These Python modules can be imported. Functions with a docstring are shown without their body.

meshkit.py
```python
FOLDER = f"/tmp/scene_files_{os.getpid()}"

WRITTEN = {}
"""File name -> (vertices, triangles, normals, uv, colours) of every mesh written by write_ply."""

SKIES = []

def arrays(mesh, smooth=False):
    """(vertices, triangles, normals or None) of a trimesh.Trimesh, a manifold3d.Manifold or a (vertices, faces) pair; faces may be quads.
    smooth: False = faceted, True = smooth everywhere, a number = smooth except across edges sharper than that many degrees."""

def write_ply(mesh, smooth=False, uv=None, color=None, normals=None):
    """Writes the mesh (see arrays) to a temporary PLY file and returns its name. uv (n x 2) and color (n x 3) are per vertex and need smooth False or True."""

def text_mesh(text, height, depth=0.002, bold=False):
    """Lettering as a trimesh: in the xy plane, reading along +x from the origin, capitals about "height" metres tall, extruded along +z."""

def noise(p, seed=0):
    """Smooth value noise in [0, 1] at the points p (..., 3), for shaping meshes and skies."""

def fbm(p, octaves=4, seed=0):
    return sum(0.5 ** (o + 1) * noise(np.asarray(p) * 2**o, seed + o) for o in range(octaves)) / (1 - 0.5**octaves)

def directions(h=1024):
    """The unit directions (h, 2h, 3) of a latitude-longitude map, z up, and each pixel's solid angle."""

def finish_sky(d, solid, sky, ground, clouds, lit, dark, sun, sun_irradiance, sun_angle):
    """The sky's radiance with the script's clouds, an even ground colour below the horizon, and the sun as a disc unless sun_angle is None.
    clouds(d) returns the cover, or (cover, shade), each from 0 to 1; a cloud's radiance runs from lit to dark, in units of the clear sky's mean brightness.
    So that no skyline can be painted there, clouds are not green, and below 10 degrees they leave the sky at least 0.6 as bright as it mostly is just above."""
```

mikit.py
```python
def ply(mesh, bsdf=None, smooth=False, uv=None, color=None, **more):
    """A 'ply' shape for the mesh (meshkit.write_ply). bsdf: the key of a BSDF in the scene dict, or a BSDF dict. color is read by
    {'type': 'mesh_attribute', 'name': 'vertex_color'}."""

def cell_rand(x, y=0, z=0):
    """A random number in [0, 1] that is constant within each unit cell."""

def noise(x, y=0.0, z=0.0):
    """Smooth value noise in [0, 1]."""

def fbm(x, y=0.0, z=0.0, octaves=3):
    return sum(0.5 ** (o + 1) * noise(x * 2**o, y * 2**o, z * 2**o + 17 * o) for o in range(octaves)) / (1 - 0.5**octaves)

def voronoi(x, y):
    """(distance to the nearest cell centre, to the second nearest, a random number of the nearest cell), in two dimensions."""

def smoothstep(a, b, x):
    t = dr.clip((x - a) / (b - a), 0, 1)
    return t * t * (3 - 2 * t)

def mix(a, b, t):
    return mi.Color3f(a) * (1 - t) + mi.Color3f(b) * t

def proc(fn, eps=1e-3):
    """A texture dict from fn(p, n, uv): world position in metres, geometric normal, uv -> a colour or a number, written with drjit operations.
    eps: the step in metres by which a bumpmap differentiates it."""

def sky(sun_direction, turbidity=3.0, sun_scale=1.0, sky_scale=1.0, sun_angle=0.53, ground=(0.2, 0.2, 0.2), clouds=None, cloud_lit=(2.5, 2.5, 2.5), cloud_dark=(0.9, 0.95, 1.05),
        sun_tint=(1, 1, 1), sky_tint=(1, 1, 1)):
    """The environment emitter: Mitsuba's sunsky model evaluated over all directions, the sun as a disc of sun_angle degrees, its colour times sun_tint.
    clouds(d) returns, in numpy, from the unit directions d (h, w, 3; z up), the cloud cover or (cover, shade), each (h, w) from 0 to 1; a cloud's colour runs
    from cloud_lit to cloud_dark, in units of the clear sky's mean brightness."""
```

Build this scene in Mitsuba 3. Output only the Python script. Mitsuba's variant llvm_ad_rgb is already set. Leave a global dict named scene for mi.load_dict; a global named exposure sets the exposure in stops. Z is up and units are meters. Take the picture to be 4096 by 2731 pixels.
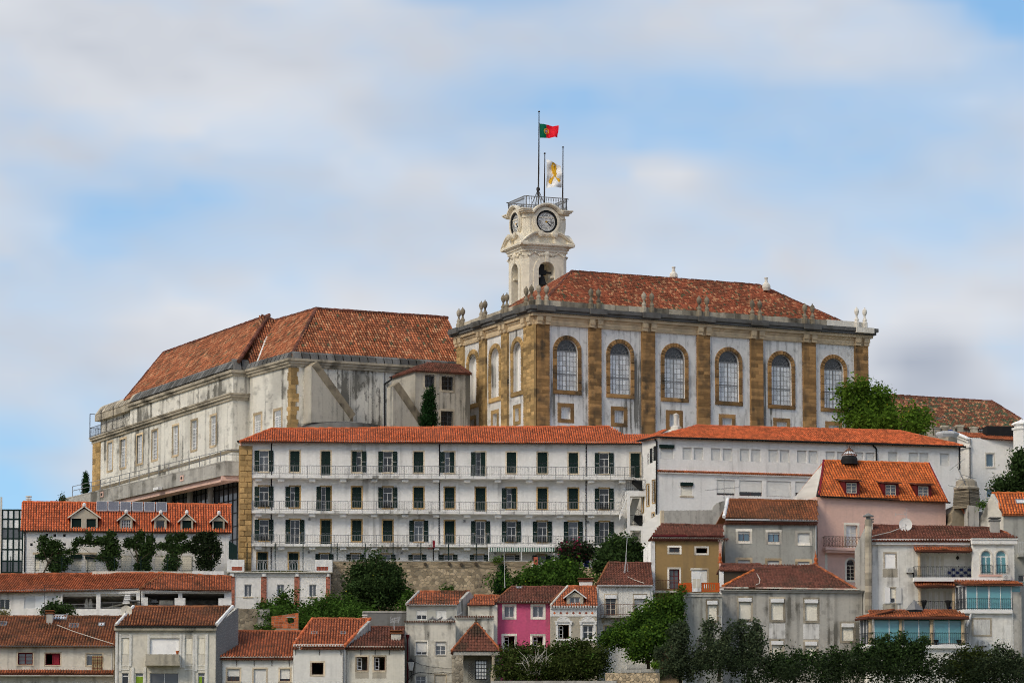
import math, random, numpy as np, trimesh, mitsuba as mi, mikit, meshkit
import drjit as dr
from shapely.geometry import Polygon, Point, box as sbox, MultiPolygon
from shapely.ops import unary_union
from shapely import affinity
T = mi.ScalarTransform4f
rnd = random.Random(7)
rng = np.random.default_rng(7)
# ------------------------------------------------------------------ camera, sky, exposure
EYE = np.array([0.0, 0.0, 14.0])
FOC = 17650.0                      # focal length in pixels of the 4096 px wide photograph (13.2 degrees)
PITCH = math.radians(8.13)
CP, SP = math.cos(PITCH), math.sin(PITCH)
scene, labels = {}, {}
scene['camera'] = {'type': 'perspective', 'fov': math.degrees(2 * math.atan(2048 / FOC)), 'fov_axis': 'x', 'near_clip': 1.0, 'far_clip': 9000.0,
                   'to_world': T().look_at(origin=EYE.tolist(), target=(EYE + [0, CP, SP]).tolist(), up=[0, 0, 1])}
exposure = 2.02
def cloud_cover(d):
 """Thin bright cloud sheets with blue gaps; az/el in degrees, the hill lies towards +y."""
 az = np.degrees(np.arctan2(d[..., 0], d[..., 1]))
 el = np.degrees(np.arcsin(np.clip(d[..., 2], -1, 1)))
 t = el + .10 * az
 q = np.stack([az * 0.24, t * 0.75, az * 0 + 3.1], -1)
 w = meshkit.fbm(q * 1.6 + 5.0, 5, seed=3)
 q2 = q + 1.3 * (w[..., None] - 0.5)
 n = meshkit.fbm(q2 * 1.2, 6, seed=11)
 fine = meshkit.fbm(np.stack([az * 1.1, t * 2.9, az * 0 + 1.7], -1) + 1.5 * (w[..., None] - .5), 5, seed=31)
 def gap(a, e, ra, re, s):
  wob = np.clip(1 + 1.5 * (w - 0.5) + .8 * (fine - .5), .4, 2)
  return s * np.exp(-(((az - a) / (ra * wob)) ** 2 + ((el - e) / (re * wob)) ** 2))
 c = 0.86 + 1.0 * (n - 0.5) + .8 * (fine - .5)
 c = c - gap(6.7, 12.3, 1.3, 1.1, 0.8) - gap(4.6, 10.7, 2.0, .9, 0.55) - gap(-6.8, 6.2, 1.6, 1.2, 1.0) - gap(-0.6, 12.75, 1.7, .3, 0.6) - gap(-4.9, 9.85, 1.3, .4, 0.36) - gap(-5.8, 9.1, 1.5, .45, 0.4) - gap(0.8, 11.2, 1.5, .4, 0.4) - gap(6.3, 9.9, 1.0, .5, .35) - gap(1.2, 10.4, 1.2, .35, .2)
 c = c + gap(5.4, 7.8, .8, .5, .6) + gap(2.05, 10.3, .55, .22, .3) + gap(5.2, 8.6, 2.0, .6, .25) + gap(-4.0, 11.9, 3.0, .7, .3) + gap(-2.2, 8.2, 2.5, .7, .25)
 c = np.where(el > 22, 0.45 + 1.1 * (n - 0.5), c)
 shade = 0.30 + .8 * (meshkit.fbm(q2 * 0.9 + 9.0, 5, seed=21) - 0.5) + .7 * (fine - .5)
 shade = shade + gap(5.4, 7.75, 0.65, 0.42, .75) + gap(-1.0, 9.7, 2.4, 0.5, .15) - gap(2.05, 10.3, .55, .25, .25) - gap(-3.0, 8.4, 2.6, .7, .3) - gap(6.0, 8.4, 1.2, .3, .2)
 return np.clip(c, 0.0, 1), np.clip(shade, 0, 1)
scene['sky'] = mikit.sky([-0.62, -0.62, 0.72], turbidity=2.6, sun_scale=0.38, sun_angle=22, sky_scale=1.0, clouds=cloud_cover,
                         cloud_lit=(2.1, 2.17, 2.3), cloud_dark=(1.2, 1.33, 1.58), sky_tint=(0.96, 1.10, 1.16), sun_tint=(.95, 1, 1.06), ground=(0.12, 0.12, 0.1))
# ------------------------------------------------------------------ survey: sight lines from the camera station, met by real wall, roof and ground planes
CROP = dict(A=(0, 1900, .52987), B=(900, 1650, .46769), C=(1800, 1650, .46769), D=(900, 2150, .46769), E=(1900, 2150, .42517), F=(2600, 1650, .44643), G=(2700, 2200, .34014),
   H=(3300, 2000, .46632), I=(250, 1200, .5102), J=(1000, 1200, .38265), K=(1780, 1050, .44638), L=(2500, 1050, .44643), M=(1950, 400, .5102), N=(1980, 740, .16585),
   O=(3300, 1450, .41458), Q=(0, 1900, .38265), S=(0, 0, 1), V=(0, 0, 1.7415))
def ray(c, x, y):
 ox, oy, k = CROP[c]
 a, b = (ox + x * k - 2048) / FOC, (1365.5 - oy - y * k) / FOC
 return np.array([a, CP - b * SP, SP + b * CP])
def at(c, x, y, D):
 r = ray(c, x, y)
 return EYE + r * (D / r[1])
class Pl:
 """A plane: origin o, e along it (horizontal), V up it, N outward (e x V). pitch 90 = a wall."""
 def __init__(s, o, ang, pitch=90.0):
  s.o, s.ang, s.pitch = np.array(o, float), ang, pitch
  a, p = math.radians(ang), math.radians(pitch)
  s.e = np.array([math.cos(a), math.sin(a), 0])
  s.i = np.array([-math.sin(a), math.cos(a), 0])
  s.V = math.cos(p) * s.i + math.sin(p) * np.array([0, 0, 1.0])
  s.N = np.cross(s.e, s.V)
 def q(s, c, x, y):
  r = ray(c, x, y)
  P = EYE + r * (np.dot(s.o - EYE, s.N) / np.dot(r, s.N)) - s.o
  return float(P @ s.e), float(P @ s.V)
 def W(s, u, v, n=0.0):
  return s.o + np.multiply.outer(np.asarray(u, float), s.e) + np.multiply.outer(np.asarray(v, float), s.V) + np.multiply.outer(np.asarray(n, float), s.N)
 def rect(s, c, x0, y0, x1, y1):
  a, b = s.q(c, x0, (y0 + y1) / 2)[0], s.q(c, x1, (y0 + y1) / 2)[0]
  xm = (x0 + x1) / 2
  return a, s.q(c, xm, y1)[1], b, s.q(c, xm, y0)[1]
 def off(s, n):
  return Pl(s.o + s.N * n, s.ang, s.pitch)
def fac(c, x, y, D, ang):
 P = at(c, x, y, D)
 P[2] = 0
 return Pl(P, ang)
# ------------------------------------------------------------------ meshes
CUBE_F = np.array([[0, 2, 1], [0, 3, 2], [4, 5, 6], [4, 6, 7], [0, 1, 5], [0, 5, 4], [1, 2, 6], [1, 6, 5], [2, 3, 7], [2, 7, 6], [3, 0, 4], [3, 4, 7]])
class MB:
 def __init__(s):
  s.v, s.f, s.r, s.n = [], [], [], 0
 def add(s, v, f, r=None):
  v = np.asarray(v, float)
  s.v.append(v)
  s.f.append(np.asarray(f, int) + s.n)
  s.r.append(np.full(len(v), 0.5 if r is None else r) if np.ndim(r) == 0 else np.asarray(r))
  s.n += len(v)
  return s
 def box(s, pl, u0, u1, v0, v1, n0, n1, r=None):
  u0, u1 = min(u0, u1), max(u0, u1)
  v0, v1 = min(v0, v1), max(v0, v1)
  n0, n1 = min(n0, n1), max(n0, n1)
  return s.add(pl.W([u0, u1, u1, u0] * 2, [v0, v0, v1, v1] * 2, [n0] * 4 + [n1] * 4), CUBE_F, r)
 def hexa(s, p8, r=None):
  return s.add(p8, CUBE_F, r)
 def prism(s, pl, poly, n0, n1, r=None):
  for g in getattr(poly, 'geoms', [poly]):
   if g.is_empty or g.area < 1e-5:
    continue
   m = trimesh.creation.extrude_polygon(g, n1 - n0, engine='earcut')
   v = np.array(m.vertices)
   s.add(pl.W(v[:, 0], v[:, 1], v[:, 2] + n0), m.faces, r)
  return s
 def tube(s, p0, p1, r0, r1=None, sides=6, r=None):
  p0, p1 = np.asarray(p0, float), np.asarray(p1, float)
  r1 = r0 if r1 is None else r1
  z = (p1 - p0) / (np.linalg.norm(p1 - p0) + 1e-9)
  x = np.cross(z, [0, 0, 1] if abs(z[2]) < .9 else [1, 0, 0])
  x /= np.linalg.norm(x)
  y = np.cross(z, x)
  a = np.arange(sides) * 2 * math.pi / sides
  ring = np.cos(a)[:, None] * x + np.sin(a)[:, None] * y
  v = np.vstack([p0 + ring * r0, p1 + ring * r1, [p0], [p1]])
  i = np.arange(sides)
  j = (i + 1) % sides
  f = np.vstack([np.c_[i, j, j + sides], np.c_[i, j + sides, i + sides], np.c_[j, i, i * 0 + 2 * sides], np.c_[i + sides, j + sides, i * 0 + 2 * sides + 1]])
  return s.add(v, f, r)
 def path(s, pts, rad, sides=5):
  for a, b in zip(pts[:-1], pts[1:]):
   s.tube(a, b, rad, sides=sides)
  return s
 def lathe(s, c, prof, sides=10, r=None):
  c = np.asarray(c, float)
  a = np.arange(sides) * 2 * math.pi / sides
  v = np.vstack([c + np.c_[np.cos(a) * q, np.sin(a) * q, a * 0 + z] for q, z in prof] + [[c + [0, 0, prof[0][1]]], [c + [0, 0, prof[-1][1]]]])
  i = np.arange(sides)
  j = (i + 1) % sides
  f = [np.vstack([np.c_[i + k * sides, j + k * sides, j + (k + 1) * sides], np.c_[i + k * sides, j + (k + 1) * sides, i + (k + 1) * sides]]) for k in range(len(prof) - 1)]
  m = len(prof) * sides
  f += [np.c_[j, i, i * 0 + m], np.c_[i + m - sides, j + m - sides, i * 0 + m + 1]]
  return s.add(v, np.vstack(f), r)
 def mesh(s):
  return np.vstack(s.v), np.vstack(s.f)
USED = {}
def numbered(key):
 k = USED.get(key)
 USED[key] = 0 if k is None else k + 1
 return key if k is None else f'{key}_{k + 1:03d}'
def put(key, mb, mat, pal, k=0.0, smooth=False, kind=None, label=None, num=True):
 """One entry of the scene. uv carries (palette number + random, weathering)."""
 if num:
  key = numbered(key)
 if not mb.v:
  return key
 v, f = mb.mesh()
 idx = PAL[mat][pal]
 uv = np.c_[idx + 0.05 + 0.9 * np.concatenate(mb.r), np.full(len(v), float(k))]
 scene[key] = mikit.ply((v, f), mat, smooth=smooth, uv=uv)
 if kind or label:
  labels[key] = {}
  if kind:
   labels[key]['kind'] = kind
  if label:
   labels[key]['label'] = label
 return key
def thing(name, label, cat, group=None):
 key = numbered(name)
 labels[key] = {'label': label, 'category': cat}
 if group:
  labels[key]['group'] = group
 return key
# ------------------------------------------------------------------ materials: each reads its colour from a palette by uv.x, its weathering by uv.y
COL = dict(
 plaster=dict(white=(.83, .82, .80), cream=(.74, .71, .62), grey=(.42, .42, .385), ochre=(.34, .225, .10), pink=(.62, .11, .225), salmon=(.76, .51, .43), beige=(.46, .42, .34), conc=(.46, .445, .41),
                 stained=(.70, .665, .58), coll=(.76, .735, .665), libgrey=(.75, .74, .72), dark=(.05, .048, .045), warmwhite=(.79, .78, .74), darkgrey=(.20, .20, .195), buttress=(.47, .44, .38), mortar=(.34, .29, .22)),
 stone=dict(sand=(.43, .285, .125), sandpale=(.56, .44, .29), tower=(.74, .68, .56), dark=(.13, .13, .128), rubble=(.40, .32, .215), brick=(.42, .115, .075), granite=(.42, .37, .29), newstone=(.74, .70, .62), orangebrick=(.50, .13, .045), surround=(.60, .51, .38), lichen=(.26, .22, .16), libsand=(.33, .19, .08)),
 tile=dict(new=(.56, .145, .055), old=(.39, .118, .05), mixed=(.42, .148, .07), lib=(.30, .088, .045), flat=(.60, .165, .045), dark=(.16, .06, .04), green=(.26, .11, .065), moss=(.27, .10, .042)),
 leaf=dict(dark=(.042, .074, .024), mid=(.055, .11, .02), bright=(.095, .17, .022), black=(.028, .042, .02), greyg=(.07, .095, .05), flower=(.35, .02, .09), cypress=(.016, .045, .014), lemon=(.5, .4, .03), dry=(.16, .15, .06), hedge=(.05, .068, .018)),
 paint=dict(white=(.80, .80, .80), green=(.006, .02, .018), black=(.018, .019, .02), grey=(.22, .225, .23), red=(.20, .015, .025), cream=(.66, .62, .5), brown=(.10, .04, .028), orange=(.52, .10, .02), blind=(.62, .62, .60), gold=(.75, .42, .03), alu=(.52, .53, .54), flagred=(.75, .012, .03), flaggreen=(.0, .13, .07), maroon=(.11, .014, .018), bark=(.085, .065, .045), yellow=(.75, .5, .04), iron=(.05, .045, .045), clock=(.74, .74, .72), blue=(.02, .04, .16), awning=(.06, .16, .11), rust=(.16, .075, .045), skin=(.5, .3, .22), shirt=(.05, .06, .10), curtain=(.28, .02, .04), plaid=(.33, .25, .13), lime=(.25, .42, .03), palestone=(.62, .58, .5), creamblind=(.70, .67, .58)),
 glass=dict(dark=(.012, .013, .015), grey=(.09, .10, .115), teal=(.12, .33, .38), pale=(.60, .62, .63), frost=(.64, .66, .67), old=(.40, .41, .42), blue=(.12, .2, .27), solar=(.10, .10, .13)))
PAL = {m: {n: i for i, n in enumerate(c)} for m, c in COL.items()}
def pick(m, uv):
 cols = list(COL[m].values())
 i = dr.floor(uv.x)
 c = mi.Color3f(*cols[0])
 for j in range(1, len(cols)):
  c = dr.select(i > j - 0.5, mi.Color3f(*cols[j]), c)
 return c, dr.clip((uv.x - i - 0.05) / 0.9, 0, 1), i
def plaster_fn(p, n, uv):
 c, r, i = pick('plaster', uv)
 k = uv.y
 h = p.x * 0.8 + p.y * 0.8
 blotch = mikit.smoothstep(.46, .76, mikit.fbm(h * .5, p.z * .4, p.y * .2, 4))
 streak = mikit.smoothstep(.47, .78, mikit.fbm(h * 3.6 + 7, p.z * .11, 0, 4))
 spot = mikit.smoothstep(.56, .8, mikit.fbm(h * 3.1 + 31, p.z * 1.7, 3, 4))
 fine = mikit.noise(h * 9, p.z * 9, 5)
 d = dr.clip(k * (.34 * blotch + 1.15 * streak * (.3 + .9 * blotch) + .3 * spot), 0, .9)
 c = mikit.mix(c, mi.Color3f(.11, .105, .09), d)
 return c * (.95 + .1 * fine) * (1 - .06 * mikit.noise(h * .4, p.z * .4, 9))
def stone_fn(p, n, uv):
 c, r, i = pick('stone', uv)
 k = uv.y
 h = p.x * 0.8 + p.y * 0.8
 f = mikit.fbm(h * 1.1, p.z * 1.1, p.y * .3, 4)
 lich = mikit.smoothstep(.45, .72, f)
 strk = mikit.smoothstep(.5, .75, mikit.fbm(h * 1.5, p.z * .25, 2, 3))
 c = c * (.6 + .8 * r) * (.92 + .16 * mikit.noise(h * 5, p.z * 5, 1))
 return mikit.mix(c, mi.Color3f(.05, .045, .035), dr.clip(k * (.75 * lich + .45 * strk), 0, .92))
def tile_fn(p, n, uv):
 c, r, i = pick('tile', uv)
 k = uv.y
 r2 = mikit.cell_rand(r * 997.0, i, 3)
 r3 = mikit.cell_rand(r * 1531.0, i, 8)
 mixed = mi.Float(1) * ((i == 2) | (i == 3) | (i == 6))
 c = c * (.66 + .68 * r2)
 pale = mixed * mikit.smoothstep(.82, .9, r3)
 c = mikit.mix(c, mi.Color3f(.60, .33, .18), pale * .7)
 c = mikit.mix(c, mi.Color3f(.13, .05, .03), mixed * mikit.smoothstep(.2, .12, r3) * .6)
 gr = dr.select(i == 6, .30, dr.select(i == 3, .04, .03)) * mixed
 c = mikit.mix(c, mi.Color3f(.06, .12, .07), dr.select((r3 > .3) & (r3 < .3 + gr), .8, 0.))
 m = mikit.smoothstep(.42, .70, mikit.fbm(p.x * .7, p.y * .7, p.z * .9, 4)) * .8 + .45 * mikit.smoothstep(.5, .8, mikit.noise(p.x * 5, p.y * 5, p.z * 5))
 return mikit.mix(c, mi.Color3f(.045, .035, .022), dr.clip(k * m, 0, .88))
def leaf_fn(p, n, uv):
 c, r, i = pick('leaf', uv)
 return c * (.42 + 1.25 * r) * (.7 + .6 * mikit.noise(p.x * .9, p.y * .9, p.z * .9))
def paint_fn(p, n, uv):
 c, r, i = pick('paint', uv)
 g = mikit.fbm((p.x + p.y) * 2.3, p.z * 1.1, 0, 3)
 return mikit.mix(c, c * .45 + mi.Color3f(.03, .027, .022), dr.clip(uv.y * mikit.smoothstep(.4, .8, g), 0, 1))
def glass_fn(p, n, uv):
 c, r, i = pick('glass', uv)
 return c * (.75 + .5 * r)
def ground_fn(p, n, uv):
 g = mikit.fbm(p.x * .35, p.y * .35, p.z * .3, 5)
 return mikit.mix(mi.Color3f(.045, .06, .02), mi.Color3f(.16, .125, .08), mikit.smoothstep(.42, .62, g))
def bsdf(fn, rough, spec=.4):
 return {'type': 'twosided', 'b': {'type': 'principled', 'base_color': mikit.proc(fn), 'roughness': rough, 'specular': spec}}
scene['plaster'] = bsdf(plaster_fn, .95, .2)
scene['stone'] = bsdf(stone_fn, .95, .2)
scene['tile'] = bsdf(tile_fn, .85, .25)
scene['leaf'] = {'type': 'principledthin', 'base_color': mikit.proc(leaf_fn), 'roughness': .6, 'diff_trans': .55}
scene['paint'] = bsdf(paint_fn, .6, .12)
scene['glass'] = bsdf(glass_fn, .06, .6)
scene['earth'] = bsdf(ground_fn, 1., .1)
# ------------------------------------------------------------------ builders
SURPX = 0.0245                     # metres per photograph pixel at the long white building
def arch_poly(u0, v0, u1, v1, seg=14, rise=None):
 m, r = (u0 + u1) / 2, (u1 - u0) / 2
 h = r if rise is None else rise
 a = np.linspace(0, math.pi, seg)
 return Polygon([(u0, v0), (u1, v0)] + [(m + r * math.cos(t), v1 - h + h * math.sin(t)) for t in a])
def ring(outer, inner):
 return outer.difference(inner)
def walls(key, pl, poly, openings, depth, pal, k, th=.35, back=True, name='wall'):
 """Front wall with real openings, and the closed body behind it."""
 m = MB()
 p = poly
 if openings:
  p = poly.difference(unary_union(openings))
 m.prism(pl, p, -th, 0)
 u0, v0, u1, v1 = poly.bounds
 co = list(poly.exterior.coords)
 lt = max(y for x, y in co if x < u0 + .3)
 rt = max(y for x, y in co if x > u1 - .3)
 m.box(pl, u0, u0 + .3, v0, lt, -depth, -th)
 m.box(pl, u1 - .3, u1, v0, rt, -depth, -th)
 if back:
  m.box(pl, u0, u1, v0, min(lt, rt, v1), -depth - .3, -depth)
  m.box(pl, u0 + .3, u1 - .3, min(lt, rt) - .45, min(lt, rt) - .3, -depth, -th)
 return put(key + '__' + name, m, 'plaster', pal, k)
def louvre(m, pl, u0, u1, v0, v1, n, step=.085):
 """A louvred shutter leaf: frame and tilted slats."""
 w = .06
 m.box(pl, u0, u0 + w, v0, v1, n, n + .045)
 m.box(pl, u1 - w, u1, v0, v1, n, n + .045)
 m.box(pl, u0 + w, u1 - w, v0, v0 + .1, n, n + .045)
 m.box(pl, u0 + w, u1 - w, v1 - .08, v1, n, n + .045)
 mid = v0 + .45 * (v1 - v0)
 m.box(pl, u0 + w, u1 - w, mid - .04, mid + .04, n, n + .045)
 v = v0 + .1
 while v < v1 - .1:
  if abs(v - mid) > .08:
   a, b = u0 + w, u1 - w
   m.hexa(pl.W([a, b, b, a] * 2, [v, v, v + step * .9, v + step * .9] * 2, [n + .033, n + .033, n, n, n + .043, n + .043, n + .01, n + .01]))
  v += step
class Bld:
 def __init__(s, name, label, cat, pl, pal, k=.3, group=None):
  s.key = thing(name, label, cat, group)
  s.pl, s.pal, s.k, s.op = pl, pal, k, []
 def put(s, part, mb, mat, pal, k=0., **kw):
  return put(s.key + '__' + part, mb, mat, pal, k, **kw)
 def win(s, c, x0, y0, x1, y1, **kw):
  return s.winuv(*(kw.get('pl') or s.pl).rect(c, x0, y0, x1, y1), **kw)
 def winuv(s, u0, v0, u1, v1, sur=.0, surpal='surround', surmat='stone', nx=2, ny=1, tr=0., fr='white', fw=.055, blind=0., blindpal='blind', box=None, glass='dark', rec=.18, sill=0., sh=None,
              shpal='green', arch=False, rise=None, name='window', pl=None, ope=None, label=None, solid=None, lintel=0., surk=.35, cut=True, bars=None, dark=False, sb=True, cell=.27):
  pl = pl or s.pl
  sh_ = sh or (0, 0)
  poly = arch_poly(u0, v0, u1, v1, rise=rise) if arch else sbox(u0, v0, u1, v1)
  if cut:
   s.op.append(poly)
  key = numbered(s.key + '__' + name)
  if label:
   labels[key] = {'label': label}
  cl = poly.buffer(-.004)
  m = MB()
  n0 = -rec
  if solid:                                     # a closed infill leaf (door, boarded window)
   m.prism(pl, cl, n0 - .05, n0)
   w = (u1 - u0) * .5
   for a in (u0, u0 + w):
    m.box(pl, a + .08, a + w - .08, v0 + .15, v0 + .42 * (v1 - v0), n0, n0 + .03)
    m.box(pl, a + .08, a + w - .08, v0 + .5 * (v1 - v0), v1 - .15, n0, n0 + .03)
   put(key, m, 'paint', solid, .3, num=False)
  else:
   m.prism(pl, ring(poly, poly.buffer(-fw, join_style=2)), n0 - .06, n0 + .0)
   vt = v1 - tr * (v1 - v0)
   us = np.linspace(u0, u1, nx + 1)
   vs = np.linspace(v0, vt, ny + 1)
   for j, u in enumerate(us[1:-1]):
    m.box(pl, u - fw * .5, u + fw * .5, v0 + fw, (vt if tr else v1 - fw), n0 - .055, n0 - .005)
   for v in vs[1:-1]:
    m.box(pl, u0 + fw, u1 - fw, v - fw * .3, v + fw * .3, n0 - .05, n0 - .015)
   if tr:
    m.box(pl, u0 + fw, u1 - fw, vt - fw * .6, vt + fw * .6, n0 - .055, n0 + .005)
   put(key, m, 'paint', fr, .25, num=False)
   if not dark:
    cells = [(us[i], vs[j], us[i + 1], vs[j + 1]) for i in range(nx) for j in range(ny)] + ([(u0, vt, u1, v1)] if tr else [])
    if (us[1] - us[0]) < cell or (vs[1] - vs[0]) < cell or arch:
     put(key + '__pane', MB().prism(pl, cl, n0 - .045, n0 - .03, rnd.random()), 'glass', glass)
    else:
     for q in cells:
      put(key + '__pane', MB().box(pl, q[0] + .004, q[2] - .004, q[1] + .004, q[3] - .004, n0 - .045, n0 - .03, rnd.random()), 'glass', glass)
  if blind:
   vb = v1 - blind * (v1 - v0)
   b = MB()
   v = vb
   while v < v1 - .01:
    e = min(v + .075, v1)
    b.hexa(pl.W([u0 + .03, u1 - .03, u1 - .03, u0 + .03] * 2, [v, v, e, e] * 2, [n0 + .02] * 4 + [n0 + .055, n0 + .055, n0 + .03, n0 + .03]))
    v += .075
   put(key + '__blind', b, 'paint', blindpal, .15)
  if box:
   hb = .3
   put(key + '__blind_box', MB().box(pl, u0 - .06, u1 + .06, v1 - hb, v1 + .02, .006, .17), 'paint', box, .1)
  if ope:                                       # an open casement leaf standing out into the room side
   for sgn in ((-1,) if ope == 'l' else (1,) if ope == 'r' else (-1, 1)):
    a = u0 + fw if sgn < 0 else u1 - fw
    q = Pl(pl.W(a, 0, n0 + .05), pl.ang + (30 if sgn < 0 else 150))
    L = (u1 - u0) * .46
    f = MB()
    f.prism(q, ring(sbox(0, v0 + fw, L, v1 - fw), sbox(.06, v0 + fw + .07, L - .06, v1 - fw - .07)), -.02, .02)
    for t in (1, 2):
     vv = v0 + t * (v1 - v0) / 3
     f.box(q, .06, L - .06, vv - .02, vv + .02, -.015, .015)
    put(key + '__casement', f, 'paint', 'white', .2)
  if sur:
   o = arch_poly(u0 - sur, v0 - (sur if sb else 0), u1 + sur, v1 + sur, rise=(rise + sur) if rise else None) if arch else sbox(u0 - sur, v0 - (sur if sb else 0), u1 + sur, v1 + sur)
   g = ring(o, poly)
   if arch:
    put(key + '__surround', MB().prism(pl, g, .003, .07), surmat, surpal, surk)
   else:
    q = MB()
    q.box(pl, u0 - sur, u1 + sur, v1, v1 + sur, .003, .06, rnd.random())
    lo = v0 - (sur if sb else 0)
    q.box(pl, u0 - sur, u0, lo, v1, .003, .05, rnd.random())
    q.box(pl, u1, u1 + sur, lo, v1, .003, .05, rnd.random())
    if sb:
     q.box(pl, u0, u1, lo, v0, .003, .075, rnd.random())
    put(key + '__surround', q, surmat, surpal, surk)
  if lintel:
   put(key + '__lintel', MB().box(pl, u0 - .25, u1 + .25, v1 + .02, v1 + .02 + lintel, .003, .07, rnd.random()), surmat, surpal, surk)
  if sill:
   put(key + '__sill', MB().box(pl, u0 - .12, u1 + .12, v0 - .13, v0 - .005 - (sur if sur and sb else 0) * 0, .08 if sur else .003, sill), surmat, surpal, surk)
  if bars:
   g = MB()
   for u in np.arange(u0 + .12, u1 - .05, .17):
    g.box(pl, u - .014, u + .014, v0, v1, .02, .048)
   for v in np.arange(v0 + .1, v1, .2):
    g.box(pl, u0 - .02, u1 + .02, v - .014, v + .014, .05, .07)
   put(key + '__grille', g, 'paint', bars, .2)
  for sgn, st in zip((-1, 1), sh_):             # shutters folded back on the wall ('w' = on wall beside, 'c' = closed over the opening half)
   if not st:
    continue
   w = (u1 - u0) / 2
   q = MB()
   if st == 'w':
    a = u0 - w - .01 if sgn < 0 else u1 + .01
    louvre(q, pl, a, a + w, v0, v1, .065)
   else:
    a = u0 + .01 if sgn < 0 else u0 + w + .005
    louvre(q, pl, a, a + w - .015, v0 + .01, v1 - .01, -.07)
   put(key + '__shutter', q, 'paint', shpal, .12)
  return key
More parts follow.
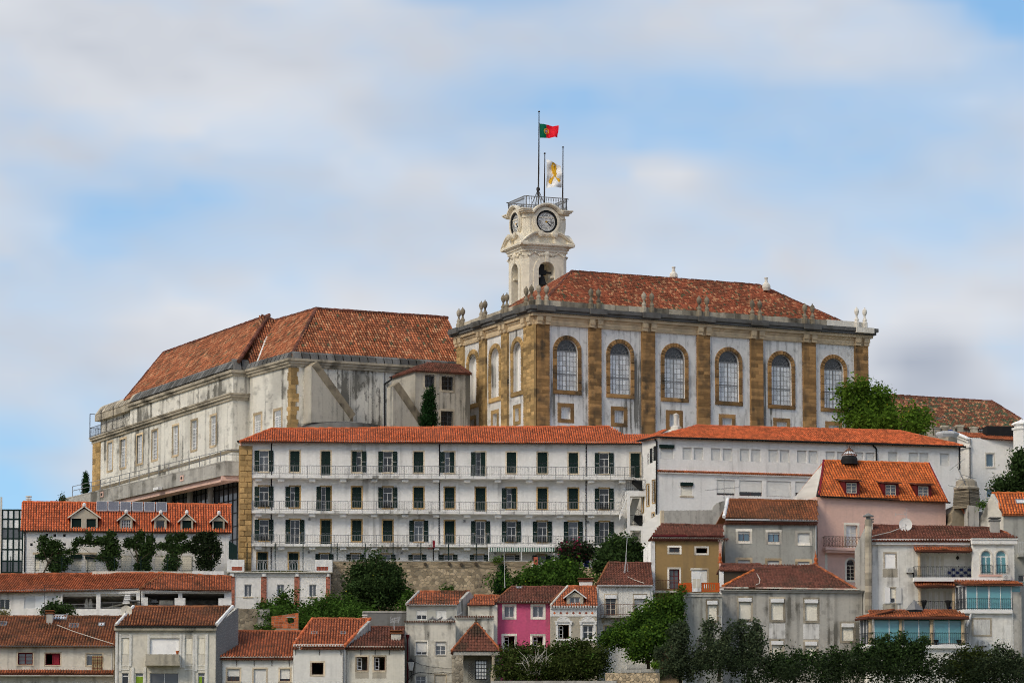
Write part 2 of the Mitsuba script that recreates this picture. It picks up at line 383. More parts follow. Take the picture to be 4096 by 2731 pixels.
def cyl_tiles(pl, poly, col, row, flat, jit=.012):
 """Vertices of half-round cover tiles (M x 10 x 3) laid on the plane inside poly (u, v)."""
 u0, v0, u1, v1 = poly.bounds
 nu, nv = max(1, int(round((u1 - u0) / col))), max(1, int(math.ceil((v1 - v0) / row)))
 cu = (u1 - u0) / nu
 U, V = np.meshgrid(u0 + (np.arange(nu) + .5) * cu, v0 + np.arange(nv) * row, indexing='ij')
 U, V = U.ravel(), V.ravel()
 import shapely
 ok = shapely.contains_xy(poly.buffer(.03), U, V + row * .45)
 U, V = U[ok], V[ok]
 M = len(U)
 if not M:
  return np.zeros((0, 10, 3)), 0
 a = np.linspace(math.pi, 0, 5)
 ja, jb, jn = [rng.uniform(-jit, jit, M) for _ in range(3)]
 L = np.minimum(row + .05, v1 - V + .02)
 rl, ru, h = cu * .37, cu * .29, (.5 if flat else 1.15)
 x = np.concatenate([np.cos(a) * rl, np.cos(a) * ru])[None] + U[:, None] + ja[:, None] + np.r_[np.zeros(5), np.ones(5)][None] * jb[:, None] * .6
 y = V[:, None] + np.r_[np.full(5, -.05), np.zeros(5)][None] + np.r_[np.zeros(5), np.ones(5)][None] * L[:, None] + jb[:, None] * .8
 n = np.concatenate([.055 + np.sin(a) * rl * h, .01 + np.sin(a) * ru * h])[None] + jn[:, None] * .7
 n = n + (.10 * (meshkit.noise(np.stack([U * .4, V * .5, U * 0 + abs(pl.o[0])], -1)) - .5))[:, None]
 return pl.W(x, y, n), M
TF = np.array([f for k in range(4) for f in ((k, k + 1, k + 6), (k, k + 6, k + 5))] + [(0, 4, 1), (1, 4, 3), (1, 3, 2)])[:, ::-1]
def tiled(key, pl, poly, pal, k=.3, col=.22, row=.40, flat=False, base=True, single=0, name='roof', num=True):
 """Tile cover on a roof plane: a bed slab, and every cover tile as geometry (the largest as parts, the rest joined)."""
 rk = numbered(key + '__' + name) if num else key + '__' + name
 if base:
  bed = MB()
  bed.prism(pl, poly, -.10, .0, .1)
  put(rk, bed, 'tile', 'dark', min(1, k + .2), num=False)  # bed coloured darker than its tiles, painting shadow into the troughs between covers
 v, M = cyl_tiles(pl, poly, col, row, flat)
 if not M:
  return rk
 r = rng.random(M)
 order = np.argsort(((v[:, 0] - EYE) ** 2).sum(-1)) if single else np.arange(M)
 for i in order[:single]:
  put(rk + '__tile', MB().add(v[i], TF, r[i]), 'tile', pal, k)
 rest = order[single:]
 if len(rest):
  m = MB()
  m.add(v[rest].reshape(-1, 3), (TF[None] + (np.arange(len(rest)) * 10)[:, None, None]).reshape(-1, 3), np.repeat(r[rest], 10))
  put(rk + '__tile', m, 'tile', pal, k, kind='stuff')
 return rk
def ridge(key, pts, pal='new', k=.3, r=.13, mat='tile', name='ridge_tiles', L=.42):
 m = MB()
 for p0, p1 in zip(pts[:-1], pts[1:]):
  p0, p1 = np.asarray(p0, float), np.asarray(p1, float)
  n = max(1, int(np.linalg.norm(p1 - p0) / L))
  for i in range(n):
   a, b = p0 + (p1 - p0) * i / n, p0 + (p1 - p0) * (i + 1.1) / n
   j = [0, 0, rnd.uniform(-.03, .02)]
   m.tube(a + j, b + j, r * 1.08, r * .9, 8, rnd.random())
 return put(key + '__' + name, m, mat, pal, k)
def slope(key, pl, c, eave, pts, pitch, pal, k=.3, out=.45, col=.22, row=.40, flat=False, single=0, back=True, rid=True, ridpal=None, name='roof', dz=0, ridr=.13, px=None):
 """One visible roof slope. eave: a photograph point on the eave line, which lies `out` in front of the wall plane pl; pts: the outline's photograph points
 (met with the slope's plane). Behind the ridge the mirrored slope closes the roof."""
 wp = pl.off(out)
 u, v = wp.q(c, *eave)
 rp = Pl(wp.W(u, v + dz), pl.ang, pitch)
 q = [rp.q(*(p if len(p) == 3 else (c, *p))) for p in pts]
 poly = Polygon(q)
 rk = tiled(key, rp, poly, pal, k, col, row, flat, single=single, name=name)
 top = max(y for x, y in q)
 if back:
  run = top * math.cos(math.radians(pitch))
  far = Pl(rp.W(0, top) + rp.i * run - np.array([0, 0, top * math.sin(math.radians(pitch))]), pl.ang + 180, pitch)
  bp = Polygon([(-x, y) for x, y in q])
  put(rk + '__back_slope', MB().prism(far, bp.buffer(-.02, join_style=2), -.10, .0, .3), 'tile', pal, k)
 hi = sorted([p for p in q if p[1] > top - .35 * max(.5, top)])
 if rid and len(hi) >= 2:
  ridge(key, [rp.W(*hi[0], .02), rp.W(*hi[-1], .02)], ridpal or pal, k, r=ridr)
 return rp, q
def gable_body(m, pl, u, vz, run, zr, zb):
 """A gable triangle wall at position u."""
 P = lambda d, z: pl.W(u, z, -d)
 m.add([P(0, vz), P(run, zr), P(2 * run, vz)], [[0, 1, 2], [0, 2, 1]])
def gutter(b, pl, u0, v0, u1, v1, out=.5, r=.07, pal='black', name='gutter'):
 return b.put(name, MB().tube(pl.W(u0, v0, out), pl.W(u1, v1, out), r, sides=7), 'paint', pal, .3)
def pipe(b, pl, c, pts, r=.055, n=.1, pal='black', name='downpipe'):
 P = [pl.W(*pl.q(c, *p), n) for p in pts]
 return b.put(name, MB().path(P, r, 6), 'paint', pal, .2)
def railing(pl, u0, u1, v0, v1, n, step=.19, w=.022, m=None, slope_=0.):
 m = m or MB()
 N = max(2, int(abs(u1 - u0) / step))
 for i in range(N + 1):
  u = u0 + (u1 - u0) * i / N
  dv = slope_ * (i / N)
  m.box(pl, u - w / 2, u + w / 2, v0 + dv, v1 + dv, n - w / 2, n + w / 2)
 t = .045
 for v in (v1, v0 + .1):
  m.hexa(pl.W([u0, u1, u1, u0] * 2, [v, v + slope_, v + slope_ + t, v + t] * 2, [n - t / 2] * 4 + [n + t / 2] * 4))
 return m
def side_rail(pl, u, v0, v1, n0, n1, step=.19, w=.022, m=None):
 m = m or MB()
 for n in np.arange(n0, n1, step):
  m.box(pl, u - w / 2, u + w / 2, v0, v1, n - w / 2, n + w / 2)
 m.box(pl, u - .02, u + .02, v1, v1 + .045, n0, n1)
 return m
# foliage: leaf faces gathered in clumps through the crown's volume
def ell(c, x, y, rx, ry, D, depth=None):
 s = at(c, x, y, D)
 k = CROP[c][2] * D / FOC
 return s, np.array([rx * k, (depth if depth else (rx + ry) / 2) * k, ry * k])
def leaves(blobs, n, size, clump=.35, per=26, shell=.55, droop=0., aspect=.55, up=0.):
 """n leaves of about `size` metres."""
 wts = np.array([np.prod(r) ** (2 / 3) for _, r in blobs])
 V, R = [], []
 nc = max(1, n // per)
 which = rng.choice(len(blobs), nc, p=wts / wts.sum())
 for b in range(len(blobs)):
  m = int((which == b).sum())
  if not m:
   continue
  c, r = blobs[b]
  d = rng.normal(size=(m, 3))
  d /= np.linalg.norm(d, axis=1, keepdims=True)
  rad = shell + (1 - shell) * rng.random(m) ** .6
  rad *= 1 + .16 * rng.normal(size=m)
  cc = c + d * r * rad[:, None]
  tone = np.clip(rng.normal(.5, .2, m), 0, 1)
  p = np.repeat(cc, per, 0) + rng.normal(size=(m * per, 3)) * clump
  V.append(p)
  R.append(np.clip(np.repeat(tone, per) + rng.normal(0, .16, m * per), 0, 1))
 p, t = np.vstack(V), np.concatenate(R)
 M = len(p)
 a = rng.normal(size=(M, 3))
 a[:, 2] = a[:, 2] * .7 - droop + up
 a /= np.linalg.norm(a, axis=1, keepdims=True)
 b = np.cross(a, rng.normal(size=(M, 3)))
 b /= np.linalg.norm(b, axis=1, keepdims=True) + 1e-9
 s = size * rng.uniform(.6, 1.3, M)[:, None]
 q = np.stack([p - a * s * .5, p + b * s * aspect * .5, p + a * s * .5, p - b * s * aspect * .5], 1).reshape(-1, 3)
 i = np.arange(M)[:, None] * 4
 f = np.vstack([i + [0, 1, 2], i + [0, 2, 3]])
 return q, f, np.repeat(t, 4)
def limbs(base, blobs, r=.16, n=9, m=None):
 m = m or MB()
 top = np.mean([c for c, _ in blobs], 0)
 mid = base + (top - base) * .55
 m.tube(base - [0, 0, .3], base + (mid - base) * .5 + [.1, 0, 0], r, r * .8, 7)
 m.tube(base + (mid - base) * .5 + [.1, 0, 0], mid, r * .8, r * .62, 7)
 for j in range(n):
  c, rr = blobs[rng.integers(len(blobs))]
  e = c + rng.normal(size=3) * rr * .45
  st = base + (mid - base) * rng.uniform(.6, 1)
  k = st + (e - st) * .55 + rng.normal(size=3) * .2
  m.tube(st, k, r * .45, r * .3, 5)
  m.tube(k, e, r * .3, r * .08, 5)
 return m
def plant(name, label, cat, blobs, n, size, pal, base=None, trunk=.14, group=None, clump=.35, per=26, shell=.5, kind=None, extra=(), part='crown', **kw):
 if kind:
  key = numbered(name)
  labels[key] = {'label': label, 'kind': kind}
  q, f, r = leaves(blobs, n, size, clump, per, shell, **kw)
  return put(key, MB().add(q, f, r), 'leaf', pal, num=False)
 key = thing(name, label, cat, group)
 q, f, r = leaves(blobs, n, size, clump, per, shell, **kw)
 put(key + '__' + part, MB().add(q, f, r), 'leaf', pal)
 for (nm, pl_, nn, sz, pt) in extra:
  q, f, r = leaves(blobs, nn, sz, clump, pt, .85, **kw)
  put(key + '__' + nm, MB().add(q, f, r), 'leaf', pl_)
 if base is not None:
  put(key + '__trunk', limbs(base, blobs, trunk), 'paint', 'bark', .2)
 return key
def stones(pl, poly, size, proud=(.02, .09), seed=1, gap=.02):
 """Rubble: irregular stones (polygons of a jittered lattice) with recessed joints; returns [(area, poly, n)]."""
 from scipy.spatial import Voronoi
 g = np.random.default_rng(seed)
 u0, v0, u1, v1 = poly.bounds
 sx, sy = size
 nx, ny = int((u1 - u0) / sx) + 4, int((v1 - v0) / sy) + 4
 X, Y = np.meshgrid(np.arange(nx) - 1.5, np.arange(ny) - 1.5, indexing='ij')
 X = X + .5 * (np.arange(ny) % 2)[None] + g.uniform(-.36, .36, X.shape)
 Y = Y + g.uniform(-.3, .3, Y.shape)
 pts = np.c_[u0 + X.ravel() * sx, v0 + Y.ravel() * sy]
 vo = Voronoi(pts)
 out = []
 for i, ri in enumerate(vo.point_region):
  reg = vo.regions[ri]
  if not reg or -1 in reg:
   continue
  q = Polygon(vo.vertices[reg]).intersection(poly).buffer(-gap, join_style=2)
  if q.geom_type != 'Polygon' or q.area < .15 * sx * sy:
   continue
  out.append((q, g.uniform(*proud), g.random()))
 return out
def put_stones(key, pl, items, mat, pal, k, limit=300, name='stone'):
 items = sorted(items, key=lambda t: -t[0].area)
 def one(q, n, m, r):
  co = np.array(q.exterior.coords)[:-1]
  if q.exterior.is_ccw is False:
   co = co[::-1]
  ce = co.mean(0)
  inn = ce + (co - ce) * .86
  N = len(co)
  v = np.vstack([pl.W(co[:, 0], co[:, 1], np.full(N, .0)), pl.W(co[:, 0], co[:, 1], np.full(N, n * .6)), pl.W(inn[:, 0], inn[:, 1], np.full(N, n))])
  i = np.arange(N)
  j = (i + 1) % N
  f = [np.c_[i, j, j + N], np.c_[i, j + N, i + N], np.c_[i + N, j + N, j + 2 * N], np.c_[i + N, j + 2 * N, i + 2 * N]] + [np.array([[2 * N, 2 * N + t, 2 * N + t + 1] for t in range(1, N - 1)])]
  m.add(v, np.vstack(f), r)
 for q, n, r in items[:limit]:
  m = MB()
  one(q, n, m, r)
  put(key + '__' + name, m, mat, pal, k)
 if len(items) > limit:
  m = MB()
  for q, n, r in items[limit:]:
   one(q, n, m, r)
  put(key + '__' + name, m, mat, pal, k, kind='stuff')
def courses(u0, u1, v0, v1, h, lens, proud=(.02, .05), gap=.012, seed=3):
 """Ashlar courses: rectangles with joints."""
 g = np.random.default_rng(seed)
 out = []
 nv = max(1, int(round((v1 - v0) / h)))
 hh = (v1 - v0) / nv
 for j in range(nv):
  W = u1 - u0
  n = max(1, int(round(W / g.uniform(*lens))))
  cuts = np.linspace(0, 1, n + 1)
  if n > 1:
   cuts[1:-1] += g.uniform(-.18, .18, n - 1) / n * 1.5
  for a, b in zip(cuts[:-1], cuts[1:]):
   out.append((sbox(u0 + a * W + gap, v0 + j * hh + gap, u0 + b * W - gap, v0 + (j + 1) * hh - gap), g.uniform(*proud), g.random()))
 return out
# ------------------------------------------------------------------ the ground and the hill
def hill_z(x, y):
 z = np.interp(y, [-500, 240, 300, 352, 362, 368, 374, 382, 392, 402, 409, 414, 422, 440, 520, 700], [0, 0, 14, 33.8, 36.2, 37, 37.6, 39, 41.5, 45, 48, 50, 53, 54, 54, 0])
 return z * np.interp(np.abs(x), [0, 75, 240], [1, 1, .15])
gx, gy = np.linspace(-330, 330, 221), np.concatenate([np.linspace(200, 350, 25), np.linspace(352, 440, 89), np.linspace(445, 720, 56)])
GX, GY = np.meshgrid(gx, gy, indexing='ij')
GZ = hill_z(GX, GY) + 1.1 * (meshkit.fbm(np.stack([GX * .12, GY * .12, GX * 0], -1), 4) - .5) - .6
gi = np.arange(len(gx) - 1)[:, None] * len(gy) + np.arange(len(gy) - 1)[None]
gi = gi.ravel()
ny_ = len(gy)
scene['hillside'] = mikit.ply((np.c_[GX.ravel(), GY.ravel(), GZ.ravel()], np.vstack([np.c_[gi, gi + ny_, gi + ny_ + 1], np.c_[gi, gi + ny_ + 1, gi + 1]])), 'earth', smooth=True)
labels['hillside'] = {'label': 'steep earth and scrub hillside that carries the terraces and houses', 'kind': 'structure'}
scene['ground'] = mikit.ply((np.array([[-6000, -3000, -.4], [6000, -3000, -.4], [6000, 8000, -.4], [-6000, 8000, -.4]], float), np.array([[0, 1, 2], [0, 2, 3]])), 'earth')
labels['ground'] = {'label': 'flat ground reaching to the horizon around the foot of the hill', 'kind': 'structure'}
# ------------------------------------------------------------------ the old library: six tall arched bays to the front, three to the side
AF, AS = 25.0, -65.0
LF = fac('K', 806, 1200, 440.0, AF)           # front plane (panels), origin at the corner
LS = Pl(LF.o, AS)                              # side plane, u negative away from the corner
lib = Bld('library_building', 'large library with brown stone pilasters, tall arched windows and stone urns', 'building', LF, 'libgrey', .95)
zq = lambda c, x, y, p=LF: p.q(c, x, y)[1]
z_par, z_cor, z_cb, z_fr = zq('K', 806, 332), zq('K', 806, 392), zq('K', 806, 458), zq('K', 806, 562)
z_base = 52.0
uR = LF.q('L', 2172, 900)[0]
uL = LS.q('K', 118, 1000)[0]
front_pil = [(LF.q(c, a, 900)[0], LF.q(c2, b, 900)[0]) for c, a, c2, b in [('K', 812, 'K', 930), ('K', 1283, 'K', 1395), ('K', 1757, 'L', 262), ('L', 640, 'L', 755), ('L', 1117, 'L', 1230), ('L', 1588, 'L', 1702), ('L', 2052, 'L', 2172)]]
side_pil = [(LS.q('K', a, 900)[0], LS.q('K', b, 900)[0]) for a, b in [(120, 178), (322, 378), (520, 573), (720, 800)]]
def arch_band(pl, u0, v0, u1, v1, w, n, thick, nv=13):
 """The stone surround of an arched window, block by block."""
 out = []
 m, r = (u0 + u1) / 2, (u1 - u0) / 2
 vs = v1 - r
 g = np.random.default_rng(int(abs(u0) * 100) + 5)
 nj = max(2, int(round((vs - v0) / .85)))
 for a, b in ((u0 - w, u0), (u1, u1 + w)):
  for j in range(nj):
   out.append((sbox(a + .01, v0 + j * (vs - v0) / nj + .01, b - .01, v0 + (j + 1) * (vs - v0) / nj - .01), thick + g.uniform(0, .03), g.random()))
 t = np.linspace(0, math.pi, nv + 1)
 for a, b in zip(t[:-1], t[1:]):
  a2, b2 = a + .01, b - .01
  out.append((Polygon([(m + r * math.cos(a2), vs + r * math.sin(a2)), (m + (r + w) * math.cos(a2), vs + (r + w) * math.sin(a2)), (m + (r + w) * math.cos(b2), vs + (r + w) * math.sin(b2)), (m + r * math.cos(b2), vs + r * math.sin(b2))]), thick + g.uniform(0, .03), g.random()))
 out.append((sbox(u0 - w, v0 - w * .95, u1 + w, v0 - .01), thick + .04, g.random()))
 return out
FW = [('K', 1000, 690, 1188, 1146), ('K', 1477, 724, 1660, 1180), ('L', 352, 758, 534, 1213), ('L', 838, 793, 1018, 1245), ('L', 1310, 827, 1490, 1277), ('L', 1782, 860, 1957, 1305)]
SM = [('K', 1040, 1295, 1122, 1400), ('K', 1518, 1325, 1602, 1436), ('L', 398, 1358, 486, 1472), ('L', 872, 1393, 958, 1508), ('L', 1358, 1428, 1448, 1545), ('L', 1824, 1458, 1914, 1575)]
for i, (c, x0, y0, x1, y1) in enumerate(FW):
 u0, v0, u1, v1 = LF.rect(c, x0, y0, x1, y1)
 lib.op.append(arch_poly(u0, v0, u1, v1))
 key = numbered(lib.key + '__window')
 r = (u1 - u0) / 2
 n0, m = -.28, MB()
 poly = arch_poly(u0, v0, u1, v1)
 m.prism(LF, ring(poly, poly.buffer(-.07, join_style=2)), n0, n0 + .1)
 vs = v1 - r
 m.box(LF, u0 + .07, u1 - .07, vs - .06, vs + .05, n0, n0 + .12)
 cx = (u0 + u1) / 2
 m.box(LF, cx - .05, cx + .05, v0, vs, n0, n0 + .11)
 m.box(LF, u0, u1, v0 + .42 * (vs - v0) - .05, v0 + .42 * (vs - v0) + .05, n0, n0 + .115)
 us, vv = np.linspace(u0, u1, 7), np.linspace(v0, vs, 9)
 for u in us[1:-1]:
  if abs(u - cx) > .1:
   m.box(LF, u - .018, u + .018, v0, vs, n0 + .01, n0 + .09)
 for v in vv[1:-1]:
  m.box(LF, u0, u1, v - .018, v + .018, n0 + .01, n0 + .085)
 for t in np.linspace(0, math.pi, 8)[1:-1]:
  a, b = (cx + .32 * r * math.cos(t), vs + .32 * r * math.sin(t)), (cx + .95 * r * math.cos(t), vs + .95 * r * math.sin(t))
  m.tube(LF.W(*a, n0 + .06), LF.W(*b, n0 + .06), .025, sides=4)
 for q in (.32, .64):
  tt = np.linspace(0, math.pi, 10)
  m.path([LF.W(cx + q * r * math.cos(t), vs + q * r * math.sin(t), n0 + .06) for t in tt], .025, 4)
 put(key, m, 'paint', 'grey', .2, num=False)
 for a in range(6):
  for b in range(8):
   put(key + '__pane', MB().box(LF, us[a] + .004, us[a + 1] - .004, vv[b] + .004, vv[b + 1] - .004, n0 + .02, n0 + .035, rnd.random()), 'glass', 'frost')
 put(key + '__fanlight', MB().prism(LF, arch_poly(u0, vs, u1, v1), n0 + .02, n0 + .035), 'glass', 'dark')
 put_stones(key, LF, arch_band(LF, u0, v0, u1, v1, .42, 0, .16), 'stone', 'libsand', .75, name='surround_stone')
 u0, v0, u1, v1 = LF.rect(*SM[i])
 lib.winuv(u0, v0, u1, v1, sur=.4, surpal='libsand', surk=.8, rec=.3, nx=4, ny=2, fr='white', glass='pale', fw=.07, name='small_window')
# blind arches of the side
side_ops = []
for x0, y0, x1, y1 in [(232, 818, 290, 1262), (432, 765, 491, 1205), (630, 706, 690, 1152)]:
 u0, v0, u1, v1 = LS.rect('K', x0, y0, x1, y1)
 u0 -= .45
 side_ops.append(arch_poly(u0, v0, u1, v1))
 key = lib.put('blind_arch', MB().prism(LS, arch_poly(u0, v0, u1, v1).buffer(-.004), -.62, -.5), 'plaster', 'white', .35)
 put_stones(key, LS, arch_band(LS, u0, v0, u1, v1, .5, 0, .14), 'stone', 'sand', .35, name='surround_stone')
for x0, y0, x1, y1 in [(240, 1405, 266, 1530), (440, 1352, 468, 1480), (640, 1305, 664, 1420)]:
 u0, v0, u1, v1 = LS.rect('K', x0, y0, x1, y1)
 u0 -= .3
 side_ops.append(sbox(u0, v0, u1, v1))
 lib.winuv(u0, v0, u1, v1, sur=.4, surpal='sand', surk=.4, rec=.45, solid='blind', pl=LS, name='small_window', cut=False)
z_top = z_cb
m = MB()
m.prism(LF, sbox(0, z_base, uR, z_top).difference(unary_union(lib.op)), -.8, 0)
m.prism(LS, sbox(uL, z_base, -.82, z_top).difference(unary_union(side_ops)), -.8, 0)
dep = -uL
m.box(LF, uR - .6, uR, z_base, z_top, -dep, -.8)
m.box(LF, .8, uR - .6, z_base, z_top, -dep, -dep + .6)
m.box(LF, .82, uR - .6, z_top - 1.2, z_top - .9, -dep + .6, -.82)
lib.put('wall', m, 'plaster', 'libgrey', .95)
# pilasters of brown ashlar
for pl, pil, pal, sd in ((LF, front_pil, 'libsand', 10), (LS, side_pil, 'sand', 40)):
 for j, (a, b) in enumerate(pil):
  if pl is LS and j == 3:
   b = .26
  zt = z_fr + .1
  key = lib.put('pilaster', MB().box(pl, a, b, z_base, zt, .003, .22), 'stone', pal, .8)
  hq = .37
  zlow = 69.0
  put_stones(key, pl.off(.22), courses(a, b, zlow, zt, hq, (.7, 1.2) if pl is LF else (.6, 1.0), proud=(.015, .06), seed=sd + j), 'stone', pal, .75 if pl is LF else .45, limit=24)
# entablature: frieze with paired brackets, dark cornice, parapet
def band(pl, u0, u1, v0, v1, n, part, mat, pal, k, r=None):
 return lib.put(part, MB().box(pl, u0, u1, v0, v1, -.3, n, r), mat, pal, k)
m = MB()
for pl, a, b in ((LF, .005, uR), (LS, uL, 0.0)):
 m.box(pl, a, b, z_fr + .1, z_fr + .34, .004, .20, .5)
 m.box(pl, a, b, z_fr + .36, z_cb - .5, .004, .14, .75)
 m.box(pl, a, b, z_cb - .49, z_cb - .26, .004, .28, .6)
 m.box(pl, a - (.5 if pl is LF else 0), b + (.4 if pl is LF else 0), z_cb - .25, z_cb + .05, -.2, .55, .45)
lib.put('frieze', m, 'stone', 'sandpale', .35)
for pl, pil in ((LF, front_pil), (LS, side_pil)):
 for a, b in pil:
  w = (b - a) * .36
  for x in (a, b - w):
   m = MB()
   m.box(pl, x, x + w, z_fr + .12, z_cb - .30, .15, .46)
   m.box(pl, x - .03, x + w + .03, z_cb - .75, z_cb - .28, .15, .58)
   lib.put('bracket', m, 'stone', 'sandpale', .3)
for pl, a, b in ((LF, -.95, uR), (LS, uL - .6, 0.0)):
 segs = []
 m = MB()
 h = z_cor - z_cb
 for t0, t1, n in ((.32, .62, .75), (.62, 1., .95)):
  if pl is LS:
   m.box(pl, a, .9 if False else n * 0 + .0, z_cb - .25 + t0 * (h + .25), z_cb - .25 + t1 * (h + .25), -.3, n, .4)
  else:
   m.box(pl, -n, uR + n * .9 - .0, z_cb - .25 + t0 * (h + .25), z_cb - .25 + t1 * (h + .25), -.3, n, .4)
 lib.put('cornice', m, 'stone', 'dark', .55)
for pl, pil in ((LF, front_pil), (LS, side_pil)):
 for j, (a, b) in enumerate(pil):
  new = pl is LF and j == 6
  m = MB()
  e = .25 if not (pl is LS and j == 3) else .0
  m.box(pl, a - .25, b + e, z_cb + .22, z_cor + .02, .7, 1.1, .5)
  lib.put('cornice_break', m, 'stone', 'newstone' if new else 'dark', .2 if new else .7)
  for x in (a + (b - a) * .2, b - (b - a) * .2):
   key = numbered(lib.key + '__urn')
   c = pl.W(x, 0, .1)
   p = MB()
   w_ = .3
   p.lathe(c, [(w_, z_cor), (w_, z_par - .02), (.2, z_par + .04), (.2, z_par + .18), (.27, z_par + .2), (.13, z_par + .48), (.09, z_par + .58)], 8)
   hq = z_par + .58
   p.lathe(c, [(.09, hq), (.14, hq + .04), (.08, hq + .09), (.19, hq + .25), (.26, hq + .5), (.24, hq + .68), (.16, hq + .84), (.05, hq + .9), (.075, hq + .96), (.02, hq + 1.04)], 12)
   put(key, p, 'stone', 'newstone' if new else 'lichen' if rnd.random() < .4 else 'granite', .15 if new else .7, smooth=False, num=False)
m = MB()
ux = front_pil[5][1] + .3 * (front_pil[6][0] - front_pil[5][1])
g = np.random.default_rng(9)
for pl, a, b in ((LF, -.2, ux), (LS, uL, -.55)):
 L = np.linspace(a, b, int((b - a) / 1.5) + 1)
 for x0, x1 in zip(L[:-1], L[1:]):
  m.box(pl, x0 + .01, x1 - .01, z_cor, z_par + g.uniform(-.04, .03), -.35, .05 + g.uniform(0, .03), g.random())
lib.put('parapet', m, 'stone', 'granite', .9)
lib.put('parapet_new', MB().box(LF, ux + .02, uR, z_cor, z_par + .05, -.4, .08), 'stone', 'newstone', .2, label='pale renewed end of the parapet')
# roof: hips
rd = dep / 2 - .6
pr = LF.off(-rd - .6)
(ua, za), (ub, zb) = pr.q('K', 1135, 74), pr.q('L', 1200, 212)
zr, ze = (za + zb) / 2, z_cor - .1
pit = math.degrees(math.atan2(zr - ze, rd))
rp = Pl(LF.W(0, ze, -.6), AF, pit)
sl = rd / math.cos(math.radians(pit))
rk = tiled(lib.key, rp, Polygon([(.5, 0), (uR - .3, 0), (ub, sl), (ua, sl)]), 'lib', .45, .235, .42, single=0)
pl_l = Pl(LF.W(.6, ze, -(dep - .6)), AS, math.degrees(math.atan2(zr - ze, ua - .6)))
sl2 = math.hypot(zr - ze, ua - .6)
tiled(lib.key, pl_l, Polygon([(0, 0), (2 * rd, 0), (rd, sl2)]), 'lib', .5, .235, .42)
bk = Pl(LF.W(uR, ze, -.6 - 2 * rd), AF + 180, pit)
lib.put('back_roof', MB().prism(bk, Polygon([(0, 0), (uR - .5, 0), (uR - ua, sl), (uR - ub, sl)]), -.1, 0), 'tile', 'lib', .5)
rt = Pl(LF.W(uR - .3, ze, -.6), AF + 90, math.degrees(math.atan2(zr - ze, uR - .3 - ub)))
lib.put('end_roof', MB().prism(rt, Polygon([(0, 0), (2 * rd, 0), (rd, math.hypot(zr - ze, uR - .3 - ub))]), -.1, 0), 'tile', 'lib', .5)
A_, B_ = LF.W(ua, zr + .03, -.6 - rd), LF.W(ub, zr + .03, -.6 - rd)
ridge(lib.key, [LF.W(.6, ze + .05, -.6), A_, B_, LF.W(uR - .3, ze + .05, -.6)], 'dark', .6, r=.15)
for c, x, y in (('L', 436, 140), ('L', 1266, 236)):
 p = at(c, x, y, (A_[1] + B_[1]) / 2 + 3)
 lib.put('ridge_finial', MB().lathe(p - [0, 0, .2], [(.3, 0), (.35, .1), (.45, .35), (.4, .65), (.18, .9), (.14, 1.25), (.2, 1.3), (.2, 1.4)], 10), 'stone', 'newstone', .3)
# ------------------------------------------------------------------ the long old college on the left
CF = fac('J', 432, 900, 452.0, AF)
CS = Pl(CF.o, -61.0)
col = Bld('college_building', 'huge weathered cream college with long patched tile roofs stretching left of the library', 'building', CF, 'coll', .8)
zc_t, zc_b = CF.q('J', 432, 612)[1], CF.q('J', 432, 690)[1]     # top of the cornice, its foot
zb_c = 52.0
uS = CS.q('I', 1465, 1000)[0]                                   # inner corner with the projecting block
for x0, y0, x1, y1 in [(48, 1200, 116, 1420), (257, 1155, 328, 1360)]:
 col.win('J', x0, y0, x1, y1, pl=CS, nx=2, ny=6, tr=.3, rec=.06, sur=.28, surpal='sandpale', glass='old', fw=.08, name='side_window', cut=False, cell=.5)
col.win('J', 985, 1165, 1050, 1290, nx=2, ny=4, rec=.2, sur=.28, surpal='sandpale', glass='old')
m = MB()
sops = [sbox(*CS.rect('J', 48, 1200, 116, 1420)), sbox(*CS.rect('J', 257, 1155, 328, 1360))]
uE = CF.q('J', 2330, 900)[0]
col.put('front_wall', MB().prism(CF, sbox(.5, zb_c, uE, zc_b).difference(unary_union(col.op)), -.5, 0), 'plaster', 'coll', 2.3)
m.prism(CS, sbox(uS, zb_c, -.0, zc_b).difference(unary_union(sops)), -.5, 0)
m.box(CF, uE - .5, uE, zb_c, zc_b, -14, -.5)
m.box(CF, .5, uE - .5, zb_c, zc_b, -14, -13.5)
m.box(CF, .52, uE - .5, zc_b - .6, zc_b - .3, -13.5, -.5)
m.box(CS, uS, uS + .5, zb_c, zc_b, -14, -.5)
col.put('wall', m, 'plaster', 'coll', 1.15)
m = MB()
for pl, a, b in ((CF, 0, uE), (CS, uS, 0)):
 for t0, t1, n in ((0, .35, .25), (.35, .7, .42), (.7, 1, .6)):
  m.box(pl, a - (n if pl is CF else 0), b, zc_b + t0 * (zc_t - zc_b), zc_b + t1 * (zc_t - zc_b), -.4, n, .5)
col.put('cornice', m, 'stone', 'granite', .75)
# merlon blocks along the eave, each its own stone
zm = CF.q('J', 432, 530)[1]
for i in range(22):
 x0 = .15 + i * (uE - .2) / 22
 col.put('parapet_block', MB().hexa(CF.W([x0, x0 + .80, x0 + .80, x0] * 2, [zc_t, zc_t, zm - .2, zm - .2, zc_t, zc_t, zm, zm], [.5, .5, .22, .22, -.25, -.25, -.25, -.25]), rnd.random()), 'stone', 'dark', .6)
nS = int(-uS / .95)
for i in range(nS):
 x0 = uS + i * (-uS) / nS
 col.put('parapet_block', MB().hexa(CS.W([x0, x0 + .80, x0 + .80, x0] * 2, [zc_t, zc_t, zm - .2, zm - .2, zc_t, zc_t, zm, zm], [.5, .5, .22, .22, -.25, -.25, -.25, -.25]), rnd.random()), 'stone', 'dark', .6)
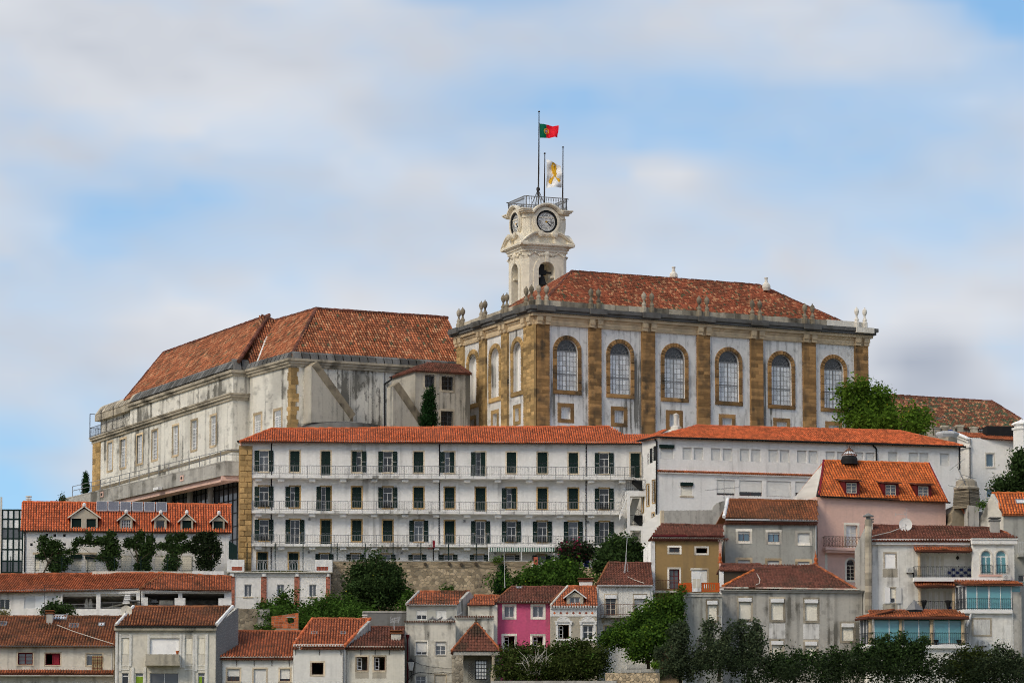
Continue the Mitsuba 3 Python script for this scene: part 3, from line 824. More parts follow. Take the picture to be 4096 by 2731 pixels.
# quoin stones at the corner
for i, t in enumerate(np.arange(zb_c + 5, zc_b - .2, .45)):
 w = .45 + .4 * rnd.random()
 col.put('quoin', MB().box(CF, -.03, w, t, t + .43, .01, .05 + .03 * rnd.random(), rnd.random()), 'stone', 'sand', .5)
 w = .5 + .5 * rnd.random()
 col.put('quoin', MB().box(CS, -w, .02, t, t + .43, .01, .05 + .03 * rnd.random(), rnd.random()), 'stone', 'sand', .5)
# roofs of the right block (front slope and side slope meet in a hip)
RP = 44.0
e0 = CF.W(0, zm - .55, -.25)
fr_ = Pl(e0, AF, RP)
sr_ = Pl(CS.W(0, zm - .55, -.25), CS.ang, RP)
apex = fr_.q('J', 690, 97)
top = apex[1]
uq = fr_.q('J', 2260, 222)[0]
tiled(col.key, fr_, Polygon([(0.0, 0), (uE, 0), (uE, top), (apex[0], top)]), 'mixed', .35, .30, .45, single=300)
def pitch_through(o, ang, P):
 """The roof plane over the eave line through o (direction ang) that holds the point P."""
 h = Pl(o, ang)
 d = P - h.o
 return Pl(o, ang, math.degrees(math.atan2(d[2], float(d @ h.i))))
PA0 = fr_.W(apex[0], top)
sr_ = pitch_through(sr_.o, CS.ang, PA0)
sq4 = [sr_.q('J', *p_) for p_ in ((90, 592), (245, 222))]
ap2 = (float((PA0 - sr_.o) @ sr_.e), float((PA0 - sr_.o) @ sr_.V))
uvt, vvt = Pl(PA0, CS.ang).q('J', 245, 222)[0] + ap2[0], ap2[1]
uev = Pl(sr_.o, CS.ang).q('J', 90, 592)[0]
tiled(col.key, sr_, Polygon([(uev - .4, 0), (0, 0), ap2, (uvt, vvt)]), 'mixed', .35, .30, .45)
bk = Pl(fr_.W(uE, top) + fr_.i * top * math.cos(math.radians(RP)) - np.array([0, 0, top * math.sin(math.radians(RP))]), AF + 180, RP)
col.put('back_roof', MB().prism(bk, Polygon([(0, 0), (uE - apex[0] - 6.2, 0), (uE - apex[0], top), (0, top)]), -.1, 0), 'tile', 'mixed', .4)
PA = fr_.W(apex[0], top, .06)
rn_ = float((PA0 - sr_.o) @ Pl(sr_.o, CS.ang).i)
bs_ = Pl(sr_.o + Pl(sr_.o, CS.ang).i * 2 * rn_, CS.ang + 180, sr_.pitch)
col.put('back_roof', MB().prism(bs_, Polygon([(-ap2[0], vvt), (-uvt, vvt), (-uvt, 0), (-ap2[0] + 6.2, 0)]), -.1, 0), 'tile', 'mixed', .4)
ridge(col.key, [fr_.W(.1, .1, .06), PA, fr_.W(uE, top, .06)], 'dark', .5, r=.2, L=.5)
ridge(col.key, [PA, sr_.W(uvt, vvt, .06)], 'dark', .5, r=.2, L=.5)
# projecting left block
BS = Pl(at('I', 1332, 900, 452.0 + .0), AS)
BS.o = np.array([*(CS.W(uS, 0) + CS.N * 1.0)[:2], 0.])
BSx = fac('I', 1332, 900, float(CS.W(uS, 0)[1]) - .4, AS)
BF = Pl(BSx.o, AF)
BS = BSx
zt2, zb2 = BS.q('I', 1332, 548)[1], BS.q('I', 1332, 592)[1]     # upper cornice
zm2, zl2 = BS.q('I', 1332, 455)[1], BS.q('I', 1332, 742)[1]     # parapet blocks top, string course
uW = BS.q('I', 246, 1200)[0]
zbot = BS.q('I', 1332, 1265)[1] - 3.5
ops = []
for x0, y0, x1, y1 in [(357, 1115, 392, 1333), (458, 1090, 496, 1310), (586, 1058, 626, 1278), (706, 1025, 744, 1248), (868, 985, 907, 1212), (1014, 945, 1054, 1172), (1164, 907, 1203, 1138)]:
 u0, v0, u1, v1 = BS.rect('I', x0, y0, x1, y1)
 u0 -= .1
 ops.append(sbox(u0, v0, u1, v1))
 col.winuv(u0, v0, u1, v1, pl=BS, nx=2, ny=6, tr=.27, rec=.14, sur=.22, surpal='sandpale', glass='old', fw=.08, name='side_window', cut=False, cell=.6)
ui = BF.q('I', 1470, 900)[0]
m = MB()
m.prism(BS, sbox(uW, zbot, 0, zl2).difference(unary_union(ops)), -.5, 0)
ui = BF.q('I', 1470, 900)[0]
ma = MB().box(BS, uW + 11.5, -.2, zl2, zb2, -.6, -.12).box(BS, uW + .3, uW + 11.5, zl2, zb2, -2.0, -.7).box(BF, .4, ui + 1.0, zl2, zb2, -.6, -.12)
col.put('attic_wall', ma, 'plaster', 'coll', 1.7)
m.box(BF, .5, ui + 1.0, zbot, zl2, -.5, 0)
m.box(BS, uW, uW + .5, zbot, zl2, -14, -.5)
m.box(BS, uW, uW + .5, zl2, zb2, -14, -2.0)
m.box(BS, uW + .5, -.5, zbot, zb2, -14, -13.5)
m.box(BS, uW + .5, -.5, zb2 - .6, zb2 - .3, -13.5, -2.0)
col.put('wall', m, 'plaster', 'coll', .95)
m = MB()
for pl, a, b in ((BS, uW - .3, 0), (BF, -.5, ui)):
 for t0, t1, n in ((-.55, -.25, .2), (-.25, 0, .42), (0, .16, .55)):
  m.box(pl, a if pl is BS else -n, b, zl2 + t0, zl2 + t1, -.4, n, .5)
 st = uW + 11.5 if pl is BS else a
 for t0, t1, n in ((0, .5, .12), (.5, 1, .3)):
  m.box(pl, st if pl is BS else -n, b, zb2 + t0 * (zt2 - zb2), zb2 + t1 * (zt2 - zb2), -.6, n, .5)
m.box(BS, uW - .1, uW + 11.5, zb2, zt2 + .15, -2.0, -.1, .6)
col.put('cornice', m, 'stone', 'granite', .75)
col.put('base_course', MB().box(BS, uW, 0, BS.q('I', 1332, 1182)[1] - .1, BS.q('I', 1332, 1170)[1] + .05, .004, .1).box(BF, .0, ui, BS.q('I', 1332, 1182)[1] - .1, BS.q('I', 1332, 1170)[1] + .05, .004, .1), 'stone', 'lichen', .5)
nb = int((-uW) / .95)
for i in range(nb):
 x0 = uW + .3 + i * (-uW - .3) / nb
 back_ = -.3 if x0 < uW + 11 else 0
 col.put('parapet_block', MB().hexa(BS.W([x0, x0 + .80, x0 + .80, x0] * 2, [zt2 + .16, zt2 + .16, zm2 - .25, zm2 - .25, zt2 + .16, zt2 + .16, zm2, zm2], np.array([.3, .3, -.3, -.3, -.75, -.75, -.75, -.75]) + back_), rnd.random()), 'stone', 'granite' if x0 < uW + 12 else 'dark', .6)
for i in range(max(2, int(ui / .95))):
 x0 = .1 + i * .95
 col.put('parapet_block', MB().hexa(BF.W([x0, x0 + .80, x0 + .80, x0] * 2, [zt2 + .02, zt2 + .02, zm2 - .25, zm2 - .25, zt2 + .02, zt2 + .02, zm2, zm2], [.3, .3, -.1, -.1, -.65, -.65, -.65, -.65]), rnd.random()), 'stone', 'dark', .6)
# pier of ochre ashlar at the far end
key = col.put('end_pier', MB().box(BS, uW - .15, uW + 2.3, zbot, zl2 - .5, .003, .1), 'stone', 'sand', .4)
put_stones(key, BS.off(.1), courses(uW - .15, uW + 2.3, zbot + 1.5, zl2 - .5, .62, (1.0, 1.6), seed=77), 'stone', 'sand', .4)
# its roof
def hip_apex(corner, e, i, run, along, c, x, y):
 """The ridge end `run` behind the eave; its height from the sight line."""
 P = corner - e * along + i * run
 r = ray(c, x, y)
 P[2] = EYE[2] + r[2] * (P[1] - EYE[1]) / r[1]
 return P
LA0 = hip_apex(BS.W(0, 0, -.5), BS.e, BS.i, 6.0, 6.0, 'I', 1555, 122)
lr_ = pitch_through(BS.W(0, zm2 - .5, -.5), AS, LA0)
a1 = (float((LA0 - lr_.o) @ lr_.e), float((LA0 - lr_.o) @ lr_.V))
a2 = (Pl(BS.W(0, 0, -6.5), AS).q('I', 797, 340)[0], a1[1])
topL = a1[1]
uE2 = Pl(lr_.o, AS).q('I', 490, 690)[0]
tiled(col.key, lr_, Polygon([(uE2, 0), (0.0, 0), (a1[0], topL), (a2[0], topL)]), 'mixed', .45, .30, .45)
rr_ = pitch_through(BF.W(0, zm2 - .5, -.5), AF, lr_.W(a1[0], topL))
rq = [rr_.q('I', *p_) for p_ in ((1425, 447), (1548, 440), (1650, 160), (1555, 124))]
tiled(col.key, rr_, Polygon([(rq[0][0], 0), (rq[1][0] + .3, 0), (rq[2][0] + .3, rq[2][1]), rq[3]]), 'mixed', .5, .30, .45)
col.put('valley_gutter', MB().tube(sr_.W(uev - .4, -.1, .05), sr_.W(uvt, vvt, .05), .15), 'plaster', 'warmwhite', .4)
hl = topL * math.sin(math.radians(lr_.pitch))
LA, LB = lr_.W(a1[0], topL, .06), lr_.W(a2[0], topL, .06)
ridge(col.key, [lr_.W(.3, .1, .06), LA, LB, lr_.W(uE2, .1, .06)], 'dark', .5, r=.2, L=.5)
back = MB()
R0 = lr_.W(0, topL) + lr_.i * topL * math.cos(math.radians(lr_.pitch)) - np.array([0, 0, hl])
q1 = lr_.W(a1[0], topL, -.1)
q2 = lr_.W(a2[0], topL, -.1)
back.add([q1, q2, R0 + lr_.e * uE2, R0 + lr_.e * (a1[0] - 2), lr_.W(uE2, 0)], [[0, 1, 2], [0, 2, 3], [2, 1, 4]])
col.put('back_roof', back, 'tile', 'mixed', .5)
ridge(col.key, [rr_.W(*rq[3], .05), rr_.W(*rq[2], .05)], 'dark', .5, r=.18)
# iron railing along the ledge at the far end
r_ = railing(BS, uW - .2, uW + 11.5, zl2 + .16, zl2 + 1.25, .45, .3, .03)
m = side_rail(BS, uW - .25, zl2 + .16, zl2 + 1.25, -3, .4, .3, .03, r_)
for u in (uW - .25, uW + 3.5, uW + 7.5):
 m.box(BS, u - .035, u + .035, zl2 + .16, zl2 + 2.9, .4, .47)
m.box(BS, uW - .25, uW - .2, zl2 + 2.85, zl2 + 2.92, -2, .45)
col.put('railing', m, 'paint', 'iron', .2)
# the two sloping buttress walls
def buttress(fc, c, top, foot, back_x, n_out, zb, w):
 """A wall leaning against the front; its sloping top falls from the wall to the right."""
 ut, vt = fc.q(c, *top)
 uf, vf = fc.q(c, *foot)
 P = Pl(fc.W(0, 0, n_out), fc.ang)
 poly = Polygon([(ut, zb), (uf, zb), (uf, vf), (ut, vt)])
 mm = MB().prism(P, poly, -w, 0)
 k_ = col.put('buttress', mm, 'plaster', 'buttress', .7)
 d = np.array([uf - ut, vf - vt])
 nn = np.array([-d[1], d[0]]) / np.linalg.norm(d)
 cap = Polygon([(ut, vt), (uf, vf), (uf + nn[0] * .75, vf + nn[1] * .75), (ut + nn[0] * .75, vt + nn[1] * .75)])
 put(k_ + '__coping', MB().prism(P, cap, -w - .15, .12), 'stone', 'lichen', .8)
buttress(CF, 'J', (560, 712), (960, 1265), 545, 2.2, zb_c, 2.3)
col.put('apse_roof', MB().add(*(lambda v: (v, [[0, i, i + 1] for i in range(1, 12)]))(np.vstack([[CF.W(CF.q('J', 985, 1270)[0], CF.q('J', 985, 1272)[1], 1.0)], [CF.W(CF.q('J', 905, 1300)[0] + 4.6 * math.cos(t), CF.q('J', 905, 1335)[1], 1.0 + 4.0 * math.sin(t)) for t in np.linspace(math.pi, 0, 12)]]))), 'stone', 'dark', .5)
col.put('apse_wall', MB().lathe(CF.W(CF.q('J', 905, 1300)[0], 0, 1.0), [(4.2, zb_c), (4.2, CF.q('J', 905, 1340)[1])], 24), 'plaster', 'darkgrey', .8)
# ------------------------------------------------------------------ annex with barred windows between the college and the library
XF = fac('J', 1728, 900, 447.0, AF)
anx = Bld('annex_building', 'low stained stone annex with three barred windows between the college and the library', 'building', XF, 'buttress', .8)
for x0, y0, x1, y1 in [(1828, 778, 1924, 912), (2002, 792, 2122, 942), (1995, 1160, 2117, 1315)]:
 anx.win('J', x0, y0, x1, y1, sur=.22, surpal='granite', nx=3, ny=3, fr='grey', rec=.3, bars='black', cell=9)
uxe = XF.q('J', 2300, 900)[0]
zxt = XF.q('J', 1728, 740)[1]
XS = Pl(XF.o, AS)
uxs = XS.q('J', 1480, 900)[0]
m = MB()
m.prism(XF, sbox(.4, zb_c, uxe, zxt).difference(unary_union(anx.op)), -.4, 0)
m.box(XS, uxs, 0, zb_c, zxt, -.4, 0)
m.box(XS, uxs - .0, 0, zxt - .4, zxt - .2, -uxe, -.4)
m.box(XF, uxe - .3, uxe, zb_c, zxt, uxs, -.4)
anx.put('wall', m, 'plaster', 'buttress', .8)
e_ = Pl(XF.W(-.2, zxt - .02, .3), AF, 24.0)
t1 = e_.q('J', 1868, 655)
tiled(anx.key, e_, Polygon([(-.3, 0), (uxe + .3, 0), (uxe + .3, t1[1]), (t1[0], t1[1])]), 'dark', .6, .24, .42)
es = Pl(XS.W(.2, zxt - .02, .3), AS, 24.0)
s1 = es.q('J', 1868, 655)
tiled(anx.key, es, Polygon([(uxs, 0), (.3, 0), (s1[0], t1[1]), (uxs, t1[1])]), 'dark', .65, .24, .42)
ut, vt = XF.q('J', 1480, 905)
uf, vf = XF.q('J', 1760, 1310)
buttress(XF, 'J', (1480, 905), (1765, 1325), 0, .4, zb_c, 1.6)
gp = [CF.W(*CF.q('J', x, y), .15) for x, y in ((1388, 760), (1388, 1330))]
col.put('pipe', MB().tube(gp[0], gp[1], .07), 'paint', 'alu', .3)
pipe(anx, XF, 'J', [(1470, 800), (1468, 835), (1400, 880), (1400, 1320)], .1, .2)
# ------------------------------------------------------------------ clock tower
TF_ = fac('N', 712, 1200, 466.0, 22.0)
tw = Bld('clock_tower', 'pale stone clock tower with bell arch, two dials and iron balustrade', 'tower', TF_, 'stained')
wT = TF_.q('N', 1765, 900)[0]
hT = wT / 2
cT = TF_.W(hT, 0, -hT)                                           # axis
FACES = []
for k in range(4):
 a = 22.0 + 90 * k
 p = Pl(cT, a)
 p.o = cT + p.N * hT
 FACES.append(p)
zt = lambda y, c='M', x=468: TF_.q(c, x, y)[1]
z_rt, z_c1, z_c0, z_ck = zt(775), zt(862), zt(890), zt(955)
z_p1, z_p0, z_e1, z_e0, z_o1, z_o0 = zt(1032), zt(1112), zt(1135), zt(1172), zt(1182), zt(1240)
z_arch, z_arch0 = zt(1268), zt(1440) - 4
rC = (TF_.q('M', 551, 955)[0] - TF_.q('M', 385, 955)[0]) / 2
# the belfry stage is a real shell with an arched opening on each face
chf = .55
m, st = MB(), []
aw = (TF_.q('M', 515, 1400)[0] - TF_.q('M', 388, 1400)[0])
for k, p in enumerate(FACES):
 w = hT - chf
 m.prism(p, sbox(-w, 70, w, z_o0).difference(arch_poly(-aw / 2, z_arch0, aw / 2, z_arch)), -.9, 0)
 q = Pl(p.W(w, 0, 0), p.ang + 45)
 m.box(q, 0, chf * 1.414, 70, z_o0, -.9, 0)
 g_ = arch_poly(-aw / 2 - .55, z_arch0, aw / 2 + .55, z_arch + .5)
 m.prism(p, ring(g_, arch_poly(-aw / 2, z_arch0 - .01, aw / 2, z_arch)), .003, .12)
 m.box(p, -.16, .16, z_arch - .05, z_arch + .62, .02, .24)
 m.box(p, -aw / 2 - .0, -aw / 2 + .3, zt(1390), zt(1375), -.8, -.1)
 m.box(p, aw / 2 - .3, aw / 2, zt(1390), zt(1375), -.8, -.1)
tw.put('belfry', m, 'stone', 'tower', .06)
def octa(n_, ch):
 return [(s0 * x, s1 * y) for s0, s1, x, y in ((1, 1, n_, n_ - ch), (1, 1, n_ - ch, n_), (-1, 1, n_ - ch, n_), (-1, 1, n_, n_ - ch), (-1, -1, n_, n_ - ch), (-1, -1, n_ - ch, n_), (1, -1, n_ - ch, n_), (1, -1, n_, n_ - ch))]
flat = Pl(cT, 22.0, 0.0)          # horizontal plane
flat.o = np.array([cT[0], cT[1], 0])
def slab(mm, n_, ch, z0, z1, r=None):
 return mm.prism(flat, Polygon(octa(n_, ch)), z0, z1, r)
m = MB()
slab(m, hT + .05, chf, z_o0 - .02, z_o0 + .1)
slab(m, hT - .02, chf, z_o0 + .1, z_o1 - .12)
slab(m, hT + .12, chf, z_o1 - .12, z_o1)
for z0, z1, n in ((z_o1, z_e0 + .05, .12), (z_e0 + .05, z_e0 + .3, .26), (z_e0 + .3, z_e1 - .12, .46), (z_e1 - .12, z_e1 + .08, .6)):
 slab(m, hT + n, chf + n * .35, z0, z1)
tw.put('cornice', m, 'stone', 'tower', .14)
# carved swags in the frieze
for k, p in enumerate(FACES):
 m = MB()
 g = np.random.default_rng(30 + k)
 zc = (z_o0 + z_o1) / 2
 for u in np.linspace(-hT + .4, hT - .4, 27):
  dz = .17 * math.cos(u * 4.6) - .02
  e = trimesh.creation.icosphere(subdivisions=1, radius=1)
  v = np.array(e.vertices) * [.13, .13, .1]
  o = p.W(u, zc + dz + g.uniform(-.04, .04), .05)
  m.add(o + v * g.uniform(.7, 1.3), e.faces, g.random())
 for u in (0.,):
  e = trimesh.creation.icosphere(subdivisions=2, radius=1)
  m.add(p.W(u, zc, .05) + np.array(e.vertices) * [.34, .2, .36], e.faces, .6)
  for s in (-1, 1):
   m.add(p.W(u + s * .5, zc - .05, .05) + np.array(e.vertices) * [.24, .15, .16], e.faces, .5)
  m.add(p.W(u, zc + .38, .05) + np.array(e.vertices) * [.2, .12, .12], e.faces, .5)
 tw.put('carved_swag', m, 'stone', 'tower', .25)
# clock stage
hC = hT - .12
m = MB()
slab(m, hC, chf, z_e1 + .05, z_c0 + .05)
slab(m, hC + .10, chf, zt(925), zt(918))
tw.put('clock_stage', m, 'stone', 'tower', .06)
ARC = rC + .62
for k, p0 in enumerate(FACES):
 p = p0.off(-.12)
 # round stone frame
 cc = Point(0, z_ck)
 m = MB()
 m.prism(p, cc.buffer(rC + .36, 28).difference(cc.buffer(rC, 28)), .003, .2)
 m.prism(p, cc.buffer(rC + .22, 28).difference(cc.buffer(rC, 28)), .21, .3)
 key = numbered(tw.key + '__clock_dial')
 put(key + '__stone_ring', m, 'stone', 'tower', .08)
 face = MB().prism(p, cc.buffer(rC * .99, 40), .003, .06)
 put(key, face, 'paint', 'clock', .1, num=False)
 put(key + '__rim', MB().prism(p, cc.buffer(rC, 40).difference(cc.buffer(rC * .83, 40)), .07, .2), 'paint', 'black', .0)
 if k in (0, 3):
  n = MB()
  n.prism(p, cc.buffer(rC * .43, 30).difference(cc.buffer(rC * .405, 30)), .061, .075)
  for i in range(60):
   t = i * math.pi / 30
   u, v = rC * .77 * math.sin(t), z_ck + rC * .77 * math.cos(t)
   n.box(p, u - .018, u + .018, v - .018, v + .018, .061, .075)
  put(key + '__minute_marks', n, 'paint', 'black')
  for i, tx in enumerate(['XII', 'I', 'II', 'III', 'IIII', 'V', 'VI', 'VII', 'VIII', 'IX', 'X', 'XI']):
   t = i * math.pi / 6
   tm = meshkit.text_mesh(tx, .26, .012, bold=True)
   v = np.array(tm.vertices)
   v[:, 0] -= (v[:, 0].max() + v[:, 0].min()) / 2
   v[:, 1] -= .13
   v[:, 0] *= .8
   cs, sn = math.cos(-t), math.sin(-t)
   u2, v2 = v[:, 0] * cs - v[:, 1] * sn + rC * .6 * math.sin(t), v[:, 0] * sn + v[:, 1] * cs + z_ck + rC * .6 * math.cos(t)
   put(key + '__numeral', MB().add(p.W(u2, v2, v[:, 2] + .061), tm.faces), 'paint', 'black')
  for tx, dz, hh in (('PARIS', .24, .075), ('HENRY LEPAUTE', -.34, .075)):
   tm = meshkit.text_mesh(tx, hh, .01, bold=True)
   v = np.array(tm.vertices)
   v[:, 0] -= v[:, 0].max() / 2
   put(key + '__lettering', MB().add(p.W(v[:, 0], v[:, 1] + z_ck + dz * rC * 1.0, v[:, 2] + .061), tm.faces), 'paint', 'black')
  for t, L, w in ((math.radians(128), .62, .055), (math.radians(93), .78, .04)):
   d = np.array([math.sin(t), math.cos(t)])
   s_ = np.array([d[1], -d[0]])
   b0, b1 = -.12 * rC * d, L * rC * d
   pg = Polygon([b0 + s_ * w * .6, b0 - s_ * w * .6, b1 * .8 - s_ * w * 1.2, b1, b1 * .8 + s_ * w * 1.2])
   put(key + '__hand', MB().prism(p, affinity.translate(pg, 0, z_ck), .08, .1), 'paint', 'black')
  put(key + '__hub', MB().prism(p, cc.buffer(.1, 10), .1, .13), 'paint', 'gold', .5)
 # cornice that arches over the dial
 band_ = lambda r0, r1, z0, z1, ext: unary_union([cc.buffer(r1, 28).difference(cc.buffer(r0, 28)).intersection(sbox(-r1, z_c0, r1, z_ck + r1 + 1)), sbox(-hC - ext, z0, -r0 + .02, z1), sbox(r0 - .02, z0, hC + ext, z1)])
 m = MB()
 m.prism(p, Polygon([(-hC, z_c0), (hC, z_c0), (hC, z_c1)] + [(ARC * math.cos(t), z_ck + ARC * math.sin(t)) for t in np.linspace(.75, math.pi - .75, 14)] + [(-hC, z_c1)]).buffer(0).difference(cc.buffer(rC + .3)), -.5, -.01)
 m.prism(p, band_(rC + .42, ARC - .1, z_c0, z_c0 + .14, .2), -.3, .25)
 m.prism(p, band_(rC + .52, ARC + .05, z_c0 + .14, z_c1 - .08, .42), -.3, .45)
 m.prism(p, band_(rC + .60, ARC + .14, z_c1 - .09, z_c1 + .02, .5), -.3, .58)
 tw.put('arched_cornice', m, 'stone', 'tower', .15)
 # broken pediment with volutes at the foot
 m = MB()
 for sgn in (-1, 1):
  pts = []
  x0, x1 = hT + .58, rC * .66
  for t in np.linspace(0, 1, 12):
   pts.append((sgn * (x0 + (x1 - x0) * t), z_e1 + .08 + (z_p1 - z_e1 - .1) * math.sin(t * math.pi * .52)))
  th_ = .26
  poly = Polygon(pts + [(a, b - th_) for a, b in pts[::-1]]).buffer(0)
  m.prism(p, poly, -.1, .55)
  m.prism(p, Polygon(pts + [(a, b - th_ * .45) for a, b in pts[::-1]]).buffer(0), .55, .66)
  tym = Polygon(pts + [(sgn * x1, z_e1), (sgn * x0, z_e1)]).buffer(0)
  m.prism(p, tym.buffer(-.05), -.1, .3)
  cx_, cz_ = sgn * x1, z_p1 - .3
  m.prism(p, Point(cx_, cz_).buffer(.32, 12), .0, .68)
  m.prism(p, Point(cx_, cz_).buffer(.2, 12), .68, .74)
  m.prism(p, Point(cx_, cz_).buffer(.09, 10), .74, .8)
 tw.put('pediment', m, 'stone', 'tower', .12)
m = MB()
slab(m, hC - .05, chf, z_c0 + .05, z_c1 + .05)
tw.put('terrace', m, 'stone', 'tower', .15)
# balustrade of iron
m = MB()
for k, p0 in enumerate(FACES):
 p = p0.off(-.05)
 zb_, zt_ = z_c1 + .05, z_rt + .12
 for u in np.linspace(-hT + chf * .5, hT - chf * .5, 17):
  m.lathe(p.W(u, zb_, 0), [(.022, 0), (.022, .2), (.06, .35), (.022, .6), (.022, zt_ - zb_ - .35), (.065, zt_ - zb_ - .22), (.022, zt_ - zb_)], 5)
 q = Pl(p.W(hT - chf * .5, 0, 0), p.ang + 45)
 for u in np.linspace(0, chf * .5, 3):
  m.lathe(q.W(u, zb_, 0), [(.03, 0), (.03, zt_ - zb_)], 5)
 m.box(p, -hT + chf * .3, hT - chf * .3, zt_, zt_ + .08, -.05, .05)
 m.box(p, -hT + chf * .3, hT - chf * .3, zb_ + .12, zb_ + .18, -.04, .04)
 q2 = Pl(p.W(hT - chf * .3, 0, 0), p.ang + 45)
 m.box(q2, 0, chf * .9, zt_, zt_ + .08, -.05, .05)
tw.put('balustrade', m, 'paint', 'grey', .3)
# the bell hangs in the front arch: a thing of its own
bc = TF_.W(TF_.q('M', 437, 1400)[0], 0, -.75)
zb0, zb1 = zt(1448, x=437), zt(1362, x=437)
bell = thing('tower_bell', 'dark bronze bell hanging in the arch of the clock tower', 'bell')
H = zb1 - zb0
put(bell + '__body', MB().lathe(bc + [0, 0, zb0], [(.78, 0), (.74, .08), (.58, .3 * H), (.46, .6 * H), (.42, .85 * H), (.3, .95 * H), (.1, H)], 16), 'paint', 'black', .4, smooth=True)
put(bell + '__headstock', MB().box(TF_, TF_.q('M', 437, 1)[0] - .55, TF_.q('M', 437, 1)[0] + .55, zb1, zb1 + .5, -1.0, -.5).box(TF_, TF_.q('M', 437, 1)[0] - .3, TF_.q('M', 437, 1)[0] + .3, zb1 + .5, zb1 + 1.1, -.95, -.55).box(TF_, TF_.q('M', 388, 1)[0], TF_.q('M', 515, 1)[0], zb1 + .15, zb1 + .35, -.85, -.65), 'paint', 'black', .3)
# flag poles on the tower and the two flags
DP = cT[1]
def pole(name, label, pts, r, extra=None):
 k_ = thing(name, label, 'flagpole')
 a, b = at('M', *pts[0], DP), at('M', *pts[1], DP)
 a[2] = z_c1 + .05
 mm = MB()
 mid = a + (b - a) * .35
 mm.tube(a, mid, r, r * .85, 8).tube(mid, b, r * .85, r * .55, 8)
 mm.lathe(b, [(.06, 0), (.12, .05), (.1, .12), (.02, .18)], 8)
 put(k_ + '__mast', mm, 'paint', 'flaggreen' if False else 'iron', .1)
 if extra:
  e = MB()
  hub = at('M', 397, 702, DP)
  e.lathe(hub - [0, 0, .2], [(.1, 0), (.2, .1), (.2, .35), (.1, .45)], 8)
  for dx, dy in ((-1.05, -.6), (1.05, -.6), (-.5, .9), (.5, -.9)):
   e.tube(hub, [hub[0] + dx, hub[1] + dy, z_c1 + .05], .04, sides=5)
  put(k_ + '__stay', e, 'paint', 'iron')
  put(k_ + '__halyard', MB().path([at('M', 408, 180, DP - .1), at('M', 411, 420, DP - .1), at('M', 402, 690, DP - .1)], .012, 4), 'paint', 'grey')
 return k_
pole('flagpole', 'tallest green mast on the tower, stayed by four struts, flying the red and green flag', [(398, 790), (404, 98)], .085, True)
pole('flagpole', 'shorter bare mast left of the white flag on the tower', [(445, 800), (449, 425)], .085)
pole('flagpole', 'slim mast at the right corner of the tower behind the white flag', [(588, 855), (592, 376)], .085)
def cloth(corners, nu, nv, f, wave):
 """A flag as a waving sheet; corners TL TR BR BL; returns surface(u, v)."""
 TL, TR, BR, BL = corners
 def S(u, v):
  u, v = np.asarray(u, float), np.asarray(v, float)
  p = (TL * (1 - u)[..., None] + TR * u[..., None]) * (1 - v)[..., None] + (BL * (1 - u)[..., None] + BR * u[..., None]) * v[..., None]
  w = wave(u, v)
  return p + w[..., None] * np.array([0.25, -1, .12])
 return S
def sheet(S, u0, u1, v0, v1, nu, nv, off=0.):
 U, V = np.meshgrid(np.linspace(u0, u1, nu), np.linspace(v0, v1, nv), indexing='ij')
 p = S(U, V) + [0, -off, 0]
 i = (np.arange(nu - 1)[:, None] * nv + np.arange(nv - 1)[None]).ravel()
 f = np.vstack([np.c_[i, i + nv, i + nv + 1], np.c_[i, i + nv + 1, i + 1]])
 return p.reshape(-1, 3), f
def patch(S, poly, off):
 m = trimesh.util.concatenate([trimesh.creation.extrude_polygon(g_.segmentize(.05), .01, engine='earcut') for g_ in getattr(poly, 'geoms', [poly])])
 v = np.array(m.vertices)
 return S(v[:, 0], v[:, 1]) + np.outer(v[:, 2] * 1.0 + off, [0, -1, 0]), m.faces
S1 = cloth([at('M', 409, 186, DP), at('M', 553, 209, DP), at('M', 546, 297, DP), at('M', 411, 298, DP)], 24, 12, None, lambda u, v: u * (.28 * np.sin(u * 7.5 + v * 1.5) + .10 * np.sin(u * 15 - v * 4)))
fk = thing('national_flag', 'green and red flag with a yellow emblem flying from the tallest mast', 'flag')
put(fk + '__green_field', MB().add(*sheet(S1, 0, .38, 0, 1, 14, 12)), 'paint', 'flaggreen', smooth=True)
put(fk + '__red_field', MB().add(*sheet(S1, .38, 1, 0, 1, 24, 12)), 'paint', 'flagred', smooth=True)
ec = affinity.scale(Point(.38, .5).buffer(.22, 20), .72, 1.0)
put(fk + '__emblem_ring', MB().add(*patch(S1, ec.difference(affinity.scale(ec, .78, .78)), .02)), 'paint', 'yellow')
put(fk + '__emblem_band', MB().add(*patch(S1, affinity.rotate(affinity.scale(Point(.38, .5).buffer(.2, 16), .68, .22), 25), .022)), 'paint', 'yellow')
put(fk + '__shield', MB().add(*patch(S1, Polygon([(.30, .36), (.46, .36), (.46, .55), (.38, .68), (.30, .55)]), .035)), 'paint', 'flagred')
put(fk + '__shield_centre', MB().add(*patch(S1, Polygon([(.325, .41), (.435, .41), (.435, .54), (.38, .63), (.325, .54)]), .05)), 'paint', 'white')
put(fk + '__shield_mark', MB().add(*patch(S1, unary_union([sbox(x, y, x + .022, y + .05) for x, y in ((.369, .43), (.369, .5), (.369, .56), (.342, .49), (.396, .49))]), .065)), 'paint', 'blue')
S2 = cloth([at('M', 460, 468, DP), at('M', 576, 518, DP), at('M', 584, 684, DP), at('M', 465, 690, DP)], 16, 20, None, lambda u, v: .16 * np.sin(u * 6 + v * 5) + .09 * np.sin(v * 13 + u * 3))
fk = thing('ribbon_flag', 'white flag with a looped golden ribbon hanging between the two lower masts', 'flag')
put(fk + '__cloth', MB().add(*sheet(S2, 0, 1, 0, 1, 16, 22)), 'paint', 'white', smooth=True)
from shapely.geometry import LineString
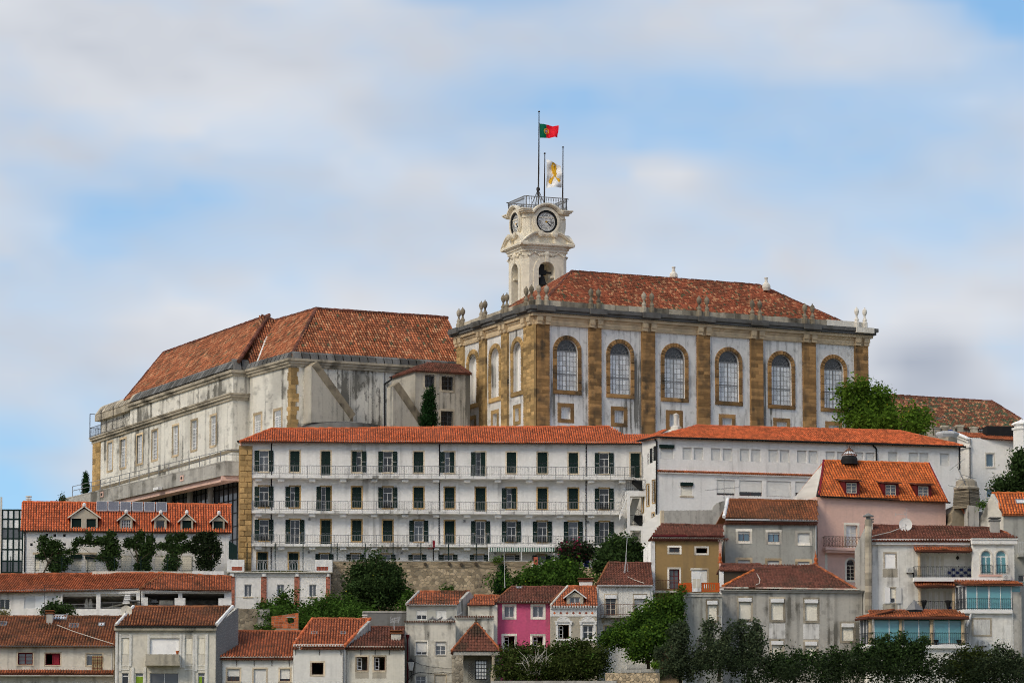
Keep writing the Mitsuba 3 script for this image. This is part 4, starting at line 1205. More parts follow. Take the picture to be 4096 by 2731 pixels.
rb = [LineString([(.40, .12), (.55, .42), (.86, .76)]).buffer(.085, cap_style=2), LineString([(.66, .12), (.5, .42), (.22, .82)]).buffer(.085, cap_style=2), LineString([(.36, .14), (.40, .07), (.52, .035), (.63, .06), (.69, .14)]).buffer(.035, cap_style=2)]
put(fk + '__ribbon', MB().add(*patch(S2, rb[0].union(rb[2]).buffer(0), .03)), 'paint', 'gold')
put(fk + '__ribbon', MB().add(*patch(S2, rb[1], .06)), 'paint', 'gold', .4)
# ------------------------------------------------------------------ the long white building with green shutters and balconies
WF = fac('B', 226, 1200, 420.0, 2.5)
CB = lambda x: (x - 1924.3 + 0.0)
wb = Bld('shuttered_building', 'long white building with dark green shutters and three rows of railed balconies', 'building', WF, 'white', .10)
zEv = WF.q('B', 1200, 258)[1]
uQ0, uW1 = WF.q('B', 136, 700)[0], WF.q('C', 1640, 500)[0]
zG = 49.0
G_ = 'sand'
def ww(c, x0, x1, y0, y1, sh=None, door=False, lk='open', top=False):
 """x0..x1: the opening in the wall; sh: which shutter leaves stand open ('w') or closed ('c')."""
 pal = 'surround' if top else 'sand'
 kw = dict(nx=2, ny=3 if door else 2, tr=.0 if (door and lk != 'closed') else .28, rec=.2, fw=.05, glass=rnd.choice(['dark', 'dark', 'dark', 'grey']), sur=.13, surpal=pal, surk=.15, cell=.2)
 k_ = wb.win(c, x0, y0, x1, y1, sh=sh, name='door' if door else 'window', sb=not door, **kw)
 if not door and not top and sh == ('w', 'w') and y0 < 1150 and rnd.random() < .8:
  u0, v0, u1, v1 = WF.rect(c, x0, y0, x1, y1)
  m = MB().box(WF, u0 + .05, u1 - .05, v0 + .02, v0 + .2, -.1, .2)
  for u in np.linspace(u0 + .05, u1 - .05, 7):
   m.box(WF, u - .015, u + .015, v0 + .2, v0 + .5, .16, .19)
  put(k_ + '__flower_box', m, 'paint', 'black', .1)
R1, R2, R3 = (325, 502), (630, 806), (914, 1092)
X = lambda i: 333 + 264.6 * i
ty = lambda r, i: (r[0] + 2.0 * i * 1.0, r[1] + 2.0 * i)
rows = [
 (R1, 545, ['o', 'c', 'dc', 'lr', 'o', 'c', 'lr2', 'do1', 'c', 'c', 'c', 'o', 'dc'], True),
 (R2, 847, ['o', 'r1', 'dr', 'c', 'o', 'c', 'c', 'dc', 'r1', 'c', 'c', 'o'], False),
 (R3, 1128, ['o', 'do', 'dc', 'c', 'c', 'o', 'dc', 'do', 'o', 'o', 'o', 'do'], False)]
for r, ydoor, kinds, top in rows:
 for i, kd in enumerate(kinds):
  xc, dy = X(i) , 1.75 * i
  door = kd[0] == 'd'
  y0, y1 = r[0] + dy, (ydoor + .95 * i if door else r[1] + dy)
  k_ = kd[1:] if door else kd
  sh = {'o': ('w', 'w'), 'c': ('c', 'c'), 'lr': ('c', 'w'), 'lr2': ('w', 'c'), 'o1': ('w', 'c'), 'r1': ('w', 'c'), 'r': ('w', 'c')}[k_]
  ww('B', xc - 40, xc + 40, y0, y1, sh, door, 'closed' if k_ == 'c' else 'open', top)
for i, kd in enumerate(['dc', 'dc', 'o', 'o', 'o', 'o', 'o', 'o', 'o', 'c1']):
 xc = [318, 586, 850, 1115, 1381, 1645, 1910, 2172, 2440, 2706][i]
 y0 = 1197 + 1.8 * i
 if kd == 'dc':
  ww('B', xc - 40, xc + 40, y0, 1352, ('c', 'c'), True, 'closed')
 else:
  ww('B', xc - 38, xc + 38, y0 + 6, 1375, ('w', 'w'), False)
zTop = zEv
walls(wb.key, WF, sbox(uQ0, zG, uW1, zTop), wb.op, 13.0, 'white', .28)
# rusticated sandstone corner
uq1 = WF.q('B', 232, 700)[0]
key = wb.put('quoin_pier', MB().box(WF, uQ0 - .12, uq1, zG, zTop - .35, .003, .10), 'stone', 'sand', .25)
items = []
g = np.random.default_rng(4)
v = zG + 1.5
alt = 0
while v < zTop - .85:
 h = .52
 cut = uQ0 - .12 + (uq1 - uQ0 + .12) * (.42 if alt else .62)
 for a, b in ((uQ0 - .12, cut), (cut, uq1)):
  items.append((sbox(a + .02, v + .02, b - .02, v + h - .02), g.uniform(.08, .15), g.random()))
 v += h
 alt = 1 - alt
put_stones(key, WF.off(.1), items, 'stone', 'sand', .2)
key = wb.put('end_wall_pier', MB().box(Pl(WF.W(uQ0 - .12, 0, 0), WF.ang - 90), -.8, .1, zG, zTop - .35, .0, .1), 'stone', 'sand', .25)
# balconies
bal = [(545, 568, 461), (847, 868, 763), (1129, 1150, 1050)]
b0 = WF.q('B', 233, 500)[0]
ends = [WF.q('C', 1572, 560)[0], WF.q('C', 1452, 860)[0], WF.q('C', 1452, 1140)[0]]
for (y0, y1, yr), b1 in zip(bal, ends):
 z1, z0, zr = WF.q('B', 700, y0 + 4)[1], WF.q('B', 700, y1)[1], WF.q('B', 700, yr + 4)[1]
 key = wb.put('balcony', MB().box(WF, b0, b1, z0, z1, .003, 1.05).box(WF, b0 - .03, b1 + .03, z1, z1 + .05, .003, 1.1), 'plaster', 'white', .5)
 m = railing(WF, b0 + .02, b1, z1 + .08, zr, 1.0, .165, .022)
 for u in np.arange(b0, b1, 1.32):
  m.box(WF, u - .02, u + .02, z0 - .02, zr, 1.07, 1.11)
 side_rail(WF, b0 + .02, z1 + .08, zr, .05, 1.0, .165, .022, m)
 put(key + '__railing', m, 'paint', 'grey', .2)
 for i in range(13):
  u = WF.q('B', 250 + 264.6 * i - (60 if i else -10), y1)[0]
  if u < b1 - .3:
   m = MB()
   m.hexa(WF.W([u, u + .6, u + .6, u] * 2, [z0 - .02, z0 - .02, z0 - .02, z0 - .02, z0 - .32, z0 - .32, z0 - .2, z0 - .2], [.003, .003, .9, .9, .003, .003, .9, .9]))
   put(key + '__corbel', MB().box(WF, u, u + .6, z0 - .28, z0 - .01, .003, .8), 'plaster', 'white', .3)
for x in (398, 1835, 3090):
 pipe(wb, WF, 'B', [(x, 262), (x - 3 if x < 500 else x - 5, 1350 if x < 500 else 1260)], .06, .06)
for x, y in ((722, 910), (2048, 924), (3105, 932), (718, 1190), (1510, 1196), (2310, 1200)):
 u, z = WF.q('B', x, y)
 wb.put('wall_lamp', MB().box(WF, u - .1, u + .1, z - .12, z + .08, .004, .2), 'paint', 'grey', .3)
# roof with its white-tipped eave tiles
rp, q = slope(wb.key, WF, 'B', (700, 246), [(128, 249), ('C', 1640, 262), ('C', 1360, 122), (1330, 117), (1250, 142), (395, 140)], 24, 'new', .16, out=.55)
ez, _ = WF.off(.55).q('B', 700, 246)[1], 0
hip_u0 = q[0][0]
m = MB()
for u in np.arange(q[0][0] + .1, q[1][0], .21):
 m.tube(rp.W(u, -.02, -.02), rp.W(u, .16, -.02), .075, sides=7)
wb.put('eave_tile', m, 'plaster', 'warmwhite', .3, kind='stuff')
pe = [rp.W(a, b, .03) for a, b in (q[0], q[5])]
ridge(wb.key, pe, 'new', .2)
# left hip slope closes the end
L0 = rp.W(q[0][0], 0)
hs = Pl(L0 + WF.i * 12, WF.ang - 90, math.degrees(math.atan2(q[5][1] * math.sin(math.radians(24)), q[5][0] - q[0][0])))
wb.put('hip_roof', MB().prism(hs, Polygon([(0, 0), (12, 0), (12 - q[5][1] * .9, math.hypot(q[5][1] * .41, q[5][0] - q[0][0])), (q[5][1] * .9, math.hypot(q[5][1] * .41, q[5][0] - q[0][0]))]), -.1, 0), 'tile', 'new', .2)
gutter(wb, WF, uQ0 - .4, zEv + .02, uW1, zEv + .02, .58, .08)
wb.put('eave_board', MB().box(WF, uQ0 - .35, uW1, zEv - .1, zEv - .02, .003, .5), 'paint', 'grey', .3)
# link roof on the right, between the two white buildings
lk = Pl(WF.W(WF.q('C', 1500, 240)[0], WF.q('C', 1600, 262)[1], -1.5), WF.ang, 20)
tiled(wb.key, lk, Polygon([lk.q('C', 1490, 240), lk.q('C', 1790, 240), lk.q('C', 1775, 186), lk.q('C', 1500, 183)]), 'new', .2, name='link_roof')
# ------------------------------------------------------------------ outside stair between the two white buildings
st = thing('outside_stair', 'white outside stair with two landings and dark flights at the end of the balconies', 'stair')
P0 = lambda c, x, y, n: WF.off(n).W(*WF.off(n).q(c, x, y))
SF = WF.off(2.6)
def sq(x, y, pl=SF):
 return pl.q('C', x, y)
m = MB()
for x0, x1, y0, y1 in ((1514, 1541, 672, 1150), (1712, 1722, 672, 730), (1634, 1648, 975, 1150)):
 a, b = sq(x0, y0), sq(x1, y1)
 m.box(SF, a[0], b[0], b[1] - 1, a[1], -.3, 0)
put(st + '__post', m, 'plaster', 'white', .2)
for x0, x1, y0, y1 in ((1508, 1724, 668, 714), (1540, 1650, 968, 1006)):
 a, b = sq(x0, y0), sq(x1, y1)
 put(st + '__landing', MB().box(SF, a[0], b[0], b[1], a[1], -1.3, .02), 'plaster', 'white', .2)
 k_ = railing(SF, a[0], b[0], a[1] + .05, a[1] + 1.0, -.1, .19)
 put(st + '__railing', k_, 'paint', 'black')
def flight(pts, n0, n1, pal, mat='plaster', steps=9, th=.28):
 (x0, y0), (x1, y1) = sq(*pts[0]), sq(*pts[1])
 m = MB()
 for i in range(steps):
  a, b = i / steps, (i + 1) / steps
  xa, xb = x0 + (x1 - x0) * a, x0 + (x1 - x0) * b
  zb = y0 + (y1 - y0) * b
  m.box(SF, xa, xb, zb - (y1 - y0) / steps - th, zb, n0, n1)
 return put(st + '__flight', m, mat, pal, .25)
for ya, yb in (((882, 672)), ((1150, 985))):
 flight([(1452, ya), (1525 if ya < 1000 else 1512, yb)], -1.0, -.1, 'white')
 (x0, y0), (x1, y1) = sq(1452, ya), sq(1525 if ya < 1000 else 1512, yb)
 put(st + '__railing', railing(SF, x0, x1, y0 + .1, y0 + 1.0, -.06, .19, slope_=y1 - y0), 'paint', 'black')
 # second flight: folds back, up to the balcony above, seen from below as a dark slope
 p0, p1 = sq(1650, ya - 60), sq(1590, yb + 95)
m = MB()
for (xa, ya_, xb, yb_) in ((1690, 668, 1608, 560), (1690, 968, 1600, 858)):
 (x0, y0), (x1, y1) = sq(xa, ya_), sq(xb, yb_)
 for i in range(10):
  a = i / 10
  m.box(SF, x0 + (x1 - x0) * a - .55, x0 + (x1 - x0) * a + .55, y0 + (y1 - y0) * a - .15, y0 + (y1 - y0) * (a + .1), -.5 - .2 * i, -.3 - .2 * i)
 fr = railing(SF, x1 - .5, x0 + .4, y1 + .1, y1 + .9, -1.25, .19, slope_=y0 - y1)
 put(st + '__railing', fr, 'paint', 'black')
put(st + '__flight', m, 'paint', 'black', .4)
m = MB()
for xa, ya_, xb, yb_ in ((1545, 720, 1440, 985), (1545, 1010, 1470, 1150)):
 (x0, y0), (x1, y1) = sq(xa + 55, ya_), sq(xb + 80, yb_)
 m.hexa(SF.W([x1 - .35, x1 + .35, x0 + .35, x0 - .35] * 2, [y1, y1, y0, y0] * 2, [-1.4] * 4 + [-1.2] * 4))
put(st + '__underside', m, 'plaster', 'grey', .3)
# ------------------------------------------------------------------ the white wing on the right with the rolled blinds
VF = fac('F', 66, 600, 417.0, 14.4)
wg = Bld('blind_wing', 'white angled building whose windows are all closed by pale roller blinds', 'building', VF, 'white', .12)
rows = [('F', a, b, c_, d) for a, b, c_, d in ((292, 375, 312, 420), (393, 476, 314, 422), (548, 632, 318, 428), (652, 735, 320, 430), (806, 890, 324, 435), (907, 991, 327, 438), (1062, 1145, 331, 442), (1164, 1247, 334, 445), (1318, 1402, 338, 449), (1421, 1504, 341, 452), (1575, 1658, 346, 457), (1677, 1760, 349, 460))]
rows += [('O', a, b, c_, d) for a, b, c_, d in ((285, 370, 863, 975), (391, 478, 866, 978), (610, 698, 862, 982), (808, 898, 868, 988), (912, 1000, 870, 990), (1110, 1198, 874, 994))]
for c, a, b, y0, y1 in rows:
 wg.win(c, a, y0, b, y1, blind=.97, blindpal='blind', rec=.2, nx=1)
wg.win('F', 88, 290, 210, 415, blind=.97, rec=.18, nx=1, box='green')
# the lower storey stands forward under a tiled string course
zS = VF.q('F', 700, 530)[1]
for a, b, y0, y1, bl in ((598, 760, 602, 738, .86), (800, 1005, 607, 745, .74), (1045, 1263, 613, 752, .97), (1302, 1510, 620, 757, .7)):
 wg.win('F', a, y0, b, y1, blind=bl, rec=.15, nx=2, glass='dark', fr='brown')
wg.win('F', 277, 627, 378, 745, blind=.97, blindpal='creamblind', rec=.12, nx=1, sill=.1, box='green')
uV1 = VF.q('O', 1295, 900)[0]
zV = VF.q('F', 66, 228)[1]
walls(wg.key, VF, sbox(0, 52, uV1, zV), wg.op, 11.0, 'white', .2)
m = MB()
for u in np.arange(.05, uV1 - 8, .2):
 m.tube(VF.W(u, zS - .06, .02), VF.W(u, zS - .16, .34), .1, sides=6, r=rnd.random())
wg.put('string_course_tile', m, 'tile', 'old', .4, kind='stuff')
wg.put('string_course', MB().box(VF, 0, uV1 - 8, zS - .32, zS - .17, .003, .25), 'plaster', 'white', .3)
rp, q = slope(wg.key, VF, 'F', (300, 222), [(60, 214), ('O', 1332, 803), ('O', 715, 660), (430, 118)], 23, 'new', .22, out=.5)
ridge(wg.key, [rp.W(*q[0], .03), rp.W(*q[3], .03)], 'new', .2)
ridge(wg.key, [rp.W(*q[1], .03), rp.W(*q[2], .03)], 'new', .2)
gutter(wg, VF, -.4, zV + .03, uV1 + .5, zV + .03, .52, .09)
pipe(wg, VF, 'O', [(455, 785), (462, 805), (492, 830), (495, 958)], .08, .12)
pipe(wg, VF, 'O', [(1296, 815), (1296, 1030)], .08, .1)
# its receding left return
VS = Pl(VF.o, 14.4 - 78)
us0 = VS.q('C', 1645, 500)[0]
ret = [(1738, 285, 1763, 410, 'green'), (1708, 305, 1733, 430, 'green'), (1686, 342, 1698, 448, None), (1734, 580, 1754, 768, None), (1686, 615, 1704, 795, None), (1731, 858, 1748, 892, None), (1644, 370, 1653, 560, None), (1644, 720, 1656, 850, None)]
for x0, y0, x1, y1, _ in ret:
 wg.win('C', x0, y0, x1, y1, pl=VS, nx=1, ny=1, rec=.02, glass='dark', sur=.1 if y0 > 500 else 0, surpal='sand', fr='green' if _ else 'white', name='side_window', cut=False, cell=9)
m = MB()
m.prism(VS, sbox(us0, 52, 0, zV).difference(unary_union([sbox(*VS.rect('C', *r[:4])) for r in ret])), -.35, 0)
wg.put('side_wall', m, 'plaster', 'white', .15)
pipe(wg, VF, 'F', [(40, 236), (58, 262), (54, 912)], .09, .1)
sp = Pl(VS.W(0, zV + .02, .45), VS.ang, 23)
tiled(wg.key, sp, Polygon([(us0, 0), (.4, 0), (-2.4, 3.0), (us0, 3.0)]), 'new', .2)
gutter(wg, VS, us0, zV + .03, .4, zV + .03, .48, .09)
# pale stained parapet wall at the foot of the wing
gw = fac('F', 130, 940, 411.0, 8.0)
k_ = thing('stained_wall', 'low grey rain-stained terrace wall with a curved end in front of the blind wing', 'wall')
a, b = gw.q('F', 128, 1010), gw.q('F', 672, 878)
cr = [(a[0], a[1] - 2), (b[0], a[1] - 2), (b[0], b[1] + .9)] + [(b[0] - 1.2 * math.sin(t), b[1] + .9 - .9 * (1 - math.cos(t)) * 1.0) for t in np.linspace(.1, 1.5, 8)] + [(a[0], gw.q('F', 128, 876)[1])]
put(k_ + '__wall', MB().prism(gw, Polygon(cr).buffer(0), -.5, 0), 'plaster', 'conc', .9)
put(k_ + '__end_pier', MB().prism(gw, sbox(a[0] - .3, a[1] - 2, a[0] - .01, gw.q('F', 128, 876)[1] + .02), -.6, .05), 'stone', 'surround', .3)
wl = thing('sloping_wall', 'white sloping garden wall stepping down beside the outside stair', 'wall')
sw = fac('C', 1830, 950, 411.5, -35.0)
pts = [sw.q('C', x, y) for x, y in ((1648, 950), (1828, 838), (1828, 1180), (1648, 1310))]
put(wl + '__wall', MB().prism(sw, Polygon(pts).buffer(0), -.4, 0), 'plaster', 'white', .35)
# ------------------------------------------------------------------ white house at the far right with a pediment, flue box and lantern turret
OF = fac('O', 1400, 900, 434.0, 10.0)
fr = Bld('far_white_house', 'plain white house with a pedimented gable and few windows at the right edge', 'house', OF, 'white', .12)
for x0, y0, x1, y1 in ((1555, 878, 1628, 1003), (1806, 938, 1850, 990), (1560, 1214, 1618, 1298)):
 fr.win('O', x0, y0, x1, y1, sur=.12, surpal='newstone', nx=1, rec=.15, glass='blue', sill=.12, sb=False)
a, b = OF.q('O', 1395, 700), OF.q('O', 2000, 752)
walls(fr.key, OF, Polygon([(a[0], 50), (b[0], 50), (b[0], OF.q('O', 1890, 752)[1]), (a[0], OF.q('O', 1395, 722)[1])]), fr.op, 10, 'white', .12)
OS = Pl(OF.W(a[0], 0, 0), -58.0)
u0 = OS.q('O', 1235, 800)[0]
pk = OS.q('O', 1250, 668)
m = MB()
m.prism(OS, Polygon([(u0, 50), (0, 50), (0, OS.q('O', 1393, 728)[1]), (pk[0], pk[1]), (u0, pk[1] - .3)]), -.3, 0)
fr.put('side_wall', m, 'plaster', 'white', .15)
m = MB()
pa, pb = OS.q('O', 1250, 672), OS.q('O', 1395, 728)
for t in (0, .28):
 m.hexa(OS.W([pa[0], pb[0], pb[0], pa[0]] * 2, [pa[1] - t, pb[1] - t, pb[1] - t - .16, pa[1] - t - .16] * 2, [.003] * 4 + [.35 - t * .5] * 4))
m.box(OS, OS.q('O', 1270, 750)[0], pb[0] + .3, pb[1] - .95, pb[1] - .75, .003, .3)
m.box(OS, OS.q('O', 1345, 900)[0], pb[0] + .02, 50, pb[1] - .96, .003, .1)
fr.put('pediment', m, 'plaster', 'white', .2)
e = OF.q('O', 1650, 738)
rp = Pl(OF.W(e[0], e[1], .25), 10.0, 16)
tiled(fr.key, rp, Polygon([rp.q('O', 1400, 722), rp.q('O', 1990, 756), rp.q('O', 1990, 706), rp.q('O', 1252, 668)]), 'old', .1, flat=True)
pipe(fr, OF, 'O', [(1400, 735), (1400, 1160)], .07, .12, pal='grey')
bx_ = OF.off(-1.2)
a, b = bx_.q('O', 1562, 742), bx_.q('O', 1884, 617)
m = MB().box(bx_, a[0], b[0], a[1], b[1], -1.6, 0)
for v in np.arange(a[1] + .1, b[1] - .1, .16):
 m.box(bx_, a[0] + .05, b[0] - .05, v, v + .05, .0, .04)
k_ = thing('roof_plant_box', 'black louvred plant box sitting on the roof of the far white house', 'vent box')
put(k_ + '__case', m, 'paint', 'black', .2)
tp = at('O', 1905, 760, 433.0)
zt_ = lambda y: at('O', 1905, y, 433.)[2]
fr.put('turret', MB().lathe([tp[0], tp[1], 0], [(.9, 50), (.9, zt_(655)), (1.05, zt_(650)), (1.05, zt_(632)), (.8, zt_(628)), (.8, zt_(605)), (1.1, zt_(600)), (1.0, zt_(588)), (.75, zt_(575)), (.3, zt_(560)), (.15, zt_(545))], 8), 'plaster', 'white', .2)
# ------------------------------------------------------------------ distant patchwork roof on the right, with its terrace
DF = fac('O', 1300, 640, 478.0, 22.0)
dr_ = Bld('distant_hall', 'distant hall with a broad patchwork roof of red, cream and green tiles', 'building', DF, 'coll', .5)
a, b = DF.q('O', 560, 640)[0], DF.q('O', 1960, 640)[0]
ez = DF.q('O', 1300, 640)[1]
walls(dr_.key, DF, sbox(a, 50, b, ez - .05), [], 18, 'coll', .6)
rp = Pl(DF.W(0, ez, .6), 22.0, 27)
q = [rp.q('O', *p) for p in ((540, 650), (1895, 650), (1612, 383), (560, 318))]
q[0], q[1] = (q[0][0], 0), (rp.q('O', 1990, 600)[0], 0)
tiled(dr_.key, rp, Polygon(q), 'green', .35, .30, .45)
ridge(dr_.key, [rp.W(*q[1], .05), rp.W(*q[2], .05), rp.W(*q[3], .05)], 'dark', .5, r=.2)
run = q[2][1] * math.cos(math.radians(27))
bk = Pl(rp.W(0, 0) + rp.i * 2 * run, 22 + 180, 27)
dr_.put('back_roof', MB().prism(bk, Polygon([(-x, y) for x, y in q]), -.1, 0), 'tile', 'green', .4)
tfp = fac('O', 1150, 700, 446.0, 12.0)
tk = thing('terrace_wall', 'old stone terrace wall with worn blocks and railing below the distant roof', 'wall')
m = MB().box(tfp, tfp.q('O', 970, 700)[0], tfp.q('O', 1560, 700)[0], 50, tfp.q('O', 1150, 705)[1], -.6, 0)
put(tk + '__wall', m, 'stone', 'granite', .7)
for x0, x1, y0 in ((985, 1040, 612), (1050, 1110, 640), (1132, 1186, 622), (1190, 1255, 632), (1275, 1335, 618), (1415, 1475, 634)):
 a, b = tfp.q('O', x0, y0), tfp.q('O', x1, 706)
 put(tk + '__block', MB().box(tfp, a[0], b[0], b[1], a[1], -.55, .03, rnd.random()).box(tfp, a[0] - .08, b[0] + .08, a[1], a[1] + .18, -.6, .1, rnd.random()), 'stone', 'granite', .7)
a, b = tfp.q('O', 1340, 640), tfp.q('O', 1560, 690)
put(tk + '__railing', railing(tfp, a[0], b[0], b[1], a[1], -.2, .3, .05), 'paint', 'iron', .2)
ck = thing('roof_cowl', 'squat grey metal cowl on a stone base beside the pediment', 'vent')
p = at('O', 1180, 690, 430.)
zc = lambda y: at('O', 1180, y, 430.)[2]
put(ck + '__cowl', MB().lathe([p[0], p[1], 0], [(.9, zc(725)), (1.15, zc(695)), (1.15, zc(680)), (.95, zc(668))], 6), 'paint', 'alu', .3)
put(ck + '__base', MB().lathe([p[0], p[1], 0], [(.95, 52), (.95, zc(726))], 4), 'stone', 'granite', .4)
# ------------------------------------------------------------------ modern concrete terrace below the college
MF = fac('I', 1270, 1320, 424.0, -61.0)
MR = Pl(MF.o, 6.0)
mt = Bld('concrete_terrace', 'modern grey concrete terrace with jutting parapet and glazed gallery under it', 'building', MF, 'conc', .8)
u0 = MF.q('I', 5, 1540)[0]
z1, z0 = MF.q('I', 1270, 1268)[1], MF.q('I', 1270, 1372)[1]
ur = MR.q('I', 1500, 1300)[0]
m = MB()
g = np.linspace(u0, 0, 14)
for a, b in zip(g[:-1], g[1:]):
 m.box(MF, a + .008, b - .008, z0, z1, -.3, 0)
for a, b in ((.0, ur / 2 - .01), (ur / 2 + .01, ur)):
 m.box(MR, a + .002, b, z0, z1, -.3, 0)
mt.put('parapet', m, 'plaster', 'conc', .85)
mt.put('coping', MB().box(MF, u0, .1, z1, z1 + .12, -.4, .06).box(MR, .1, ur, z1, z1 + .12, -.4, .06), 'plaster', 'conc', .5)
# floor slab and its pink-grey soffit drawn back to the gallery
zs = MF.q('I', 1190, 1378)[1] - .3
C0, C1, C2 = MF.W(u0, 0), MF.W(0, 0), MR.W(ur, 0)
B0, B1, B2 = C0 + MF.i * 14, C1 + MF.i * 14 + MR.i * 10, C2 + MR.i * 14
m = MB()
Z = lambda P, z: np.array([P[0], P[1], z])
for z, s in ((z0, 0), (z0 + .3, 0)):
 m.add([Z(C0, z), Z(C1, z), Z(C2, z), Z(B0, z), Z(B1, z), Z(B2, z)], [[0, 1, 4], [0, 4, 3], [1, 2, 5], [1, 5, 4]])
mt.put('floor_slab', m, 'plaster', 'conc', .4)
lip = MB()
MFi, MRi = MF.off(-.25), MR.off(-.25)
lip.box(MF, u0, -.3, z0 - .45, z0 - .02, -1.6, -.35).box(MR, -.3, ur, z0 - .45, z0 - .02, -1.6, -.35)
mt.put('soffit_beam', lip, 'plaster', 'salmon', .2)
# glazed gallery
GF = Pl(MF.off(-3.2).o, -61.0)
ga, gb = GF.q('Q', 1360, 290)[0], GF.q('Q', 2352, 200)[0]
zg0, zg1 = 50.0, z0 - .02
m = MB()
for x in (1385, 1594, 1806, 2020, 2234):
 u = GF.q('Q', x, 250)[0]
 mt.put('column', MB().tube(GF.W(u, zg0, .35), GF.W(u, zg1, .35), .3, sides=10), 'plaster', 'conc', .3)
for u in np.linspace(ga - 8, gb + 6, 36):
 m.box(GF, u - .05, u + .05, zg0, zg1, -.1, .05)
for v in np.arange(zg0 + .6, zg1, 1.3):
 m.box(GF, ga - 8, gb + 6, v - .05, v + .05, -.1, .03)
mt.put('glazing_frame', m, 'paint', 'black', .1)
for i, u in enumerate(np.linspace(ga - 8, gb + 6, 36)[:-1]):
 du = (gb - ga + 14) / 35
 mt.put('glazing_pane', MB().box(GF, u + .05, u + du - .05, zg0, zg1, -.06, -.03, rnd.random()), 'glass', 'grey')
# rail above the parapet
m = MB()
for v in (z1 + .75, z1 + 1.2):
 m.tube(MF.W(u0 + 2, v, -.2), MF.W(0, v, -.2), .035, sides=5)
 m.tube(MR.W(0, v, -.2), MR.W(ur, v, -.2), .035, sides=5)
for u in np.arange(u0 + 2, 0, 2.4):
 m.box(MF, u - .03, u + .03, z1 + .1, z1 + 1.2, -.23, -.17)
mt.put('rail', m, 'paint', 'grey', .2)
for x, y in ((313, 1522), (939, 1395)):
 u, z = MF.q('I', x, y)
 mt.put('scupper', MB().box(MF, u - .35, u + .35, z - .28, z + .28, .004, .09), 'plaster', 'salmon', .2)
 mt.put('scupper_hole', MB().box(MF, u - .2, u + .2, z - .14, z + .14, .095, .1), 'plaster', 'dark')
u, z = MF.q('I', 765, 1478)
mt.put('flood_light', MB().box(MF, u - .6, u + .6, z - .15, z + .12, .05, .5), 'paint', 'white', .2)
# ------------------------------------------------------------------ house helpers
def dormer(b, pl, c, x0, y0, x1, y1, pk, wins, wallpal='beige', roofpal='new', depth=3.2, ov=.28, trim='cream', white_cap=True, flat_top=False, **kw):
 key = numbered(b.key + '__dormer')
 u0, v0, u1, v1 = pl.rect(c, x0, y0, x1, y1)
 um, vp = pl.q(c, *pk)
 ops = []
 for w in wins:
  q = pl.rect(c, *w[:4])
  ops.append(sbox(*q))
  n_ = len(b.op)
  k2 = dict(kw)
  k2.update(w[4] if len(w) > 4 else {})
  b.winuv(*q, pl=pl, cut=False, name='dormer_window', **k2)
 m = MB()
 body = Polygon([(u0, v0), (u1, v0), (u1, v1), (um, vp - .15), (u0, v1)])
 m.prism(pl, body.difference(unary_union(ops)), -.12, 0)
 m.box(pl, u0, u0 + .1, v0, v1, -depth, -.12)
 m.box(pl, u1 - .1, u1, v0, v1, -depth, -.12)
 put(key, m, 'plaster', wallpal, .3, num=False)
 m, t = MB(), MB()
 sl = (vp - v1) / (um - u0)
 for s, ue in ((-1, u0), (1, u1)):
  a, bb = (um, vp), (ue + s * ov, v1 - ov * sl)
  poly = Polygon([a, bb, (bb[0], bb[1] + .12), (a[0], a[1] + .12)])
  m.prism(pl, poly if poly.is_valid else poly.buffer(0), .02, .22)
  t.prism(pl, Polygon([(a[0], a[1] + .02), (bb[0], bb[1] + .02), (bb[0], bb[1] + .10), (a[0], a[1] + .10)]).buffer(0), -depth, .015, .2)
  for n in np.arange(-depth, .1, .21):
   t.tube(pl.W(a[0], a[1] + .12, n), pl.W(bb[0], bb[1] + .12, n), .07, .085, 6, rnd.random())
 put(key + '__trim', m, 'plaster', trim, .3)
 put(key + '__tile', t, 'tile', roofpal, .25, kind='stuff')
 rt = MB()
 for i in range(int(depth / .42)):
  rt.tube(pl.W(um, vp + .14, -.42 * i + .15), pl.W(um, vp + .14, -.42 * i - .3), .12, .1, 7, rnd.random())
 put(key + '__ridge_tiles', rt, 'tile', roofpal, .2)
 if white_cap:
  put(key + '__cap', MB().lathe(pl.W(um, vp + .02, .2), [(.12, 0), (.17, .1), (.15, .28), (.05, .36)], 8), 'plaster', 'white', .1)
 return key
def chimney(b, c, x0, y0, x1, y1, D, pal='stained', depth=.9, cap='old', ang=0., k=.5, down=1.2, own=None):
 p = fac(c, x0, y1, D, ang)
 u0, v0, u1, v1 = p.rect(c, x0, y0, x1, y1)
 key = numbered(b.key + '__chimney')
 put(key, MB().box(p, u0, u1, v0 - down, v1, -depth, 0), 'plaster', pal, k, num=False)
 put(key + '__cap', MB().box(p, u0 - .1, u1 + .1, v1 + .01, v1 + .12, -depth - .1, .1).box(p, u0 + .08, u1 - .08, v1 + .12, v1 + .26, -depth + .1, -.1).box(p, u0 - .12, u1 + .12, v1 + .26, v1 + .34, -depth - .12, .12, .2), 'tile' if cap in PAL['tile'] else 'plaster', cap, .3)
 return key
def skylight(b, rp, c, x0, y0, x1, y1, glass='grey'):
 u0, v0, u1, v1 = rp.rect(c, x0, y0, x1, y1)
 key = numbered(b.key + '__skylight')
 put(key, MB().prism(rp, ring(sbox(u0, v0, u1, v1), sbox(u0 + .09, v0 + .09, u1 - .09, v1 - .09)), -.02, .14), 'paint', 'grey', .3, num=False)
 put(key + '__pane', MB().box(rp, u0 + .09, u1 - .09, v0 + .09, v1 - .09, .06, .1), 'glass', glass)
